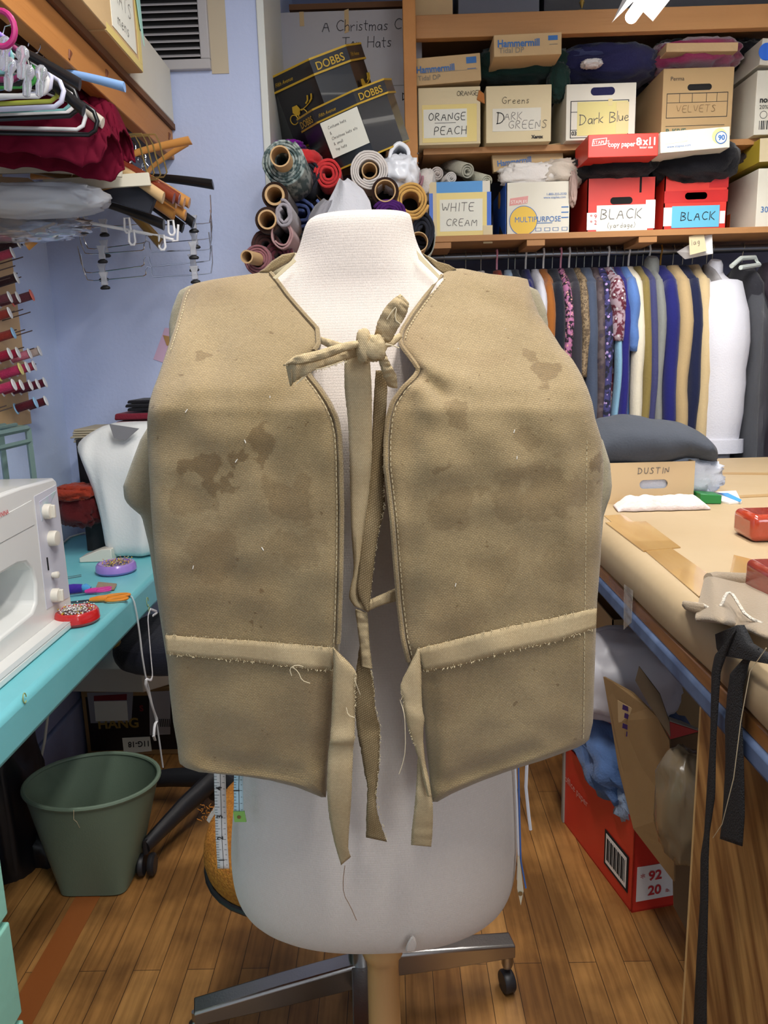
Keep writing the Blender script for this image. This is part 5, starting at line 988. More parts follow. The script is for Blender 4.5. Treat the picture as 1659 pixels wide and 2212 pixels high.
D4 = Bx('carton_lid', 'white lid with a blue print tilted on the end carton', 'lid', 1640, 1760, 80, 140, M_wcard, dep=.36, roll=.08); c = D4.pt(.1, .5, .001); MB().rev([(.001, 0), (.03, 0), (.03, .0008)], c, (0, -1, 0), 20).obj('blue_print', M_pcard, D4.t)
p = pc(1030, 215, 3.125); tag(MB().slab([p, p + V((.03, 0, -.015)), p + V((.028, 0, .02)), p + V((.008, 0, .035))], (0, .01, 0)).obj('orange_cloth', cloth('orange_cloth', (176, 112, 60)), bevel=.003), 'orange cloth corner showing between the ORANGE PEACH and DARK GREEN cartons', 'cloth')
# level T (top shelf)
def topbox(name, label, xl, xr, yt, m, dep=.4): return Bx(name, label, 'box', xl, xr, yt, 20, m, Y=3.18, z0=z_t1, dep=dep)
T1 = topbox('storage_bin', 'grey storage bin on the top shelf above the lids', 990, 1165, -90, mat('grey_bin', (92, 94, 104), .4)); T2 = topbox('storage_bin', 'tan tub with a grey lid on the top shelf by the post', 880, 978, -60, M_card); T3 = topbox('dark_case', 'black case with a gold emblem on the top shelf', 1175, 1345, -90, mat('black_case', (28, 28, 36), .5)); T4 = topbox('dark_case', 'plain black case at the right on the top shelf', 1350, 1700, -80, mat('black_case', (0, 0, 0)))
M_gild = mat('gilt_print', (150, 120, 50), .4, .5); c = T3.pt(.48, .12, .001)
MB().tube([c + V((.02 * math.cos(a), 0, .006 * math.sin(a))) for a in [2 * PI * k / 16 for k in range(16)]], .0016, 6, loop=True).obj('gold_emblem', M_gild, T3.t); MB().rev([(.001, 0), (.010, .02), (.004, .035)], c + V((0, 0, .01)), n=12).obj('gold_emblem', M_gild, T3.t)
# ---- the bin behind: A Christmas Carol box
W1 = Bx('white_carton', 'big white carton handwritten A Christmas Carol Top Hats behind the post', 'box', 604, 915, 22, 330, mat('white_big_carton', (172, 168, 170), .75), Y=3.24, dep=.40)
W1.hw('A Christmas Carol', .33, .855, .038, mat('grey_marker', (74, 72, 74), .8), .0026, sp=.16); W1.hw('Top Hats', .46, .735, .038, mat('grey_marker', (0, 0, 0)), .0026, sp=.16)
W1.patch(.18, .90, .21, 1.0, M_card, 'masking_tape'); W1.patch(.48, .84, .51, 1.0, M_card, 'masking_tape', j=.01); W1.patch(.70, .46, .985, .464, M_greyp, 'fold_line')
c = W1.pt(.875, .38, .001); MB().tube([c + V((.014 * math.cos(a), 0, .014 * math.sin(a))) for a in [2 * PI * k / 3 for k in range(3)]], .003, 6, loop=True).obj('recycling_mark', INK, W1.t)
b = MB().b2((XE + .03, YS + .14, W1.o.z - .03), (xs0, YBB - .01, W1.o.z - .001)); b.obj('shelf_board', M_shelf, sv)
# ---- octagonal hat boxes
M_hat = mat('black_hatbox', (22, 22, 26), .32, coat=.3); M_gilt = mat('gold_band', (186, 150, 44), .4, .3)
def hatbox(label, c, Rm, r, h, lid_h, words, elong=1.15, card=False):
    """axis along local Z (up through the lid); Rm orients it"""
    t = thing('hat_box', label, 'hat box', c, 'octagonal black hat boxes')
    def W(p): return V(c) + Rm @ V(p)
    def octo(rr, z): return [W((rr * elong * math.copysign(abs(math.cos(a)) ** .9, math.cos(a)), rr * math.sin(a), z)) for a in [PI / 8 + k * PI / 4 for k in range(8)]]
    MB().loft([octo(r * .96, 0), octo(r * .96, h - lid_h)]).obj('box_body', M_hat, t, smooth=False)
    ld = MB().loft([octo(r, h - lid_h), octo(r, h)]).obj('lid', M_hat, t, smooth=False)
    e = r * .035
    for z in (h - lid_h, h - e * .9): MB().loft([octo(r * 1.008, z), octo(r * 1.008, z + e)]).obj('gold_band', M_gilt, ld, smooth=False)
    MB().loft([octo(r * .966, 0), octo(r * .966, e)]).obj('gold_band', M_gilt, t, smooth=False)
    def face(k): # facing index k: midpoint, x dir, z dir, normal
        q0 = octo(r * 1.004, 0); a, b2 = q0[k], q0[(k + 1) % 8]; x = (b2 - a).normalized(); z = (Rm @ V((0, 0, 1))).normalized(); return (a + b2) / 2, x, z, (b2 - a).length
    for k, st in words:
        m_, x, z, L_ = face(k); s_ = lid_h * .62
        if st == 'DOBBS': printed('DOBBS', m_ - x * L_ * .40 + z * (h - lid_h * .78) + x.cross(z) * .001, x, z, s_ * 1.05, M_gilt, ld, off=.0004, cond=1.0 if L_ > s_ * 3.6 else .8)
        elif st == 'script': printed('Fifth Avenue', m_ - x * L_ * .42 + z * (h - lid_h * .7) + x.cross(z) * .001, x, z, s_ * .52, M_gilt, ld, shear=.4, cond=.85)
        elif st == 'coach':
            n = x.cross(z); o_ = m_ + z * (h - lid_h) * .60 + n * -.002; u = r * .2
            def q(a, b2): return o_ + x * a * u + z * b2 * u + n * .003
            for cx, cy, cr in ((-1.3, -.6, .42), (-.2, -.5, .5)): MB().tube([q(cx + cr * math.cos(a), cy + cr * math.sin(a)) for a in [2 * PI * i / 18 for i in range(18)]], u * .05, 5, loop=True).obj('coach_wheel', M_gilt, t)
            MB().slab([q(-1.2, 0), q(-.9, -.35), q(-.5, -.35), q(-.3, .1), q(-.5, .5), q(-1.05, .5)], n * -.0008).obj('coach_body', M_gilt, t, smooth=False)
            MB().tube([q(-.2, -.1), q(.5, .1), q(1.0, .3), q(1.4, .7)], u * .05, 5).obj('coach_shafts', M_gilt, t)
            for dx in (.5, .95): MB().tube([q(dx, .3), q(dx + .3, .5), q(dx + .45, .9)], u * .08, 5).obj('horse_figure', M_gilt, t)
    if card:
        m_, x, z, L_ = face(card); n = x.cross(z); o_ = m_ + z * (h - lid_h) * .62 + n * .0015 + x * L_ * .02; a = .46 * L_; d = .056
        MB().slab([o_ - x * a - z * d, o_ + x * a - z * d, o_ + x * a + z * d, o_ - x * a + z * d], n * .0008).obj('paper_card', M_paper, t, smooth=False)
        for i, st in enumerate(('Costume hats', '&', 'Christmas hats etc', '& small', 'top hats')): hand(st, o_ - x * a * .7 + z * (.03 - i * .017) + n * .0016, x, z, .0085, M_pen, t, w=.0009, sp=.2)
    return t
def RM(tilt_z, pitch, yaw): return Matrix.Rotation(R(tilt_z), 3, 'Y') @ Matrix.Rotation(R(pitch), 3, 'X') @ Matrix.Rotation(R(yaw), 3, 'Z')
# faces: index 5 points to -Y (front), 4 front-left, 6 front-right
hatbox('larger black octagonal hat box with gold coach print, tilted behind the other', P(722, 294, 3.02), RM(-19, 14, -27), .175, .24, .052, [(6, 'DOBBS'), (5, 'script'), (7, 'script'), (5, 'coach'), (7, 'coach')], 1.12)
hatbox('smaller black octagonal hat box with a white card, in front of the larger', P(790, 345, 2.86), RM(-20, 12, -18), .155, .20, .045, [(6, 'DOBBS'), (5, 'script'), (4, 'DOBBS')], 1.12, card=5)
# ================================================================ rolls of fabric
M_tubeC = mat('cardboard_tube', (190, 156, 112), .8, bump=(120, .1)); M_tubeD = mat('brown_cardboard_tube', (150, 110, 74), .8)
rack = thing('fabric_rack', 'timber rack holding the pile of fabric rolls behind the dress form', 'rack', (-.15, 2.9, 0))
xr0 = P(640, 590, 2.8).x; xr1 = P(925, 560, 2.8).x; zr = P(760, 600, 2.8).z
MB().b2((xr0, 2.62, zr - .02), (xr1, 3.25, zr)).obj('rack_shelf', M_shelf, rack); 
for x in (xr0, xr1 - .04): MB().b2((x, 3.0, 0), (x + .04, 3.04, zr - .02)).obj('rack_post', M_shelf, rack)
def tubeC(c, r, L, m, t, name='cardboard_core', w=.0035, ax=(0, 1, 0), nn=28):
    return MB().rev([(r - w, 0), (r, 0), (r, L), (r - w, L)][::1], c, ax, nn)
def froll(px, py, Y, r, r0, colr, label, L=.42, squash=(1, 1), turns=4, wob=.08, seed=0, core=None, corelen=0, dr=(0, 1, 0), m=None, th=None, flat=0, tail=0):
    c = P(px, py, Y); ax = V(dr).normalized(); x = V((1, 0, 0)); x = (x - ax * x.dot(ax)).normalized(); z = ax.cross(x) * -1
    t = thing('fabric_roll', label, 'fabric roll', c, 'fabric rolls piled on the rack'); r *= Y / 2.75; r0 *= Y / 2.75; core = core and core * Y / 2.75
    if px < 640: L = .25
    N3 = int(turns * 26); f = []
    for k in range(N3 + 1):
        u = k / N3; a = seed + u * turns * 2 * PI; rr = lerp(r0, r, u) * (1 + wob * noise.noise(V((math.cos(a) * 1.3 + seed, math.sin(a) * 1.3, u * 1.2))))
        p = V((math.cos(a) * rr * squash[0], math.sin(a) * rr * squash[1]))
        if flat: p.y *= 1 - flat * math.exp(-(p.x / (r * .45)) ** 2) * (1 if p.y > 0 else .4)
        f.append(p)
    def cp(p, s, k): return c + x * p.x + z * p.y + ax * (s + .006 * noise.noise(V((p.x * 40, p.y * 40, seed))))
    b = MB(); b.loft([[cp(p, s, 0) for p in f] for s in (0, .01, L * .5, L)], closed=False)
    b.obj('rolled_fabric', m or cloth('roll_%d_%d_%d' % tuple(colr), colr), t, solid=th or min(.009, (r - r0) / turns * .82), ang=60)
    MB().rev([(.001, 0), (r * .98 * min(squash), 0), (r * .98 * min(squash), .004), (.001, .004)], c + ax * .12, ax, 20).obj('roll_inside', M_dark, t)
    if core: hollow(c - ax * corelen, core, L + corelen, .0042, ax).obj('cardboard_core', M_tubeC, t)
    return t
def openroll(px, py, Y, r, w, mo, label, wrap=None, L=.4, dr=(0, 1, 0), lip=True):
    c = P(px, py, Y); t = thing('cardboard_tube' if not wrap else 'fabric_roll', label, 'cardboard tube' if not wrap else 'fabric roll', c, 'cardboard tubes and wrapped tubes in the pile')
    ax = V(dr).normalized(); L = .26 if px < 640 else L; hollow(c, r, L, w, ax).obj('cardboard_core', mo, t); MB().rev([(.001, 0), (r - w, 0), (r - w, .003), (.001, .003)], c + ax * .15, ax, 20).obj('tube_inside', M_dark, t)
    if wrap: hollow(c + ax * .012, r + .010, L, .009, ax).obj('wrapped_fabric', wrap, t)
    return t
k_px = lambda n: n * 2.75 / F
M_plaid = mat('green_grey_plaid', (70, 88, 88), .9, var=(60, (150, 160, 156), .06, (1, .2, 1)))
froll(612, 350, 2.46, k_px(44), k_px(16), (0, 0, 0), 'green grey plaid roll with a long cardboard core at the top left', turns=5, seed=1, m=M_plaid, core=k_px(20), corelen=.07, L=.25)
cl('fabric_scrap', (0, 0, 0), pc(620, 318, 2.85), (.05, .04, .014), 61, 'bright purple fabric scrap on top of the plaid roll', m=cloth('bright_purple', (120, 20, 140)), amp=.3)
cl('fabric_fold', (0, 0, 0), pc(668, 348, 2.9), (.05, .08, .02), 62, 'grey green fabric fold behind the red roll', m=M_plaid, amp=.2)
froll(650, 378, 2.72, k_px(37), k_px(9), (36, 38, 48), 'black navy fabric roll squashed flat under the red cloth', squash=(1.0, .95), turns=5, flat=.35, seed=2, wob=.16)
cl('fabric_fold', (0, 0, 0), pc(655, 352, 2.80), (.06, .09, .028), 63, 'red cloth folded over the black navy roll', m=cloth('tomato_cloth', (196, 50, 52)), amp=.15)
froll(708, 376, 2.72, k_px(28), k_px(9), (204, 56, 58), 'bright red fabric roll in the middle of the pile', turns=3, seed=3, wob=.1)
openroll(812, 330, 2.86, k_px(22), .004, M_tubeD, 'wide brown cardboard tube at the top of the pile beside the hat box')
froll(798, 368, 2.70, k_px(38), k_px(20), (214, 206, 200), 'cream white roll with a round cardboard core on the right of the pile', turns=4, seed=4, core=k_px(16), wob=.05)
froll(866, 340, 2.74, k_px(33), k_px(14), (232, 232, 236), 'tall white plastic wrapped roll against the post', squash=(.9, 1.25), turns=1.2, seed=5, wob=.1, th=.012, m=mat('white_plastic_film', (226, 228, 234), .3, coat=.3))
cl('plastic_bag', (0, 0, 0), pc(862, 382, 2.80), (.055, .08, .05), 64, 'white plastic film bunched under the tall white roll', m=mat('white_plastic_film', (0, 0, 0)), amp=.25)
openroll(832, 412, 2.66, k_px(21), .004, M_tubeC, 'dark mouthed cardboard tube wrapped in brown cloth on the right', wrap=cloth('dark_brown_fabric', (0, 0, 0)))
froll(888, 432, 2.68, k_px(36), k_px(18), (196, 152, 84), 'golden tan fabric roll with a hexagonal hollow centre', turns=3, seed=6, wob=.06)
openroll(593, 421, 2.44, k_px(18), .007, M_tubeC, 'tan rimmed tube roll in dark brown cloth at the left edge', wrap=cloth('brown_pattern', (50, 34, 28)))
froll(650, 462, 2.72, k_px(42), k_px(8), (92, 108, 164), 'periwinkle blue rumpled roll behind the dress form neck', turns=3, seed=7, wob=.3, squash=(1, .9))
froll(611, 462, 2.42, k_px(24), k_px(10), (150, 144, 150), 'small grey striped roll at the left of the blue one', turns=2, seed=8, wob=.25, squash=(.8, 1.1))
openroll(577, 474, 2.42, k_px(17), .005, M_tubeC, 'cardboard tube in dark paisley cloth at the left edge', wrap=cloth('brown_pattern', (0, 0, 0)))
openroll(702, 413, 2.82, k_px(20), .004, M_tubeD, 'dark empty tube below the red roll')
froll(842, 458, 2.66, k_px(34), k_px(8), (70, 24, 96), 'deep purple roll just above the dress form neck', turns=4, seed=9, wob=.15, squash=(1.0, .7))
froll(608, 506, 2.43, k_px(28), k_px(20), (168, 132, 132), 'dusty pink wrapped roll with an oval dark opening', turns=1.6, seed=10, squash=(.8, 1.05), th=.005)
froll(640, 520, 2.72, k_px(26), k_px(8), (70, 74, 70), 'charcoal green roll behind the collar', turns=3, seed=11, wob=.25)
froll(556, 560, 2.44, k_px(30), k_px(14), (140, 92, 98), 'dusty rose roll with a long cardboard core at the bottom left', turns=3, seed=12, core=k_px(13), corelen=.10, dr=(.15, 1, .04))
froll(600, 552, 2.46, k_px(30), k_px(8), (84, 38, 48), 'maroon roll lowest beside the vest shoulder', turns=3, seed=13)
froll(575, 530, 2.46, k_px(30), k_px(8), (60, 36, 34), 'dark brown roll behind the pink ones', turns=3, seed=23)
froll(912, 500, 2.70, k_px(30), k_px(8), (34, 36, 46), 'black and white layered roll at the right of the neck', turns=3, seed=14, squash=(.8, 1.2))
froll(920, 512, 2.76, k_px(34), k_px(27), (178, 182, 170), 'pale grey green wrap around the rolls at the right', turns=1.1, seed=15, squash=(.6, 1.3), th=.004)
openroll(904, 522, 2.64, k_px(19), .003, M_tubeC, 'cardboard tube at the right beside the collar of the vest')
froll(740, 500, 2.80, k_px(40), k_px(10), (120, 90, 86), 'mauve roll hidden low behind the neck', turns=3, seed=16)
froll(820, 520, 2.80, k_px(40), k_px(10), (60, 50, 50), 'dark roll hidden low behind the neck', turns=3, seed=17)
froll(760, 415, 2.84, k_px(36), k_px(10), (110, 96, 100), 'mauve grey roll behind the draped white cloth', turns=3, seed=18)
froll(885, 385, 2.84, k_px(26), k_px(8), (150, 110, 120), 'rose roll behind the white plastic', turns=3, seed=19)
froll(690, 455, 2.85, k_px(34), k_px(8), (50, 40, 42), 'dark roll behind the grey cloth fold', turns=3, seed=20)
# draped white/grey cloth in the middle
M_lin = cloth('pale_grey_cloth', (206, 206, 212))
def drape(tab, Y0, Y1, name, label, m):
    b = MB()
    def fn(u, v):
        a = interp([(i / (len(tab) - 1),) + q for i, q in enumerate(tab)], v); x = lerp(a[0], a[1], u); return P(x, a[2] + 6 * math.sin(u * PI) * (1 if v < .1 else 0), lerp(Y0, Y1, v) - .03 * math.sin(u * PI) + .01 * noise.noise(V((u * 4, v * 2, 0))))
    b.grid(fn, 24, 20); return tag(b.obj(name, m, solid=.004, sub=1), label, 'cloth')
drape([(734, 750, 384), (722, 785, 410), (708, 800, 436), (690, 806, 466), (680, 810, 500)], 2.68, 2.62, 'draped_cloth', 'pale grey white cloth draped from the pile behind the neck', M_lin)
drape([(700, 722, 428), (680, 716, 445), (668, 706, 466), (660, 700, 500)], 2.66, 2.62, 'draped_cloth', 'mid grey cloth fold left of the pale draped cloth', cloth('mid_grey_cloth', (146, 144, 150)))
# ================================================================ clothes rail
YR = 3.32; zrail = P(1300, 546, YR).z
tag(MB().tube([(P(925, 550, YR).x, YR, zrail), (2.75, YR, zrail)], .016, 16).obj('clothes_rail', mat('dull_steel_pipe', (120, 122, 128), .35, .9)), 'steel pipe clothes rail under the bottom shelf', 'rail')
M_hook = mat('hook_wire', (170, 165, 150), .3, .9)
def garment(px, w, m, label, top=.13, bot=.80, sleeve=.62, sw=.045, hw_=.19, hook=None, collar=False, cat='garment', seedv=None, sdrop=0, plain=False, Ycut=0, name='hanging_garment', hookh=.0):
    """a garment hung on the rail, its plane across the rail (YZ); px = pixel of its near sleeve"""
    x = P(px, 700, YR - hw_).x; t = thing(name, label, cat, (x, YR, zrail), 'garments on the steel clothes rail')
    sd = seedv or px; rnd = random.Random(px)
    MB().tube([(x, YR + .018, zrail + .008), (x, YR + .010, zrail + .021), (x, YR - .010, zrail + .021), (x, YR - .018, zrail + .006), (x, YR - .004, zrail - .02), (x, YR, zrail - .055 - hookh)], .0042 if hook else .002, 8).obj('hanger_hook', hook or M_hook, t)
    tops = zrail - .06 - hookh
    secs = [(0, .035, .02), (.02, .07, .024), (.055, hw_ * .72, .03), (.09, hw_ * .93, .034), (.16, hw_ * .97, .04), (bot * .5, hw_ * 1.0, .042), (bot * .85, hw_ * 1.04, .045), (bot, hw_ * 1.05, .042)]
    rings = []; n = 40
    def ring(dz, hy, hx):
        r_ = []
        for k in range(n):
            a = 2 * PI * k / n; yy = math.cos(a) * hy; f = 1 + .35 * math.sin(7 * a + sd) * min(1, dz * 3)
            r_.append(V((x + math.sin(a) * hx * w * f + .010 * noise.noise(V((yy * 14 + sd, dz * 2, 0))), YR + yy, tops - dz)))
        return r_
    L_ = []
    for a, c in zip(secs, secs[1:]):
        for i in range(4): L_.append(tuple(lerp(a[k], c[k], i / 4) for k in range(3)))
    L_.append(secs[-1]); MB().loft([ring(*q) for q in L_]).obj('body', m, t, ang=180)
    if sleeve:
        for sg in ((-1, 1)):
            pts = []; rr = []
            for i in range(13):
                u = i / 12; zz = tops - .075 - u * sleeve; yy = YR + sg * (hw_ * .80 + .05 * math.sin(min(1, u * 3) * PI / 2) + .015 * noise.noise(V((u * 3, sd, 0)))); pts.append((x - .012 + .012 * noise.noise(V((u * 2.5 + sd, 0, 3))), yy, zz)); rr.append(sw * (.75 + .25 * math.sin(min(1, u * 4) * PI / 2) - .22 * u + .07 * noise.noise(V((u * 7, sd, 9)))))
            s_ = MB().tube(pts, rr, 14, flat=.62 * w).obj('sleeve', m, t, ang=180)
            if name == 'hanging_shirt': MB().tube([pts[-2], pts[-1]], [rr[-1] * 1.12] * 2, 14, flat=.7 * w).obj('cuff', m, s_, ang=60)
    if collar:
        MB().rev([(.05, -.03), (.045, 0), (.04, .03), (.028, .045), (.02, .045)], (x, YR - .03, tops - .01), (0, -.3, 1), 20, sx=.7).obj('collar', m, t)
    return t
def floral(name, a, b_, c_, s=55):
    m = mat(name, a, .85, var=(s, b_, .04)); nt = m.node_tree; N = nt.nodes.new; L = nt.links.new; bs = nt.nodes['Principled BSDF']; src = bs.inputs['Base Color'].links[0].from_socket
    tc = N('ShaderNodeTexCoord'); vn = N('ShaderNodeTexVoronoi'); vn.inputs['Scale'].default_value = s; L(tc.outputs['Object'], vn.inputs[0]); r = N('ShaderNodeValToRGB'); r.color_ramp.elements[0].position = .22; r.color_ramp.elements[1].position = .26; r.color_ramp.elements[0].color = (1, 1, 1, 1); r.color_ramp.elements[1].color = (0, 0, 0, 1); L(vn.outputs['Distance'], r.inputs[0])
    mx = N('ShaderNodeMixRGB'); L(r.outputs[0], mx.inputs[0]); L(src, mx.inputs[1]); mx.inputs[2].default_value = lin(c_); L(mx.outputs[0], bs.inputs['Base Color']); return m
G = lambda n, c, **k: cloth('garment_' + n, c, b=.2, **k)
Mwh = mat('white_hook_plastic', (226, 222, 216), .35); Mpk = mat('pink_hook_plastic', (226, 150, 170), .35); Mbn = mat('bronze_hook', (176, 130, 60), .3, .8)
gl = [(1152, .7, G('royal', (32, 32, 92)), 'dark royal blue top, first past the vest shoulder', dict(sleeve=.25, hook=Mwh)), (1174, .8, G('white', (206, 206, 214)), 'thin white blouse between the blue top and the caramel coat', dict(sleeve=.3)), (1192, .9, G('caramel', (156, 94, 40)), 'caramel brown suede coat on the rail', dict(sleeve=.5, hook=Mwh)),
      (1212, 1, G('ink', (26, 30, 42)), 'ink navy jacket right of the caramel coat', {}), (1231, .8, floral('pink_floral', (32, 26, 36), (176, 110, 150), (216, 160, 150), 70), 'pink and purple floral print dress on black', dict(hook=Mpk)), (1250, .9, G('charcoal', (52, 50, 58)), 'charcoal jacket right of the pink floral dress', dict(hook=Mwh)),
      (1266, .8, floral('tan_tweed', (140, 120, 92), (96, 80, 62), (170, 150, 120), 120), 'tan tweed sleeve ending high on the rail', dict(sleeve=.36)), (1284, 1.1, G('denim', (70, 80, 100)), 'slate blue grey wool coat near the rail middle', dict(sleeve=.72)), (1302, .8, floral('brown_plaid', (72, 60, 64), (92, 80, 82), (60, 50, 66), 30), 'brown grey plaid jacket beside the slate coat', dict(sleeve=.72)),
      (1318, .9, floral('black_floral', (24, 26, 46), (60, 58, 110), (176, 150, 200), 46), 'black floral print dress with lilac flowers', dict(sleeve=.75)), (1338, 1, floral('burgundy_floral', (96, 32, 48), (170, 150, 160), (206, 206, 206), 50), 'burgundy and silver patterned short sleeved top', dict(sleeve=.22, sw=.055, hook=Mwh)), (1340, .6, G('skyblue', (128, 170, 196)), 'pale sky blue shirt under the burgundy top', dict(sleeve=.60, sw=.04)),
      (1354, .8, G('indigo', (36, 34, 110)), 'deep indigo blouse right of the pale blue shirt', dict(sleeve=.62)), (1372, .9, G('cornflower', (84, 118, 178)), 'cornflower blue short sleeved shirt on the rail', dict(sleeve=.26, sw=.05)), (1384, 1, G('ivory', (212, 204, 184)), 'ivory coat hanging mid rail', dict(sleeve=.70, hook=Mwh)), (1402, .8, G('moss', (128, 112, 64)), 'moss khaki jacket right of the ivory coat', dict(sleeve=.66)),
      (1416, .8, G('slate', (60, 62, 104)), 'dusty navy jacket beside the moss one', dict(sleeve=.70)), (1430, .8, G('grey', (126, 128, 124)), 'light grey jacket with its collar up', dict(sleeve=.60, collar=True, hook=Mwh)), (1456, 1.15, G('ultra', (30, 32, 100)), 'bright navy blue jacket in the right half of the rail', dict(sleeve=.58, hook=Mbn)), (1484, 1.15, G('tan', (176, 152, 112)), 'tan trench coat right of the navy jacket', dict(sleeve=.64)),
      (1506, 1, G('midnight', (24, 30, 60)), 'midnight blue coat right of the tan trench', dict(sleeve=.70)), (1528, 1, G('sand', (192, 170, 130)), 'long sand coloured coat reaching the table', dict(sleeve=.85, bot=.95, sw=.05))]
for px, w, m, lab, kw in gl: garment(px, w, m, lab, **kw)
garment(1572, 1.9, G('shirtwhite', (208, 208, 216)), 'white long sleeved button shirt near the right end of the rail', sleeve=.66, sw=.085, collar=True, name='hanging_shirt', hookh=.02, cat='shirt')
garment(1560, .6, G('dimgrey', (150, 148, 150)), 'pale grey garment hanging low behind the white shirt', sleeve=.0, bot=.92)
garment(1640, 1.4, G('blackdress', (40, 40, 46)), 'black garment inside the clear bag at the right end', sleeve=0, bot=.9)
garment(1700, 1.2, G('darkplum', (50, 40, 52)), 'dark plum garment past the bagged one', sleeve=.5, bot=.9)
x = P(1634, 700, 3.14).x
b = MB(); rings = []
for i in range(22):
    u = i / 21; hy = .06 + .17 * min(1, u * 4); rings.append([V((x + .01 + math.cos(a) * (.03 + .05 * min(1, u * 3)) * (1 + .3 * noise.noise(V((a * 2, u * 6, 1)))), YR - .02 + math.sin(a) * hy * (1 + .08 * noise.noise(V((a * 3, u * 8, 5)))), zrail - .07 - u * .84)) for a in [2 * PI * k / 30 for k in range(30)]])
b.loft(rings, caps=False); M_poly = mat('clear_garment_bag', (214, 218, 226), .12, trans=.85, bump=(5, .6)); M_poly.node_tree.nodes['Principled BSDF'].inputs['IOR'].default_value = 1.1; M_poly.node_tree.nodes['Principled BSDF'].inputs['Alpha'].default_value = .5
tag(b.obj('garment_bag', M_poly), 'clear plastic dry cleaning bag over the black garment', 'garment bag')
t = thing('plastic_hanger', 'pale transparent plastic hanger above the garment bag', 'hanger', (x, YR, zrail)); MB().tube([P(1580, 575, 3.1), P(1600, 558, 3.14), P(1630, 556, 3.2), P(1640, 572, 3.2), P(1600, 578, 3.12)], .009, 8).obj('frame', mat('pale_green_plastic', (196, 204, 198), .3), t)
for px, w, m, lab, kw in ((968, .6, G('ltgrey', (140, 146, 160)), 'pale grey item at the left end of the rail', dict(sleeve=0, bot=.3)), (1010, .8, G('aqua', (120, 176, 184)), 'light aqua item hanging above the vest shoulder', dict(sleeve=0, bot=.3, hw_=.07)), (1045, .8, G('offwhite', (206, 200, 196)), 'off white padded hanger item above the vest shoulder', dict(sleeve=0, bot=.3, hw_=.1)), (1080, .7, G('rustred', (150, 60, 40)), 'rust red item between the white and blue ones', dict(sleeve=0, bot=.3, hw_=.1, hook=Mpk)), (1105, .8, G('pastel', (150, 170, 190)), 'pastel blue padded item with an orange tip', dict(sleeve=0, bot=.3, hw_=.1)), (1128, .8, G('darkteal', (40, 50, 60)), 'dark teal item just left of the royal blue top', dict(sleeve=0, bot=.5))): garment(px, w, m, lab, **kw)
# divider cards on the rail
t = thing('divider_card', 'white rail divider card with a yellow note clipped over the rail', 'card', P(1500, 530, 3.14))
MB().slab([P(1462, 544, 3.2), P(1538, 500, 3.12), P(1540, 548, 3.12), P(1480, 560, 3.2)], (0, .002, 0)).obj('card', M_hw, t); MB().slab([P(1488, 511, 3.115), P(1520, 503, 3.115), P(1526, 542, 3.115), P(1490, 551, 3.115)], (0, -.001, 0)).obj('yellow_note', M_cardl, t)
hand('bag', P(1494, 530, 3.112), (1, 0, .2), (-.2, 0, 1), .02, M_pen, t, w=.0012)
# ================================================================ cutting table at the right
ZT = .95
TE = PZ(1298, 1197, ZT); XTb = .475; TF = 2.86
M_kraft = mat('kraft_paper_cover', (184, 162, 128), .55, var=(4, (172, 149, 114), .3), bump=(9, .25)); M_ktape = mat('brown_packing_tape', (186, 150, 92), .2, coat=.5, var=(20, (170, 130, 74), .2, (1, .2, 1)))
M_pad = mat('blue_table_padding', (92, 110, 142), .6, var=(18, (62, 76, 106), .2)); M_osb = mat('brown_taped_edge', (156, 106, 58), .25, coat=.4, var=(26, (116, 74, 38), .25, (1, .25, 2)))
def ply_mat():
    m = mat('diagonal_grain_plywood', (186, 138, 80), .5, var=(20, (116, 72, 34), .14, (1, 1.6, .22)), bump=(30, .06))
    mp = [n for n in m.node_tree.nodes if n.type == 'MAPPING'][0]; mp.vector_type = 'TEXTURE'; mp.inputs['Scale'].default_value = (1, .55, 5); mp.inputs['Rotation'].default_value = (R(-32), 0, 0); return m
M_plyw = ply_mat()
ct = thing('cutting_table', 'big cutting table covered in taped kraft paper with a plywood base', 'table', (1.3, 1.6, 0))
b = MB(); x1 = 2.5; yn = .15
prof = [(XTb + .012, .862), (XTb + .002, .875), (XTb, .92), (XTb + .010, .94), (XTb + .03, ZT - .001), (XTb + .06, ZT), (x1, ZT), (x1, .862)]
def ringp(y, d): return [V((x + (d + .004 * noise.noise(V((y * 4, z * 9, 0)))) * (1 if x < XTb + .05 else 0), y, z + (.004 * noise.noise(V((y * 3, 9, x * 5))) if z > .93 and x < XTb + .05 else 0))) for x, z in prof]
b.loft([ringp(lerp(yn, TF, i / 60), 0) for i in range(61)]); b.obj('paper_covered_top', M_kraft, ct, ang=50)
MB().b2((XTb + .006, yn + .01, .835), (x1 - .01, TF - .01, .863)).obj('taped_edge', M_osb, ct, bevel=.003)
MB().b2((XTb + .0, yn + .01, .800), (x1 - .02, TF - .015, .836)).obj('blue_edge', M_pad, ct, bevel=.008, seg=3)
yp = PX(1512, 1700, XTb + .035).y
MB().b2((XTb + .030, .16, 0), (XTb + .048, yp, .80)).obj('plywood_panel', M_plyw, ct, smooth=False)
MB().b2((XTb + .029, yp, 0), (XTb + .049, yp + .006, .80)).obj('panel_edge', mat('ply_edge', (206, 168, 112), .6), ct, smooth=False)
MB().b2((1.9, 1.9, 0), (1.96, 1.96, .80)).obj('leg', M_shelf, ct); MB().b2((1.9, .3, 0), (1.96, .36, .80)).obj('leg', M_shelf, ct); MB().b2((XTb + .1, TF - .15, 0), (XTb + .16, TF - .09, .80)).obj('leg', M_shelf, ct)
def tape_on_top(pts, name='tape_strip', m=None, dz=.0016): return MB().slab([PZ(x, y, ZT + .0002) for x, y in pts], (0, 0, dz)).obj(name, m or M_ktape, ct, smooth=False)
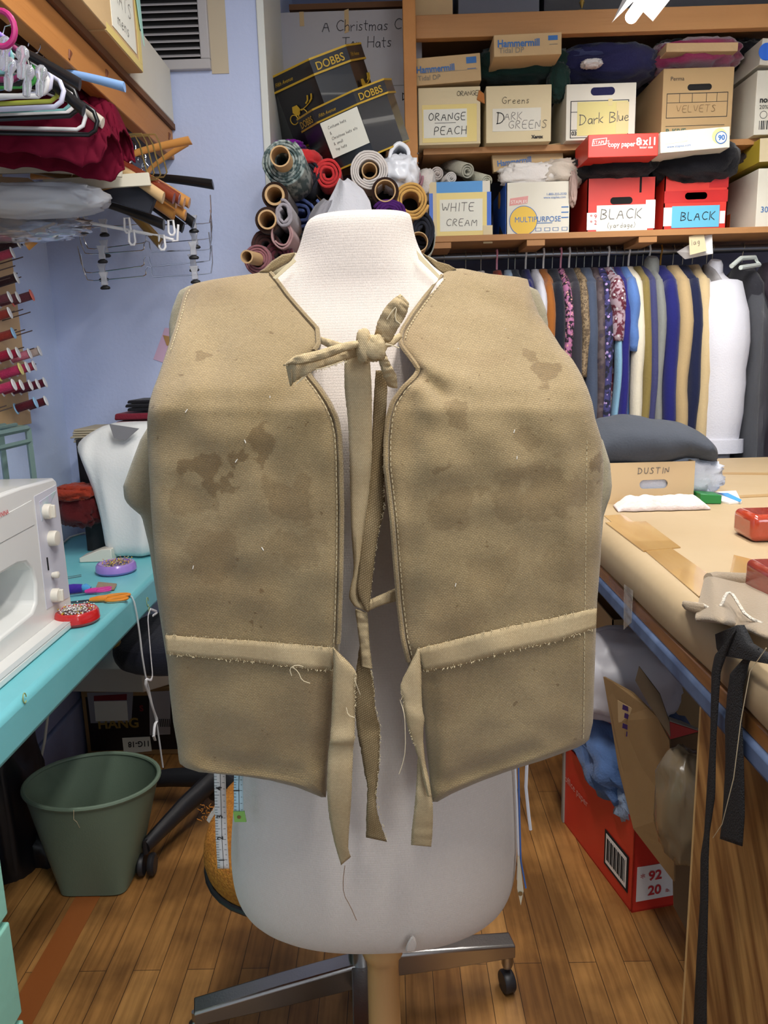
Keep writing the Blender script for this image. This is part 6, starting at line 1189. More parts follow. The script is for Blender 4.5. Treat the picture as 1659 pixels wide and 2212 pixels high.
tape_on_top([(1305, 1115), (1345, 1112), (1560, 1262), (1510, 1290)]); tape_on_top([(1308, 1130), (1395, 1128), (1470, 1184), (1390, 1192)], dz=.0024)
tape_on_top([(1585, 1200), (1634, 1212), (1632, 1240), (1576, 1242)]); tape_on_top([(1510, 1075), (1659, 1068), (1659, 1073), (1515, 1080)], m=mat('kraft_seam', (170, 138, 92), .5))
tape_on_top([(1390, 1019), (1659, 1022), (1659, 1026), (1390, 1022)], m=mat('kraft_seam', (0, 0, 0)))
# clear tape running over the edge
M_ctape = mat('clear_wrinkled_tape', (214, 206, 190), .1, coat=1, bump=(40, .5), alpha=.3)
q = [PX(1349, 1262, XTb - .0005), PX(1368, 1276, XTb - .0005), PX(1364, 1345, XTb - .0005), PX(1348, 1360, XTb - .0005)]
MB().slab(q, (-.001, 0, 0)).obj('clear_tape', M_ctape, ct)
# --- box DUSTIN with grey coat
def onT(px, py): return PZ(px, py, ZT)
a = onT(1300, 1102); c = onT(1495, 1072); yb_ = (a.y + c.y) / 2
t = thing('archive_box', 'tan cardboard box handwritten DUSTIN with a hand hole, on the cutting table', 'box', (a.x, yb_, ZT))
zt = P(1500, 996, yb_).z; xa = P(1270, 1080, yb_).x; xc = P(1498, 1070, yb_).x; zt2 = P(1310, 1013, yb_).z
M_dust = mat('tan_archive_card', (206, 178, 136), .75); hx = P(1412, 1046, yb_); hw2, hh2 = .038, .0125
def fr(pts): return [V((x, yb_, z)) for x, z in pts]
b = MB(); n = 24; ho = []
for k in range(n):
    aa = 2 * PI * k / n; sx = 1 if math.cos(aa) >= 0 else -1; ho.append(V((hx.x + sx * (hw2 - hh2) + hh2 * math.cos(aa), yb_, hx.z + hh2 * math.sin(aa))))
out = []
for k in range(n):
    aa = 2 * PI * k / n; dx, dz = math.cos(aa), math.sin(aa); xr_, xl_ = xc - hx.x, hx.x - xa; 
    tx = (xr_ if dx > 0 else xl_) / (abs(dx) + 1e-6); zz_ = (zt - hx.z if dz > 0 else hx.z - ZT) / (abs(dz) + 1e-6); s_ = min(tx, zz_); out.append(V((hx.x + dx * s_, yb_, hx.z + dz * s_)))
cors = [(xa, ZT), (xc, ZT), (xc, zt), (xa, zt)]
for cx_, cz_ in cors:
    k = min(range(n), key=lambda i: (out[i] - V((cx_, yb_, cz_))).length); out[k] = V((cx_, yb_, cz_))
th_ = V((0, .004, 0)); b.loft([out, ho, [p + th_ for p in ho], [p + th_ for p in out]], caps=False, loop=True)
b.b2((xa, yb_ + .004, ZT + .001), (xa + .004, yb_ + .36, zt)); b.b2((xc - .004, yb_ + .004, ZT + .001), (xc, yb_ + .36, zt)); b.b2((xa, yb_ + .356, ZT + .001), (xc, yb_ + .36, zt))
b.obj('box_body', M_dust, t, smooth=False)
hand('DUSTIN', P(1377, 1024, yb_) + V((0, -.0015, 0)), (1, 0, .01), (0, 0, 1), .016, M_pen, t, w=.0016, sp=.35)
cz = lambda px, py, dy: P(px, py, yb_ + dy)
tag(lump(cz(1420, 1030, .07), (.15, .05, .05), 71, .2, 2.6, 52).obj('white_fabric_in_box', cloth('satin_white', (206, 210, 220), rough=.5)), 'white satin fabric filling the DUSTIN box', 'cloth')
gcm = cloth('charcoal_coat', (70, 74, 82), b=.15, sheen=.05)
def coat():
    b = MB(); rings = []
    tab = [(1200, 940, 1020, .10), (1260, 925, 1020, .12), (1300, 905, 1005, .13), (1340, 899, 1010, .14), (1385, 898, 1005, .15), (1430, 905, 995, .15), (1470, 915, 985, .15), (1500, 930, 990, .13), (1520, 948, 998, .10), (1533, 968, 1000, .06), (1537, 982, 990, .02)]
    for i in range(50):
        px = lerp(tab[0][0], tab[-1][0], i / 49); yt, yb2, hd = interp(tab, px); T = P(px, yt, yb_ + .12); Bm = P(px, yb2, yb_ + .12); cc = (T + Bm) / 2; hz = (T.z - Bm.z) / 2
        rings.append([cc + V((.004 * noise.noise(V((k, i * .3, 0))), math.cos(a) * hd * (1 + .1 * noise.noise(V((px / 40, a, 0)))), math.sin(a) * hz * (1 + .16 * noise.noise(V((px / 60, a * 2, 4)))))) for k, a in enumerate([2 * PI * k / 32 for k in range(32)])])
    b.loft(rings); return b
tag(coat().obj('grey_coat', gcm, sub=1, ang=180), 'charcoal grey wool coat heaped over the DUSTIN box', 'coat')
tag(lump(P(1505, 1018, yb_ + .14) , (.035, .08, .05), 75, .2, 2.2).obj('grey_cloth', cloth('charcoal_cloth_dark', (50, 52, 60))), 'dark grey trouser fold hanging down beside the DUSTIN box', 'cloth')
# folded white muslin, green box, packets
a = onT(1335, 1107); c = onT(1520, 1095); b = MB()
def mus(u, v):
    x = lerp(a.x, c.x, u); y = lerp(a.y, a.y + .075, v) + .006 * noise.noise(V((u * 8, v, 0))); e = min(u, 1 - u, v, 1 - v); return V((x + .01 * v, y, ZT + .002 + .024 * min(1, e * 8) + .008 * noise.noise(V((u * 9, v * 5, 1))) * min(1, e * 6)))
b.grid(mus, 60, 16); o = b.obj('folded_muslin', cloth('muslin', (232, 218, 214)), solid=.006); tag(o, 'folded pinkish white muslin lying in front of the DUSTIN box', 'cloth')
a = onT(1512, 1089); c = onT(1573, 1096); tag(MB().slab([V((a.x, a.y, ZT + .001)), V((c.x, a.y - .01, ZT + .001)), V((c.x, a.y - .01, ZT + .024)), V((a.x, a.y, ZT + .028))], (0, .055, 0)).obj('green_box', mat('green_carton', (32, 124, 58), .35), bevel=.002), 'small green carton on the table beside the muslin', 'box')
t = thing('packet', 'flat white packet with blue and orange print behind the green carton', 'packet', onT(1560, 1075))
MB().slab([onT(1507, 1068), onT(1590, 1064), onT(1602, 1088), onT(1575, 1090), onT(1520, 1078)], (0, 0, .006)).obj('sleeve_paper', M_wp, t, bevel=.001); MB().slab([onT(1550, 1070) + V((0, 0, .0065)), onT(1572, 1070) + V((0, 0, .0065)), onT(1602, 1085) + V((0, 0, .0065)), onT(1598, 1090) + V((0, 0, .0065))], (0, 0, .0006)).obj('blue_band', mat('cyan_print', (60, 150, 220), .4), t); MB().slab([onT(1512, 1069) + V((0, 0, .0065)), onT(1535, 1067) + V((0, 0, .0065)), onT(1537, 1070) + V((0, 0, .0065)), onT(1515, 1072) + V((0, 0, .0065))], (0, 0, .0006)).obj('orange_band', mat('coral_print', (226, 120, 90), .4), t)
# bricks wrapped in tape (pattern weights)
M_brick = mat('red_tape_wrap', (176, 62, 34), .16, coat=1, var=(9, (150, 46, 28), .25), bump=(30, .5, (1, .3, 1))); M_brick2 = mat('dark_red_tape_wrap', (146, 58, 44), .2, coat=.8, var=(9, (120, 40, 32), .25), bump=(30, .5, (1, .3, 1)))
a = onT(1624, 1174); tag(MB().box((a.x + .10, a.y + .05, ZT + .030), (.20, .10, .058)).obj('wrapped_brick', M_brick, bevel=.014, seg=4), 'glossy orange red tape wrapped brick farther back on the table', 'brick')
zf = ZT + .04
a = onT(1666, 1322); tag(MB().box((a.x + .095, a.y + .05, ZT + .031), (.19, .10, .060)).obj('wrapped_brick', M_brick2, bevel=.010, seg=4), 'dull red wrapped brick at the right edge holding down the taupe cloth', 'brick')
# taupe folded cloth with overlocked edge, straps
M_tau = mat('taupe_twill', (150, 134, 112), .85, bump=(300, .25), var=(3, (140, 124, 102), .3), sheen=.2)
def sheetpx(rows, name, label, m=M_tau, n=40, nv=10, solid=.004):
    b = MB(); tb = [(i / (len(rows) - 1), r) for i, r in enumerate(rows)]
    def fn(u, v):
        i = min(int(u * (len(rows) - 1)), len(rows) - 2); f = u * (len(rows) - 1) - i; r0, r1 = rows[i], rows[i + 1]
        q = [lerp(r0[k], r1[k], f * f * (3 - 2 * f) if k in (2, 5) else f) for k in range(6)]; p0 = PZ(q[0], q[1], q[2]); p1 = PZ(q[3], q[4], q[5]); return p0.lerp(p1, v)
    b.grid(fn, n, nv); return tag(b.obj(name, m, solid=solid, sub=1), label, 'cloth')
sheetpx([(1500, 1340, ZT + .008, 1524, 1245, ZT + .008), (1560, 1345, ZT + .030, 1540, 1248, ZT + .02), (1590, 1355, ZT + .012, 1600, 1262, ZT + .014), (1640, 1372, ZT + .03, 1660, 1262, ZT + .014), (1720, 1400, ZT + .03, 1720, 1270, ZT + .014)], 'folded_twill', 'taupe twill cloth folded on the near table edge', solid=.01)
c = onT(1530, 1316) + V((0, 0, .012)); tag(MB().loft([[P(px + dx, py + dy, Yq) for dx, dy in ((0, -16), (60, -6), (130, 22), (190, 40), (190, 66), (120, 46), (50, 20), (4, 4))] for px, py, Yq in ((1472, 1312, 1.12), (1472, 1312, 1.22))]).obj('folded_twill', M_tau, bevel=.006, seg=3), 'thick rolled fold of taupe twill overhanging the table edge', 'cloth')
a = P(1519, 1246, 1.30); b = MB().tube([P(1530, 1250, 1.29), P(1548, 1252, 1.30), P(1660, 1256, 1.34)], [.010, .014, .014], 16); tag(b.obj('folded_twill', M_tau), 'rolled edge of taupe twill behind the flat fold', 'cloth')
M_ovl = mat('overlock_thread', (220, 210, 194), .9, bump=(300, .8)); 
OV = [PZ(x, y, z) for x, y, z in ((1474, 1308, ZT + .02), (1510, 1302, ZT + .024), (1545, 1320, ZT + .022), (1560, 1306, ZT + .035), (1568, 1282, ZT + .047), (1580, 1280, ZT + .047), (1594, 1302, ZT + .04), (1612, 1332, ZT + .035), (1659, 1352, ZT + .03))]
ov = [OV[0]]
for p_, q_ in zip(OV, OV[1:]): ov += [p_.lerp(q_, .25), p_.lerp(q_, .75)]
tag(MB().tube(ov, .0024, 6).obj('overlocked_edge', M_ovl), 'pale overlocked edge winding along the taupe cloth', 'cloth')
M_strap = mat('black_webbing', (13, 13, 16), .8, bump=(400, .5)); XS = XTb - .012
def strap(pairs, label, th=.0016, X=XS):
    b = MB(); tb = [(i / (len(pairs) - 1),) + tuple(q) for i, q in enumerate(pairs)]
    def fn(u, v):
        q = interp(tb, u); return PX(lerp(q[0], q[2], v), lerp(q[1], q[3], v), X + q[4])
    b.grid(fn, 40, 3); return tag(b.obj('black_strap', M_strap, solid=th), label, 'strap')
strap([(1560, 1398, 1590, 1360, .0), (1545, 1415, 1572, 1405, 0), (1538, 1450, 1556, 1450, 0), (1535, 1600, 1546, 1600, 0), (1528, 1700, 1544, 1720, 0), (1522, 1800, 1532, 1800, 0), (1514, 1850, 1530, 1850, 0), (1513, 1950, 1529, 1950, 0), (1505, 2080, 1526, 2080, 0), (1497, 2250, 1526, 2250, 0)], 'longest black webbing strap hanging from the taupe cloth to the floor')
strap([(1605, 1425, 1640, 1400, .0), (1578, 1455, 1618, 1430, 0), (1572, 1500, 1604, 1490, 0), (1567, 1560, 1602, 1560, 0), (1568, 1650, 1606, 1650, 0), (1562, 1760, 1608, 1760, 0), (1556, 1812, 1603, 1828, 0)], 'shorter wide black webbing strap right of the longest one', X=XS + .004)
strap([(1552, 1370, 1600, 1350, .0), (1555, 1400, 1620, 1390, 0), (1562, 1415, 1700, 1440, 0)], 'black webbing bunched under the taupe cloth', th=.01, X=XS + .006)
tag(MB().tube([PX(1655, 1400, XS - .004), PX(1620, 1450, XS - .006), PX(1600, 1560, XS - .006), PX(1585, 1680, XS - .006), PX(1560, 1780, XS - .006), PX(1540, 1810, XS - .004)], .0006, 5).obj('loose_thread', M_thr), 'long pale loose thread hanging in front of the wide strap', 'thread')
# --- boxes under the table
def carton3(name, label, c, w, d, h, yaw, m, open_=True, group=None):
    t = thing(name, label, 'box', c); M_ = Matrix.Rotation(yaw, 3, 'Z'); b = MB(); e = .004
    def B_(a, c2): a = V(a); c2 = V(c2); ce = (a + c2) / 2; b.box(V(c) + M_ @ ce, (c2 - a), M_)
    B_((0, 0, .001), (w, d, e)); B_((0, 0, 0), (w, e, h)); B_((0, d - e, 0), (w, d, h)); B_((0, 0, 0), (e, d, h)); B_((w - e, 0, 0), (w, d, h)); b.obj('carton_body', m, t, smooth=False)
    return t, M_
fc = PZ(1364, 1972, 0); rc = PZ(1455, 1966, 0); bc = PZ(1252, 1822, 0)
yaw = math.atan2(rc.y - fc.y, rc.x - fc.x); hr = PX(1363, 1790, fc.x).z
dd = (bc - fc).length; ux = V((math.cos(yaw), math.sin(yaw), 0)); uy = V((-math.sin(yaw), math.cos(yaw), 0))
yawl = math.atan2(bc.y - fc.y, bc.x - fc.x) - PI / 2
yaw = yawl; ux = V((math.cos(yaw), math.sin(yaw), 0)); uy = V((-math.sin(yaw), math.cos(yaw), 0))
t, M_ = carton3('copy_paper_carton', 'red copy paper carton on the floor under the cutting table printed 92 and 20', fc, .29, max(.40, dd), .25, yaw, M_sta)
n = -uy
o_ = fc + ux * .01 + V((0, 0, .03)) + n * .001
MB().slab([o_, o_ + ux * .10, o_ + ux * .16 + V((0, 0, .048)), o_ + ux * .10 + V((0, 0, .095)), o_ + V((0, 0, .095))], n * .001).obj('white_panel', M_wp, t, smooth=False)
printed('92', o_ + ux * .03 + V((0, 0, .055)) + n * .002, ux, (0, 0, 1), .036, M_red, t, off=.001); printed('20', o_ + ux * .03 + V((0, 0, .014)) + n * .002, ux, (0, 0, 1), .036, M_red, t, off=.001); printed('*', o_ + ux * .008 + V((0, 0, .055)) + n * .002, ux, (0, 0, 1), .03, M_red, t); printed('lb.', o_ + ux * .078 + V((0, 0, .014)) + n * .002, ux, (0, 0, 1), .014, M_red, t)
nl = -ux; o2 = fc + uy * .02 + V((0, 0, .04)) + nl * .001
MB().slab([o2, o2 + uy * .12, o2 + uy * .12 + V((0, 0, .10)), o2 + V((0, 0, .10))], nl * .001).obj('barcode_frame', M_dark, t, smooth=False)
MB().slab([o2 + uy * .008 + V((0, 0, .008)), o2 + uy * .112 + V((0, 0, .008)), o2 + uy * .112 + V((0, 0, .092)), o2 + uy * .008 + V((0, 0, .092))], nl * .0016).obj('barcode_label', M_wp, t, smooth=False)
b = MB()
for k in range(16): q = o2 + uy * (.014 + k * .006) + V((0, 0, .02)) + nl * .0018; b.slab([q, q + uy * (.0018 + .0016 * (k % 3)), q + uy * (.0018 + .0016 * (k % 3)) + V((0, 0, .062)), q + V((0, 0, .062))], nl * .0006)
b.obj('barcode', M_dark, t, smooth=False)
printed('office paper', o2 + uy * .36 + V((0, 0, .10)) + nl * .001, -uy, (0, 0, 1), .03, mat('faded_white_print', (214, 160, 150), .6), t)
M_bsh = cloth('blue_shirting', (78, 104, 148)); top = V((0, 0, .25))
cc = fc + ux * .13 + uy * .22 + top
tag(lump(cc + V((0, 0, .05)), (.13, .17, .075), 81, .25, 2.6, 48).obj('cloth_heap', M_bsh), 'dull blue shirts heaped in the red carton under the table', 'cloth')
tag(lump(cc + ux * -.02 + uy * -.17 + V((0, 0, .0)), (.10, .05, .045), 82, .25, 2.6, 40).obj('cloth_heap', cloth('pale_blue_shirting', (150, 166, 190))), 'pale blue grey cloth at the front of the red carton under the table', 'cloth')
tag(lump(fc + uy * .42 + ux * -.01 + V((0, 0, .30)), (.04, .06, .04), 83, .25, 2.6, 36).obj('cloth_heap', cloth('bright_blue_shirting', (60, 104, 190))), 'bright blue cloth end hanging at the far side of the red carton', 'cloth')
lc = cc + V((0, .04, .13))
t = thing('carton_lid', 'red and white copy paper lid tilted on the blue shirts under the table', 'lid', lc); MR2 = Matrix.Rotation(yaw + .06, 3, 'Z') @ Matrix.Rotation(R(-10), 3, 'X') @ Matrix.Rotation(R(24), 3, 'Y')
MB().box(lc, (.24, .40, .06), MR2).obj('lid_body', M_sta, t, bevel=.002); MB().box(lc + MR2 @ V((-.121, 0, -.0)), (.0015, .3, .03), MR2).obj('print', M_wp, t); MB().box(lc + MR2 @ V((.03, 0, .0308)), (.15, .38, .0015), MR2).obj('white_panel', M_wcard, t)
MB().box(lc + MR2 @ V((-.07, -.13, .0312)), (.05, .07, .0012), MR2).obj('name_label', M_cardl, t)
# tall cardboard leaning panel box, and its neighbour behind the plywood
def slabY(pts, th=(0, .004, 0)): return MB().slab([P(x, y, Y) for x, y, Y in pts], th)
t = thing('tall_carton', 'tall open brown carton with purple stamped tape under the cutting table', 'box', (PX(1400, 1800, .66).x, 1.5, 0))
slabY([(1303, 1462, 1.78), (1365, 1496, 1.66), (1420, 1550, 1.52), (1446, 1600, 1.46), (1456, 1760, 1.44), (1456, 1905, 1.44), (1368, 1790, 1.58), (1336, 1660, 1.68), (1320, 1560, 1.74)], (.004, .003, 0)).obj('front_flap', mat('brown_carton', (150, 118, 76), .8, bump=(40, .1)), t, smooth=False)
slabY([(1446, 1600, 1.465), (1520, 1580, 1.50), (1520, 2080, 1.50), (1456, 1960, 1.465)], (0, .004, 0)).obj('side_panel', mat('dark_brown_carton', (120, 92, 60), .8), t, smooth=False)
slabY([(1334, 1512, 1.70), (1366, 1530, 1.64), (1370, 1612, 1.64), (1336, 1580, 1.70)], (0, -.003, 0)).obj('tape', M_card, t, smooth=False)
b = MB()
for x, y in ((1344, 1532), (1348, 1550), (1344, 1572), (1352, 1590)): p = P(x, y, 1.655); b.slab([p, p + V((.014, 0, -.006)), p + V((.013, 0, .006)), p + V((.001, 0, .012))], (0, -.001, 0))
b.obj('purple_stamp', mat('purple_stamp', (70, 44, 110), .7), t, smooth=False)
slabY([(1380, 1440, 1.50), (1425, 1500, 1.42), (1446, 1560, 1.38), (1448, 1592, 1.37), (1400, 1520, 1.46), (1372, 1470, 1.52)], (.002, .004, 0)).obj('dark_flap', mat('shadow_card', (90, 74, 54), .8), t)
tag(lump(P(1345, 1455, 1.90), (.13, .12, .10), 91, .12, 1.6, 44).obj('plastic_bag', mat('white_bin_bag', (196, 192, 196), .4)), 'big white plastic bag stuffed beneath the cutting table', 'bag')
tag(lump(P(1475, 1760, 1.34) + V((.02, .03, 0)), (.05, .06, .10), 92, .15, 2, 40).obj('plastic_bag', mat('clear_bin_bag', (150, 132, 104), .25, trans=.3)), 'cloudy plastic bag behind the plywood panel', 'bag')
t, _ = carton3('tall_carton', 'dark brown carton standing farthest under the cutting table', (.62, 2.1, 0), .5, .4, .60, 0, M_bcard)
a = PZ(1215, 1778, 0); tag(MB().b2((a.x, a.y, 0), (a.x + .07, a.y + .02, .30)).obj('white_board_end', mat('grimy_white_board', (150, 146, 138), .7), bevel=.002), 'narrow grimy white board standing behind the red carton', 'board')
# ================================================================ under the bench and on the floor
# HANGERS box
yh = PZ(250, 1632, 0).y
t = thing('hanger_carton', 'black and brown carton printed HANGERS lying upside down under the bench', 'box', (P(190, 1632, yh).x, yh, 0))
xa, xb_ = P(190, 1632, yh).x, P(392, 1600, yh).x; zt = P(190, 1488, yh).z
MB().b2((xa, yh, .001), (xb_, yh + .28, zt)).obj('carton_body', mat('brown_carton', (0, 0, 0)), t, bevel=.002)
MB().b2((xa + .014, yh - .001, .02), (xb_, yh, zt - .03)).obj('black_print_panel', mat('black_print', (28, 22, 24), .5), t, smooth=False)
MB().slab([P(x, y, yh - .002) for x, y in ((188, 1496), (288, 1494), (284, 1560), (196, 1562))], (0, -.001, 0)).obj('document_pouch', mat('hazy_pouch', (150, 150, 156), .2, coat=.5), t, smooth=False)
MB().slab([P(x, y, yh - .0035) for x, y in ((203, 1515), (274, 1514), (277, 1556), (207, 1558))], (0, -.001, 0)).obj('paper', M_paper, t, smooth=False); MB().slab([P(x, y, yh - .0038) for x, y in ((203, 1503), (274, 1499), (274, 1512), (203, 1514))], (0, -.001, 0)).obj('red_bar', mat('dark_red_print', (120, 28, 36), .5), t, smooth=False)
printed('HANG', P(212, 1574, yh - .003), (1, 0, .02), (0, 0, 1), .050, mat('dull_gold_print', (150, 124, 60), .5), t, off=.0015, cond=1.0); printed('S', P(302, 1536, yh - .003), (1, 0, .02), (0, 0, 1), .03, mat('dark_red_print', (0, 0, 0)), t, off=.001)
MB().slab([P(x, y, yh - .004) for x, y in ((264, 1594), (324, 1591), (328, 1622), (268, 1628))], (0, -.001, 0)).obj('number_label', M_paper, t, smooth=False)
printed('11G-18', P(324, 1600, yh - .0058), (-1, 0, -.04), (-.04, 0, -1), .030, INK, t, off=.0006, cond=.85)
MB().slab([P(x, y, yh - .002) for x, y in ((322, 1494), (368, 1492), (368, 1586), (324, 1588))], (0, -.001, 0)).obj('shipping_label', mat('grey_label', (176, 174, 176), .6), t, smooth=False)
b = MB()
for k in range(6): q = P(346 + k * 4, 1570, yh - .0034); b.slab([q, q + V((.003, 0, 0)), q + V((.003, 0, .03)), q + V((0, 0, .03))], (0, -.0006, 0))
b.obj('barcode', INK, t, smooth=False)
# white box lid on top
wz = zt + .004; tb_ = thing('white_box', 'white flat box lying on the HANGERS carton beneath the bench', 'box', (xa, yh, wz))
MB().slab([V((xa - .03, yh - .03, wz)), V((xb_ - .10, yh - .05, wz)), V((xb_ + .02, yh + .05, wz)), V((xb_, yh + .2, wz)), V((xa - .03, yh + .2, wz))], (0, 0, .085)).obj('box_body', M_wcard, tb_, bevel=.003)
# office chair (black): seat and star base
oc = PZ(452, 1745, .0); cx_, cy_ = P(470, 1690, 2.12).x, 2.12
oc = thing('office_chair', 'black office chair with a padded seat and five star castor base', 'chair', (cx_, cy_, 0))
M_bpl = mat('black_chair_plastic', (34, 34, 38), .45); M_bfab = cloth('black_chair_fabric', (22, 24, 36))
zs = .50; c = P(320, 1350, 2.08)
MB().loft([[V((cx_ - .06 + math.copysign(abs(math.cos(a)) ** .6, math.cos(a)) * .23 * s, cy_ + .10 + math.copysign(abs(math.sin(a)) ** .6, math.sin(a)) * .20 * s, z + .03)) for a in [2 * PI * k / 32 for k in range(32)]] for z, s in ((.44, .8), (.46, .95), (.50, 1), (.53, .97), (.545, .8))]).obj('seat', M_bfab, oc, sub=1)
MB().rev([(.03, .06), (.03, .12), (.025, .12), (.025, .44)], (cx_, cy_, 0), n=16).obj('gas_column', M_bpl, oc)
tips = [PZ(338, 1820, .07), None, None, None, None]
a0 = math.atan2(tips[0].y - cy_, tips[0].x - cx_)
cas = []
for k in range(5):
    a = a0 + k * 2 * PI / 5; e = V((cx_ + .31 * math.cos(a), cy_ + .31 * math.sin(a), .085)); s = V((cx_, cy_, .125))
    MB().tube([s, s.lerp(e, .5) + V((0, 0, .006)), e], [.034, .028, .020], 12, flat=.8).obj('base_arm', M_bpl, oc)
    pv = MB().rev([(.008, -.02), (.008, .02)], e, n=10).obj('caster', M_bpl, oc)
    sd = V((-math.sin(a + .5), math.cos(a + .5), 0))
    for sg in (-1, 1): MB().rev([(.006, -.008), (.027, -.008), (.03, -.003), (.03, .004), (.024, .009), (.006, .009)], V((e.x, e.y, .030)) + sd * sg * .014, sd * sg, 20).obj('wheel', M_bpl, pv)
# chrome-based mustard chair behind the form
mc_x, mc_y = -.075, 1.36
mc = thing('swivel_chair', 'mustard woven fabric swivel chair with a chrome four star base behind the form', 'chair', (mc_x, mc_y, 0))
M_must = mat('mustard_weave', (190, 124, 34), .8, bump=(260, .6), var=(160, (160, 96, 20), .15)); M_chr = mat('brushed_chrome', (176, 174, 172), .3, 1, bump=(200, .05, (1, 1, 6)))
def sq(a, p): return math.copysign(abs(a) ** p, a)
seat_c = P(500, 1805, 1.30); 
zse = .46; lft = PZ(432, 1800, zse)
hw3 = .235; cxs = lft.x + hw3 + .012
def seat_ring(z, s): return [V((cxs + sq(math.cos(a), .75) * hw3 * s, lft.y + .02 + sq(math.sin(a), .75) * .23 * s, z)) for a in [2 * PI * k / 40 for k in range(40)]]
MB().loft([seat_ring(zse - .16, .35), seat_ring(zse - .13, .6), seat_ring(zse - .08, .82), seat_ring(zse - .03, .96), seat_ring(zse, 1), seat_ring(zse + .03, .97), seat_ring(zse + .05, .85)]).obj('seat', M_must, mc, sub=1, ang=180)
rr = seat_ring(zse - .03, .965); MB().tube(rr, .006, 8, loop=True).obj('seat_edging', M_bpl, mc)
b = MB(); rnd = random.Random(2)
for k in range(34):
    p = P(rnd.uniform(434, 462), rnd.uniform(1738, 1775), 1.24); b.tube([p, p + V((rnd.uniform(-.008, .008), -.004, rnd.uniform(.001, .009)))], .0006, 4)
o = b.obj('frayed_edge', mat('orange_frayed_yarn', (214, 136, 48), .9), mc); o['kind'] = 'stuff'
MB().slab([P(446, 1772, 1.235), P(470, 1735, 1.235), P(474, 1742, 1.235), P(452, 1778, 1.235)], (0, .01, 0)).obj('exposed_padding', M_wht, mc)
hub = PZ(783, 2100, .13); hub = V((mc_x + .04, mc_y, .13))
HB = P(780, 2070, 1.37); hx_, hy_ = HB.x, 1.37
MB().rev([(.026, .05), (.026, .20), (.02, .20), (.02, .36)], (hx_, hy_, 0), n=24).obj('hub_column', M_chr, mc)
def arm(px0, py0, px1, py1, z_, w=.022, h=.055):
    e = PZ(px1, py1, z_); s = V((hx_, hy_, z_ + .02)); d = (e - s); sd = V((-d.y, d.x, 0)).normalized()
    rings = []
    for u, hh in ((0, h), (.5, h * .85), (1, h * .55)):
        p = s.lerp(e, u); rings.append([p + sd * w * a + V((0, 0, hh / 2 * b2)) for a, b2 in ((-1, -1), (1, -1), (1, .8), (.8, 1), (-.8, 1), (-1, .8))])
    MB().loft(rings).obj('base_arm', M_chr, mc, bevel=.002); return e
e1 = arm(0, 0, 420, 2185, .10); e2 = arm(0, 0, 1106, 2040, .115)
d = (e1 - V((hx_, hy_, .1))); pr_ = V((-d.y, d.x, 0)).normalized()
for sg in (1, -1):
    e = V((hx_, hy_, .10)) + pr_ * sg * .30; s = V((hx_, hy_, .12)); 
    if sg == 1: e = V((hx_ + .07, hy_ + .30, .10))
    else: e = V((hx_ + .02, hy_ - .30, .10))
    dd_ = e - s; sd = V((-dd_.y, dd_.x, 0)).normalized(); MB().loft([[s.lerp(e, u) + sd * .02 * a + V((0, 0, hh / 2 * b2)) for a, b2 in ((-1, -1), (1, -1), (1, 1), (-1, 1))] for u, hh in ((0, .05), (1, .03))]).obj('base_arm', M_chr, mc, bevel=.002)
for e in (e1, e2 + V((-.01, 0, 0))):
    k = MB().rev([(.010, -.055), (.013, -.045), (.013, -.025), (.006, -.02), (.006, 0)], e, n=14).obj('caster', M_chr, mc)
    MB().rev([(.005, -.012), (.022, -.012), (.0245, -.008), (.0245, .008), (.022, .012), (.005, .012)], V((e.x, e.y, .0245)), (1, .3, 0), 20).obj('wheel', M_bpl, k)
# green waste basket
M_gb = mat('sage_green_plastic', (108, 126, 108), .5, bump=(300, .06))
rimc = PZ(184, 1700, .29); flc = PZ(205, 1895, 0)
wb = thing('waste_basket', 'sage green plastic waste basket with an oval rim and square foot', 'basket', (0, 0, 0)); 
gl_ = P(45, 1700, 1.80); gr_ = P(326, 1690, 1.80)
bc_ = V(((gl_.x + gr_.x) / 2, 1.84, 0)); wb.location = bc_; wb['_w'] = tuple(bc_); rw = (gr_.x - gl_.x) / 2 * 1.02; Hb = .285
def bring(z, s, inner=0):
    u = z / Hb; pw = lerp(.28, 1.0, u ** .8); hx3 = lerp(.088, rw, u ** 1.0) - inner; hy3 = lerp(.085, rw * .80, u) - inner
    return [bc_ + V((sq(math.cos(a), pw) * hx3, sq(math.sin(a), pw) * hy3, z)) for a in [PI / 48 + 2 * PI * k / 48 for k in range(48)]]
zs_ = [.004, .008] + [Hb * i / 14 for i in range(1, 15)]
MB().loft([bring(z, 1) for z in zs_] + [bring(z, 1, .003) for z in zs_[::-1]]).obj('bucket_body', M_gb, wb, ang=60)
MB().tube(bring(Hb, 1), .006, 8, loop=True).obj('rim', M_gb, wb)
b = MB()
for sx in (-.07, .07):
    for sy in (-.07, .07): b.rev([(.006, 0), (.006, .006)], bc_ + V((sx, sy, 0)), n=10)
b.obj('feet', M_gb, wb)
tag(MB().tube([bc_ + V((.01, -rw * .80 - .006, Hb + .004)), bc_ + V((.008, -rw * .80 - .008, Hb - .02)), bc_ + V((.013, -rw * .8 - .004, Hb - .03)), bc_ + V((.012, -rw * .8 + .01, Hb - .055))], .0006, 5).obj('loose_thread', M_thr), 'pale thread caught on the rim of the waste basket', 'thread')
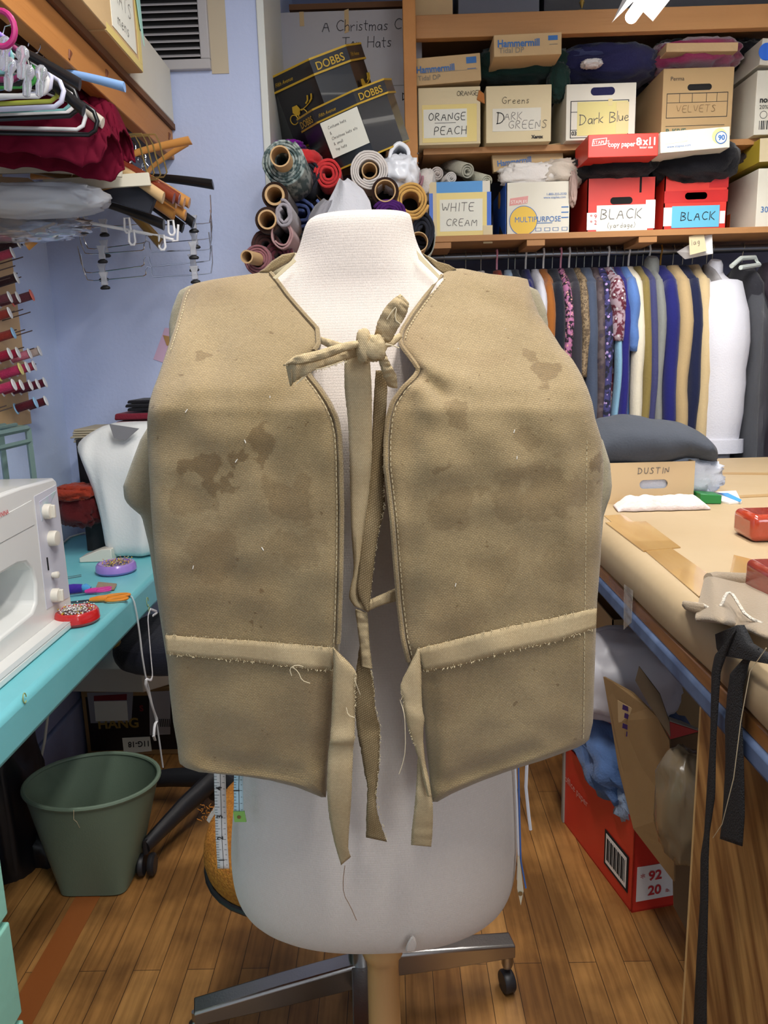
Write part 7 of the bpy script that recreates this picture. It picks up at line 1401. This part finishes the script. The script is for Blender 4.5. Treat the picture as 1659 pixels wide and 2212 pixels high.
# cords and black bag in the corner
def wallcord(pts, r, name, label, m, cat='cord'):
    L3 = [P(x, y, Y) for x, y, Y in pts]; q = [L3[0]]
    for a, c in zip(L3, L3[1:]): q += [a.lerp(c, .25), a.lerp(c, .75)]
    q.append(L3[-1]); return tag(MB().tube(q, r, 8).obj(name, m), label, cat)
wallcord([(104, 1540, 2.05), (94, 1620, 2.05), (78, 1665, 2.05), (72, 1740, 2.0), (40, 1790, 1.95), (-10, 1810, 1.9)], .004, 'cable', 'pale cable hanging down the wall behind the basket', M_smk)
wallcord([(160, 1490, 2.5), (164, 1580, 2.5), (172, 1640, 2.5), (182, 1658, 2.45)], .004, 'cable', 'pale cable near the HANGERS carton corner', M_smk)
tag(lump(P(30, 1740, 1.92), (.055, .10, .24), 101, .2, 1.6, 40).obj('black_bag', mat('black_nylon', (18, 18, 24), .45)), 'black nylon bag hanging under the bench behind the basket', 'bag')
tag(lump(P(75, 1830, 1.95), (.10, .07, .07), 102, .2, 1.8, 40).obj('black_bag', mat('black_nylon', (0, 0, 0))), 'black bag slumped on the floor behind the basket', 'bag')
tag(lump(P(250, 1385, 2.1), (.012, .012, .018), 103, .2, 1.8, 20).obj('mustard_scrap', cloth('mustard_scrap', (150, 122, 60))), 'little mustard scrap at the edge of the black chair seat', 'cloth')
# ---- tape measures and cords hanging over the form's hips
M_tm = mat('tape_measure_white', (216, 212, 206), .5); M_tmb = mat('tape_measure_blue', (176, 206, 214), .5)
def tapem(pts, w0, m, name, label, Y, nums, tip=None):
    t = thing(name, label, 'tape measure', P(pts[0][0], pts[0][1], Y)); b = MB(); L_, R_2 = [], []
    fn = lambda u, v: P(interp([(i / (len(pts) - 1),) + q for i, q in enumerate(pts)], u)[0] + w0 * v, interp([(i / (len(pts) - 1),) + q for i, q in enumerate(pts)], u)[1], Y + .004 * math.sin(u * 5))
    b.grid(fn, 24, 2); b.obj('tape', m, t, solid=.0006)
    tk = MB(); n = int((pts[-1][1] - pts[0][1]) / 6)
    for i in range(n):
        u = (i + .5) / n; l = .42 if i % 4 == 0 else .24; p = fn(u, 0); q = fn(u, l); tk.tube([p + V((0, -.0008, 0)), q + V((0, -.0008, 0))], .00025, 4)
        if i % 2 == 0: p = fn(u, .9); q = fn(u, .9 - l * .5); tk.tube([p + V((0, -.0008, 0)), q + V((0, -.0008, 0))], .00025, 4)
    o = tk.obj('tick_marks', INK, t); o['kind'] = 'stuff'
    p0_, p1_ = fn(0, .5), fn(1, .5); MB().tube([fn(u / 6, .55) + V((0, -.0008, 0)) for u in range(7)], .0003, 4).obj('centre_line', INK, t)
    for s, u in nums: p = fn(u, .66) + V((0, -.0012, 0)); printed(s, p, (0, 0, 1), (-1, 0, 0), .0105, INK, t, off=.0002)
    if tip: MB().slab([fn(1, -.1) + V((0, -.001, 0)), fn(1, 1.1) + V((0, -.001, 0)), fn(1, 1.15) + V((.001, -.001, -.014)), fn(1, -.05) + V((0, -.001, -.014))], (0, .002, 0)).obj('tape_tip', tip, t)
    if tip: MB().rev([(.0008, 0), (.0022, 0), (.0022, .0006), (.0008, .0006)], fn(1, .5) + V((0, -.0014, -.007)), (0, -1, 0), 12).obj('eyelet', mat('brass_dull', (0, 0, 0)), t)
    return t
tapem([(462, 1660), (464, 1740), (466, 1810), (470, 1876)], 25, M_tm, 'tape_measure', 'white tape measure hanging left of the form over the mustard seat', .86, (('4', .19), ('3', .46), ('2', .68), ('1', .92)))
tapem([(506, 1660), (505, 1700), (506, 1752)], 20, M_tmb, 'tape_measure', 'pale blue tape measure with a green metal tip against the form hip', .83, (('1', .6),), tip=mat('green_tip', (130, 180, 90), .4))
for pts, r, m, lab in (([(1113, 1655), (1117, 1750), (1120, 1850), (1118, 1900)], .0014, M_rib, 'white cord hanging closest to the right hip of the form'), ([(1120, 1655), (1122, 1760), (1125, 1860), (1136, 1918)], .0012, mat('blue_cord', (70, 110, 180), .7), 'blue cord hanging at the right hip of the form'), ([(1138, 1650), (1136, 1700), (1142, 1760), (1146, 1792)], .0022, M_rib, 'short frayed white cord right of the blue one')):
    tag(MB().tube([P(x, y, .88) for x, y in pts], r, 6).obj('string', m), lab, 'cord')
t = thing('tape_measure', 'cream tape measure end with a metal tip at the right hip of the form', 'tape measure', P(1122, 1900, .88)); MB().slab([P(x, y, .875) for x, y in ((1118, 1850), (1122, 1850), (1131, 1925), (1125, 1956), (1117, 1920))], (0, .001, 0)).obj('tape', mat('cream_tape', (206, 196, 170), .5), t); MB().rev([(.001, 0), (.003, 0), (.003, .001)], P(1124, 1930, .874), (0, -1, 0), 12).obj('eyelet', mat('brass_dull', (0, 0, 0)), t)
# price / size label slips inside the neck of the vest
for pts, lab in (([(589, 600), (634, 558), (640, 564), (596, 603)], 'neck_lining_slip'), ([(899, 540), (951, 596), (948, 602), (905, 560)], 'neck_lining_slip')):
    MB().slab([P(x, y, .872) for x, y in pts], (0, .002, 0)).obj(lab, M_cardl, vest)
# ================================================================ the visible strip light
M_fix = mat('white_light_housing', (236, 236, 236), .4); M_lamp = mat('lit_tube', (255, 250, 240), .3, emit=9)
ex = P(1366, 40, 2.55); yl0 = 2.55; yl1 = 1.35
lf = thing('strip_light', 'white fluorescent strip light hanging over the cutting table', 'light', (ex.x, 1.95, ex.z))
w_ = (P(1409, 48, 2.55).x - P(1320, 48, 2.55).x) / 2; zc_ = P(1365, 48, 2.55).z
MB().slab([(ex.x - w_, yl0, zc_), (ex.x, yl0, zc_ + .055), (ex.x + w_, yl0, zc_), (ex.x + w_ * .9, yl0, zc_ + .01), (ex.x + .02, yl0, zc_ + .085), (ex.x - .02, yl0, zc_ + .085), (ex.x - w_ * .9, yl0, zc_ + .01)], (0, yl1 - yl0, 0)).obj('reflector', M_fix, lf, smooth=False)
MB().tube([(ex.x, yl0 + .01, zc_ + .018), (ex.x, yl1, zc_ + .018)], .019, 16).obj('lamp_tube', M_lamp, lf)
MB().tube([(ex.x, 2.3, zc_ + .08), (ex.x, 2.3, ZC)], .003, 6).obj('hanging_wire', M_bpl, lf); MB().tube([(ex.x, 1.5, zc_ + .08), (ex.x, 1.5, ZC)], .003, 6).obj('hanging_wire', M_bpl, lf)
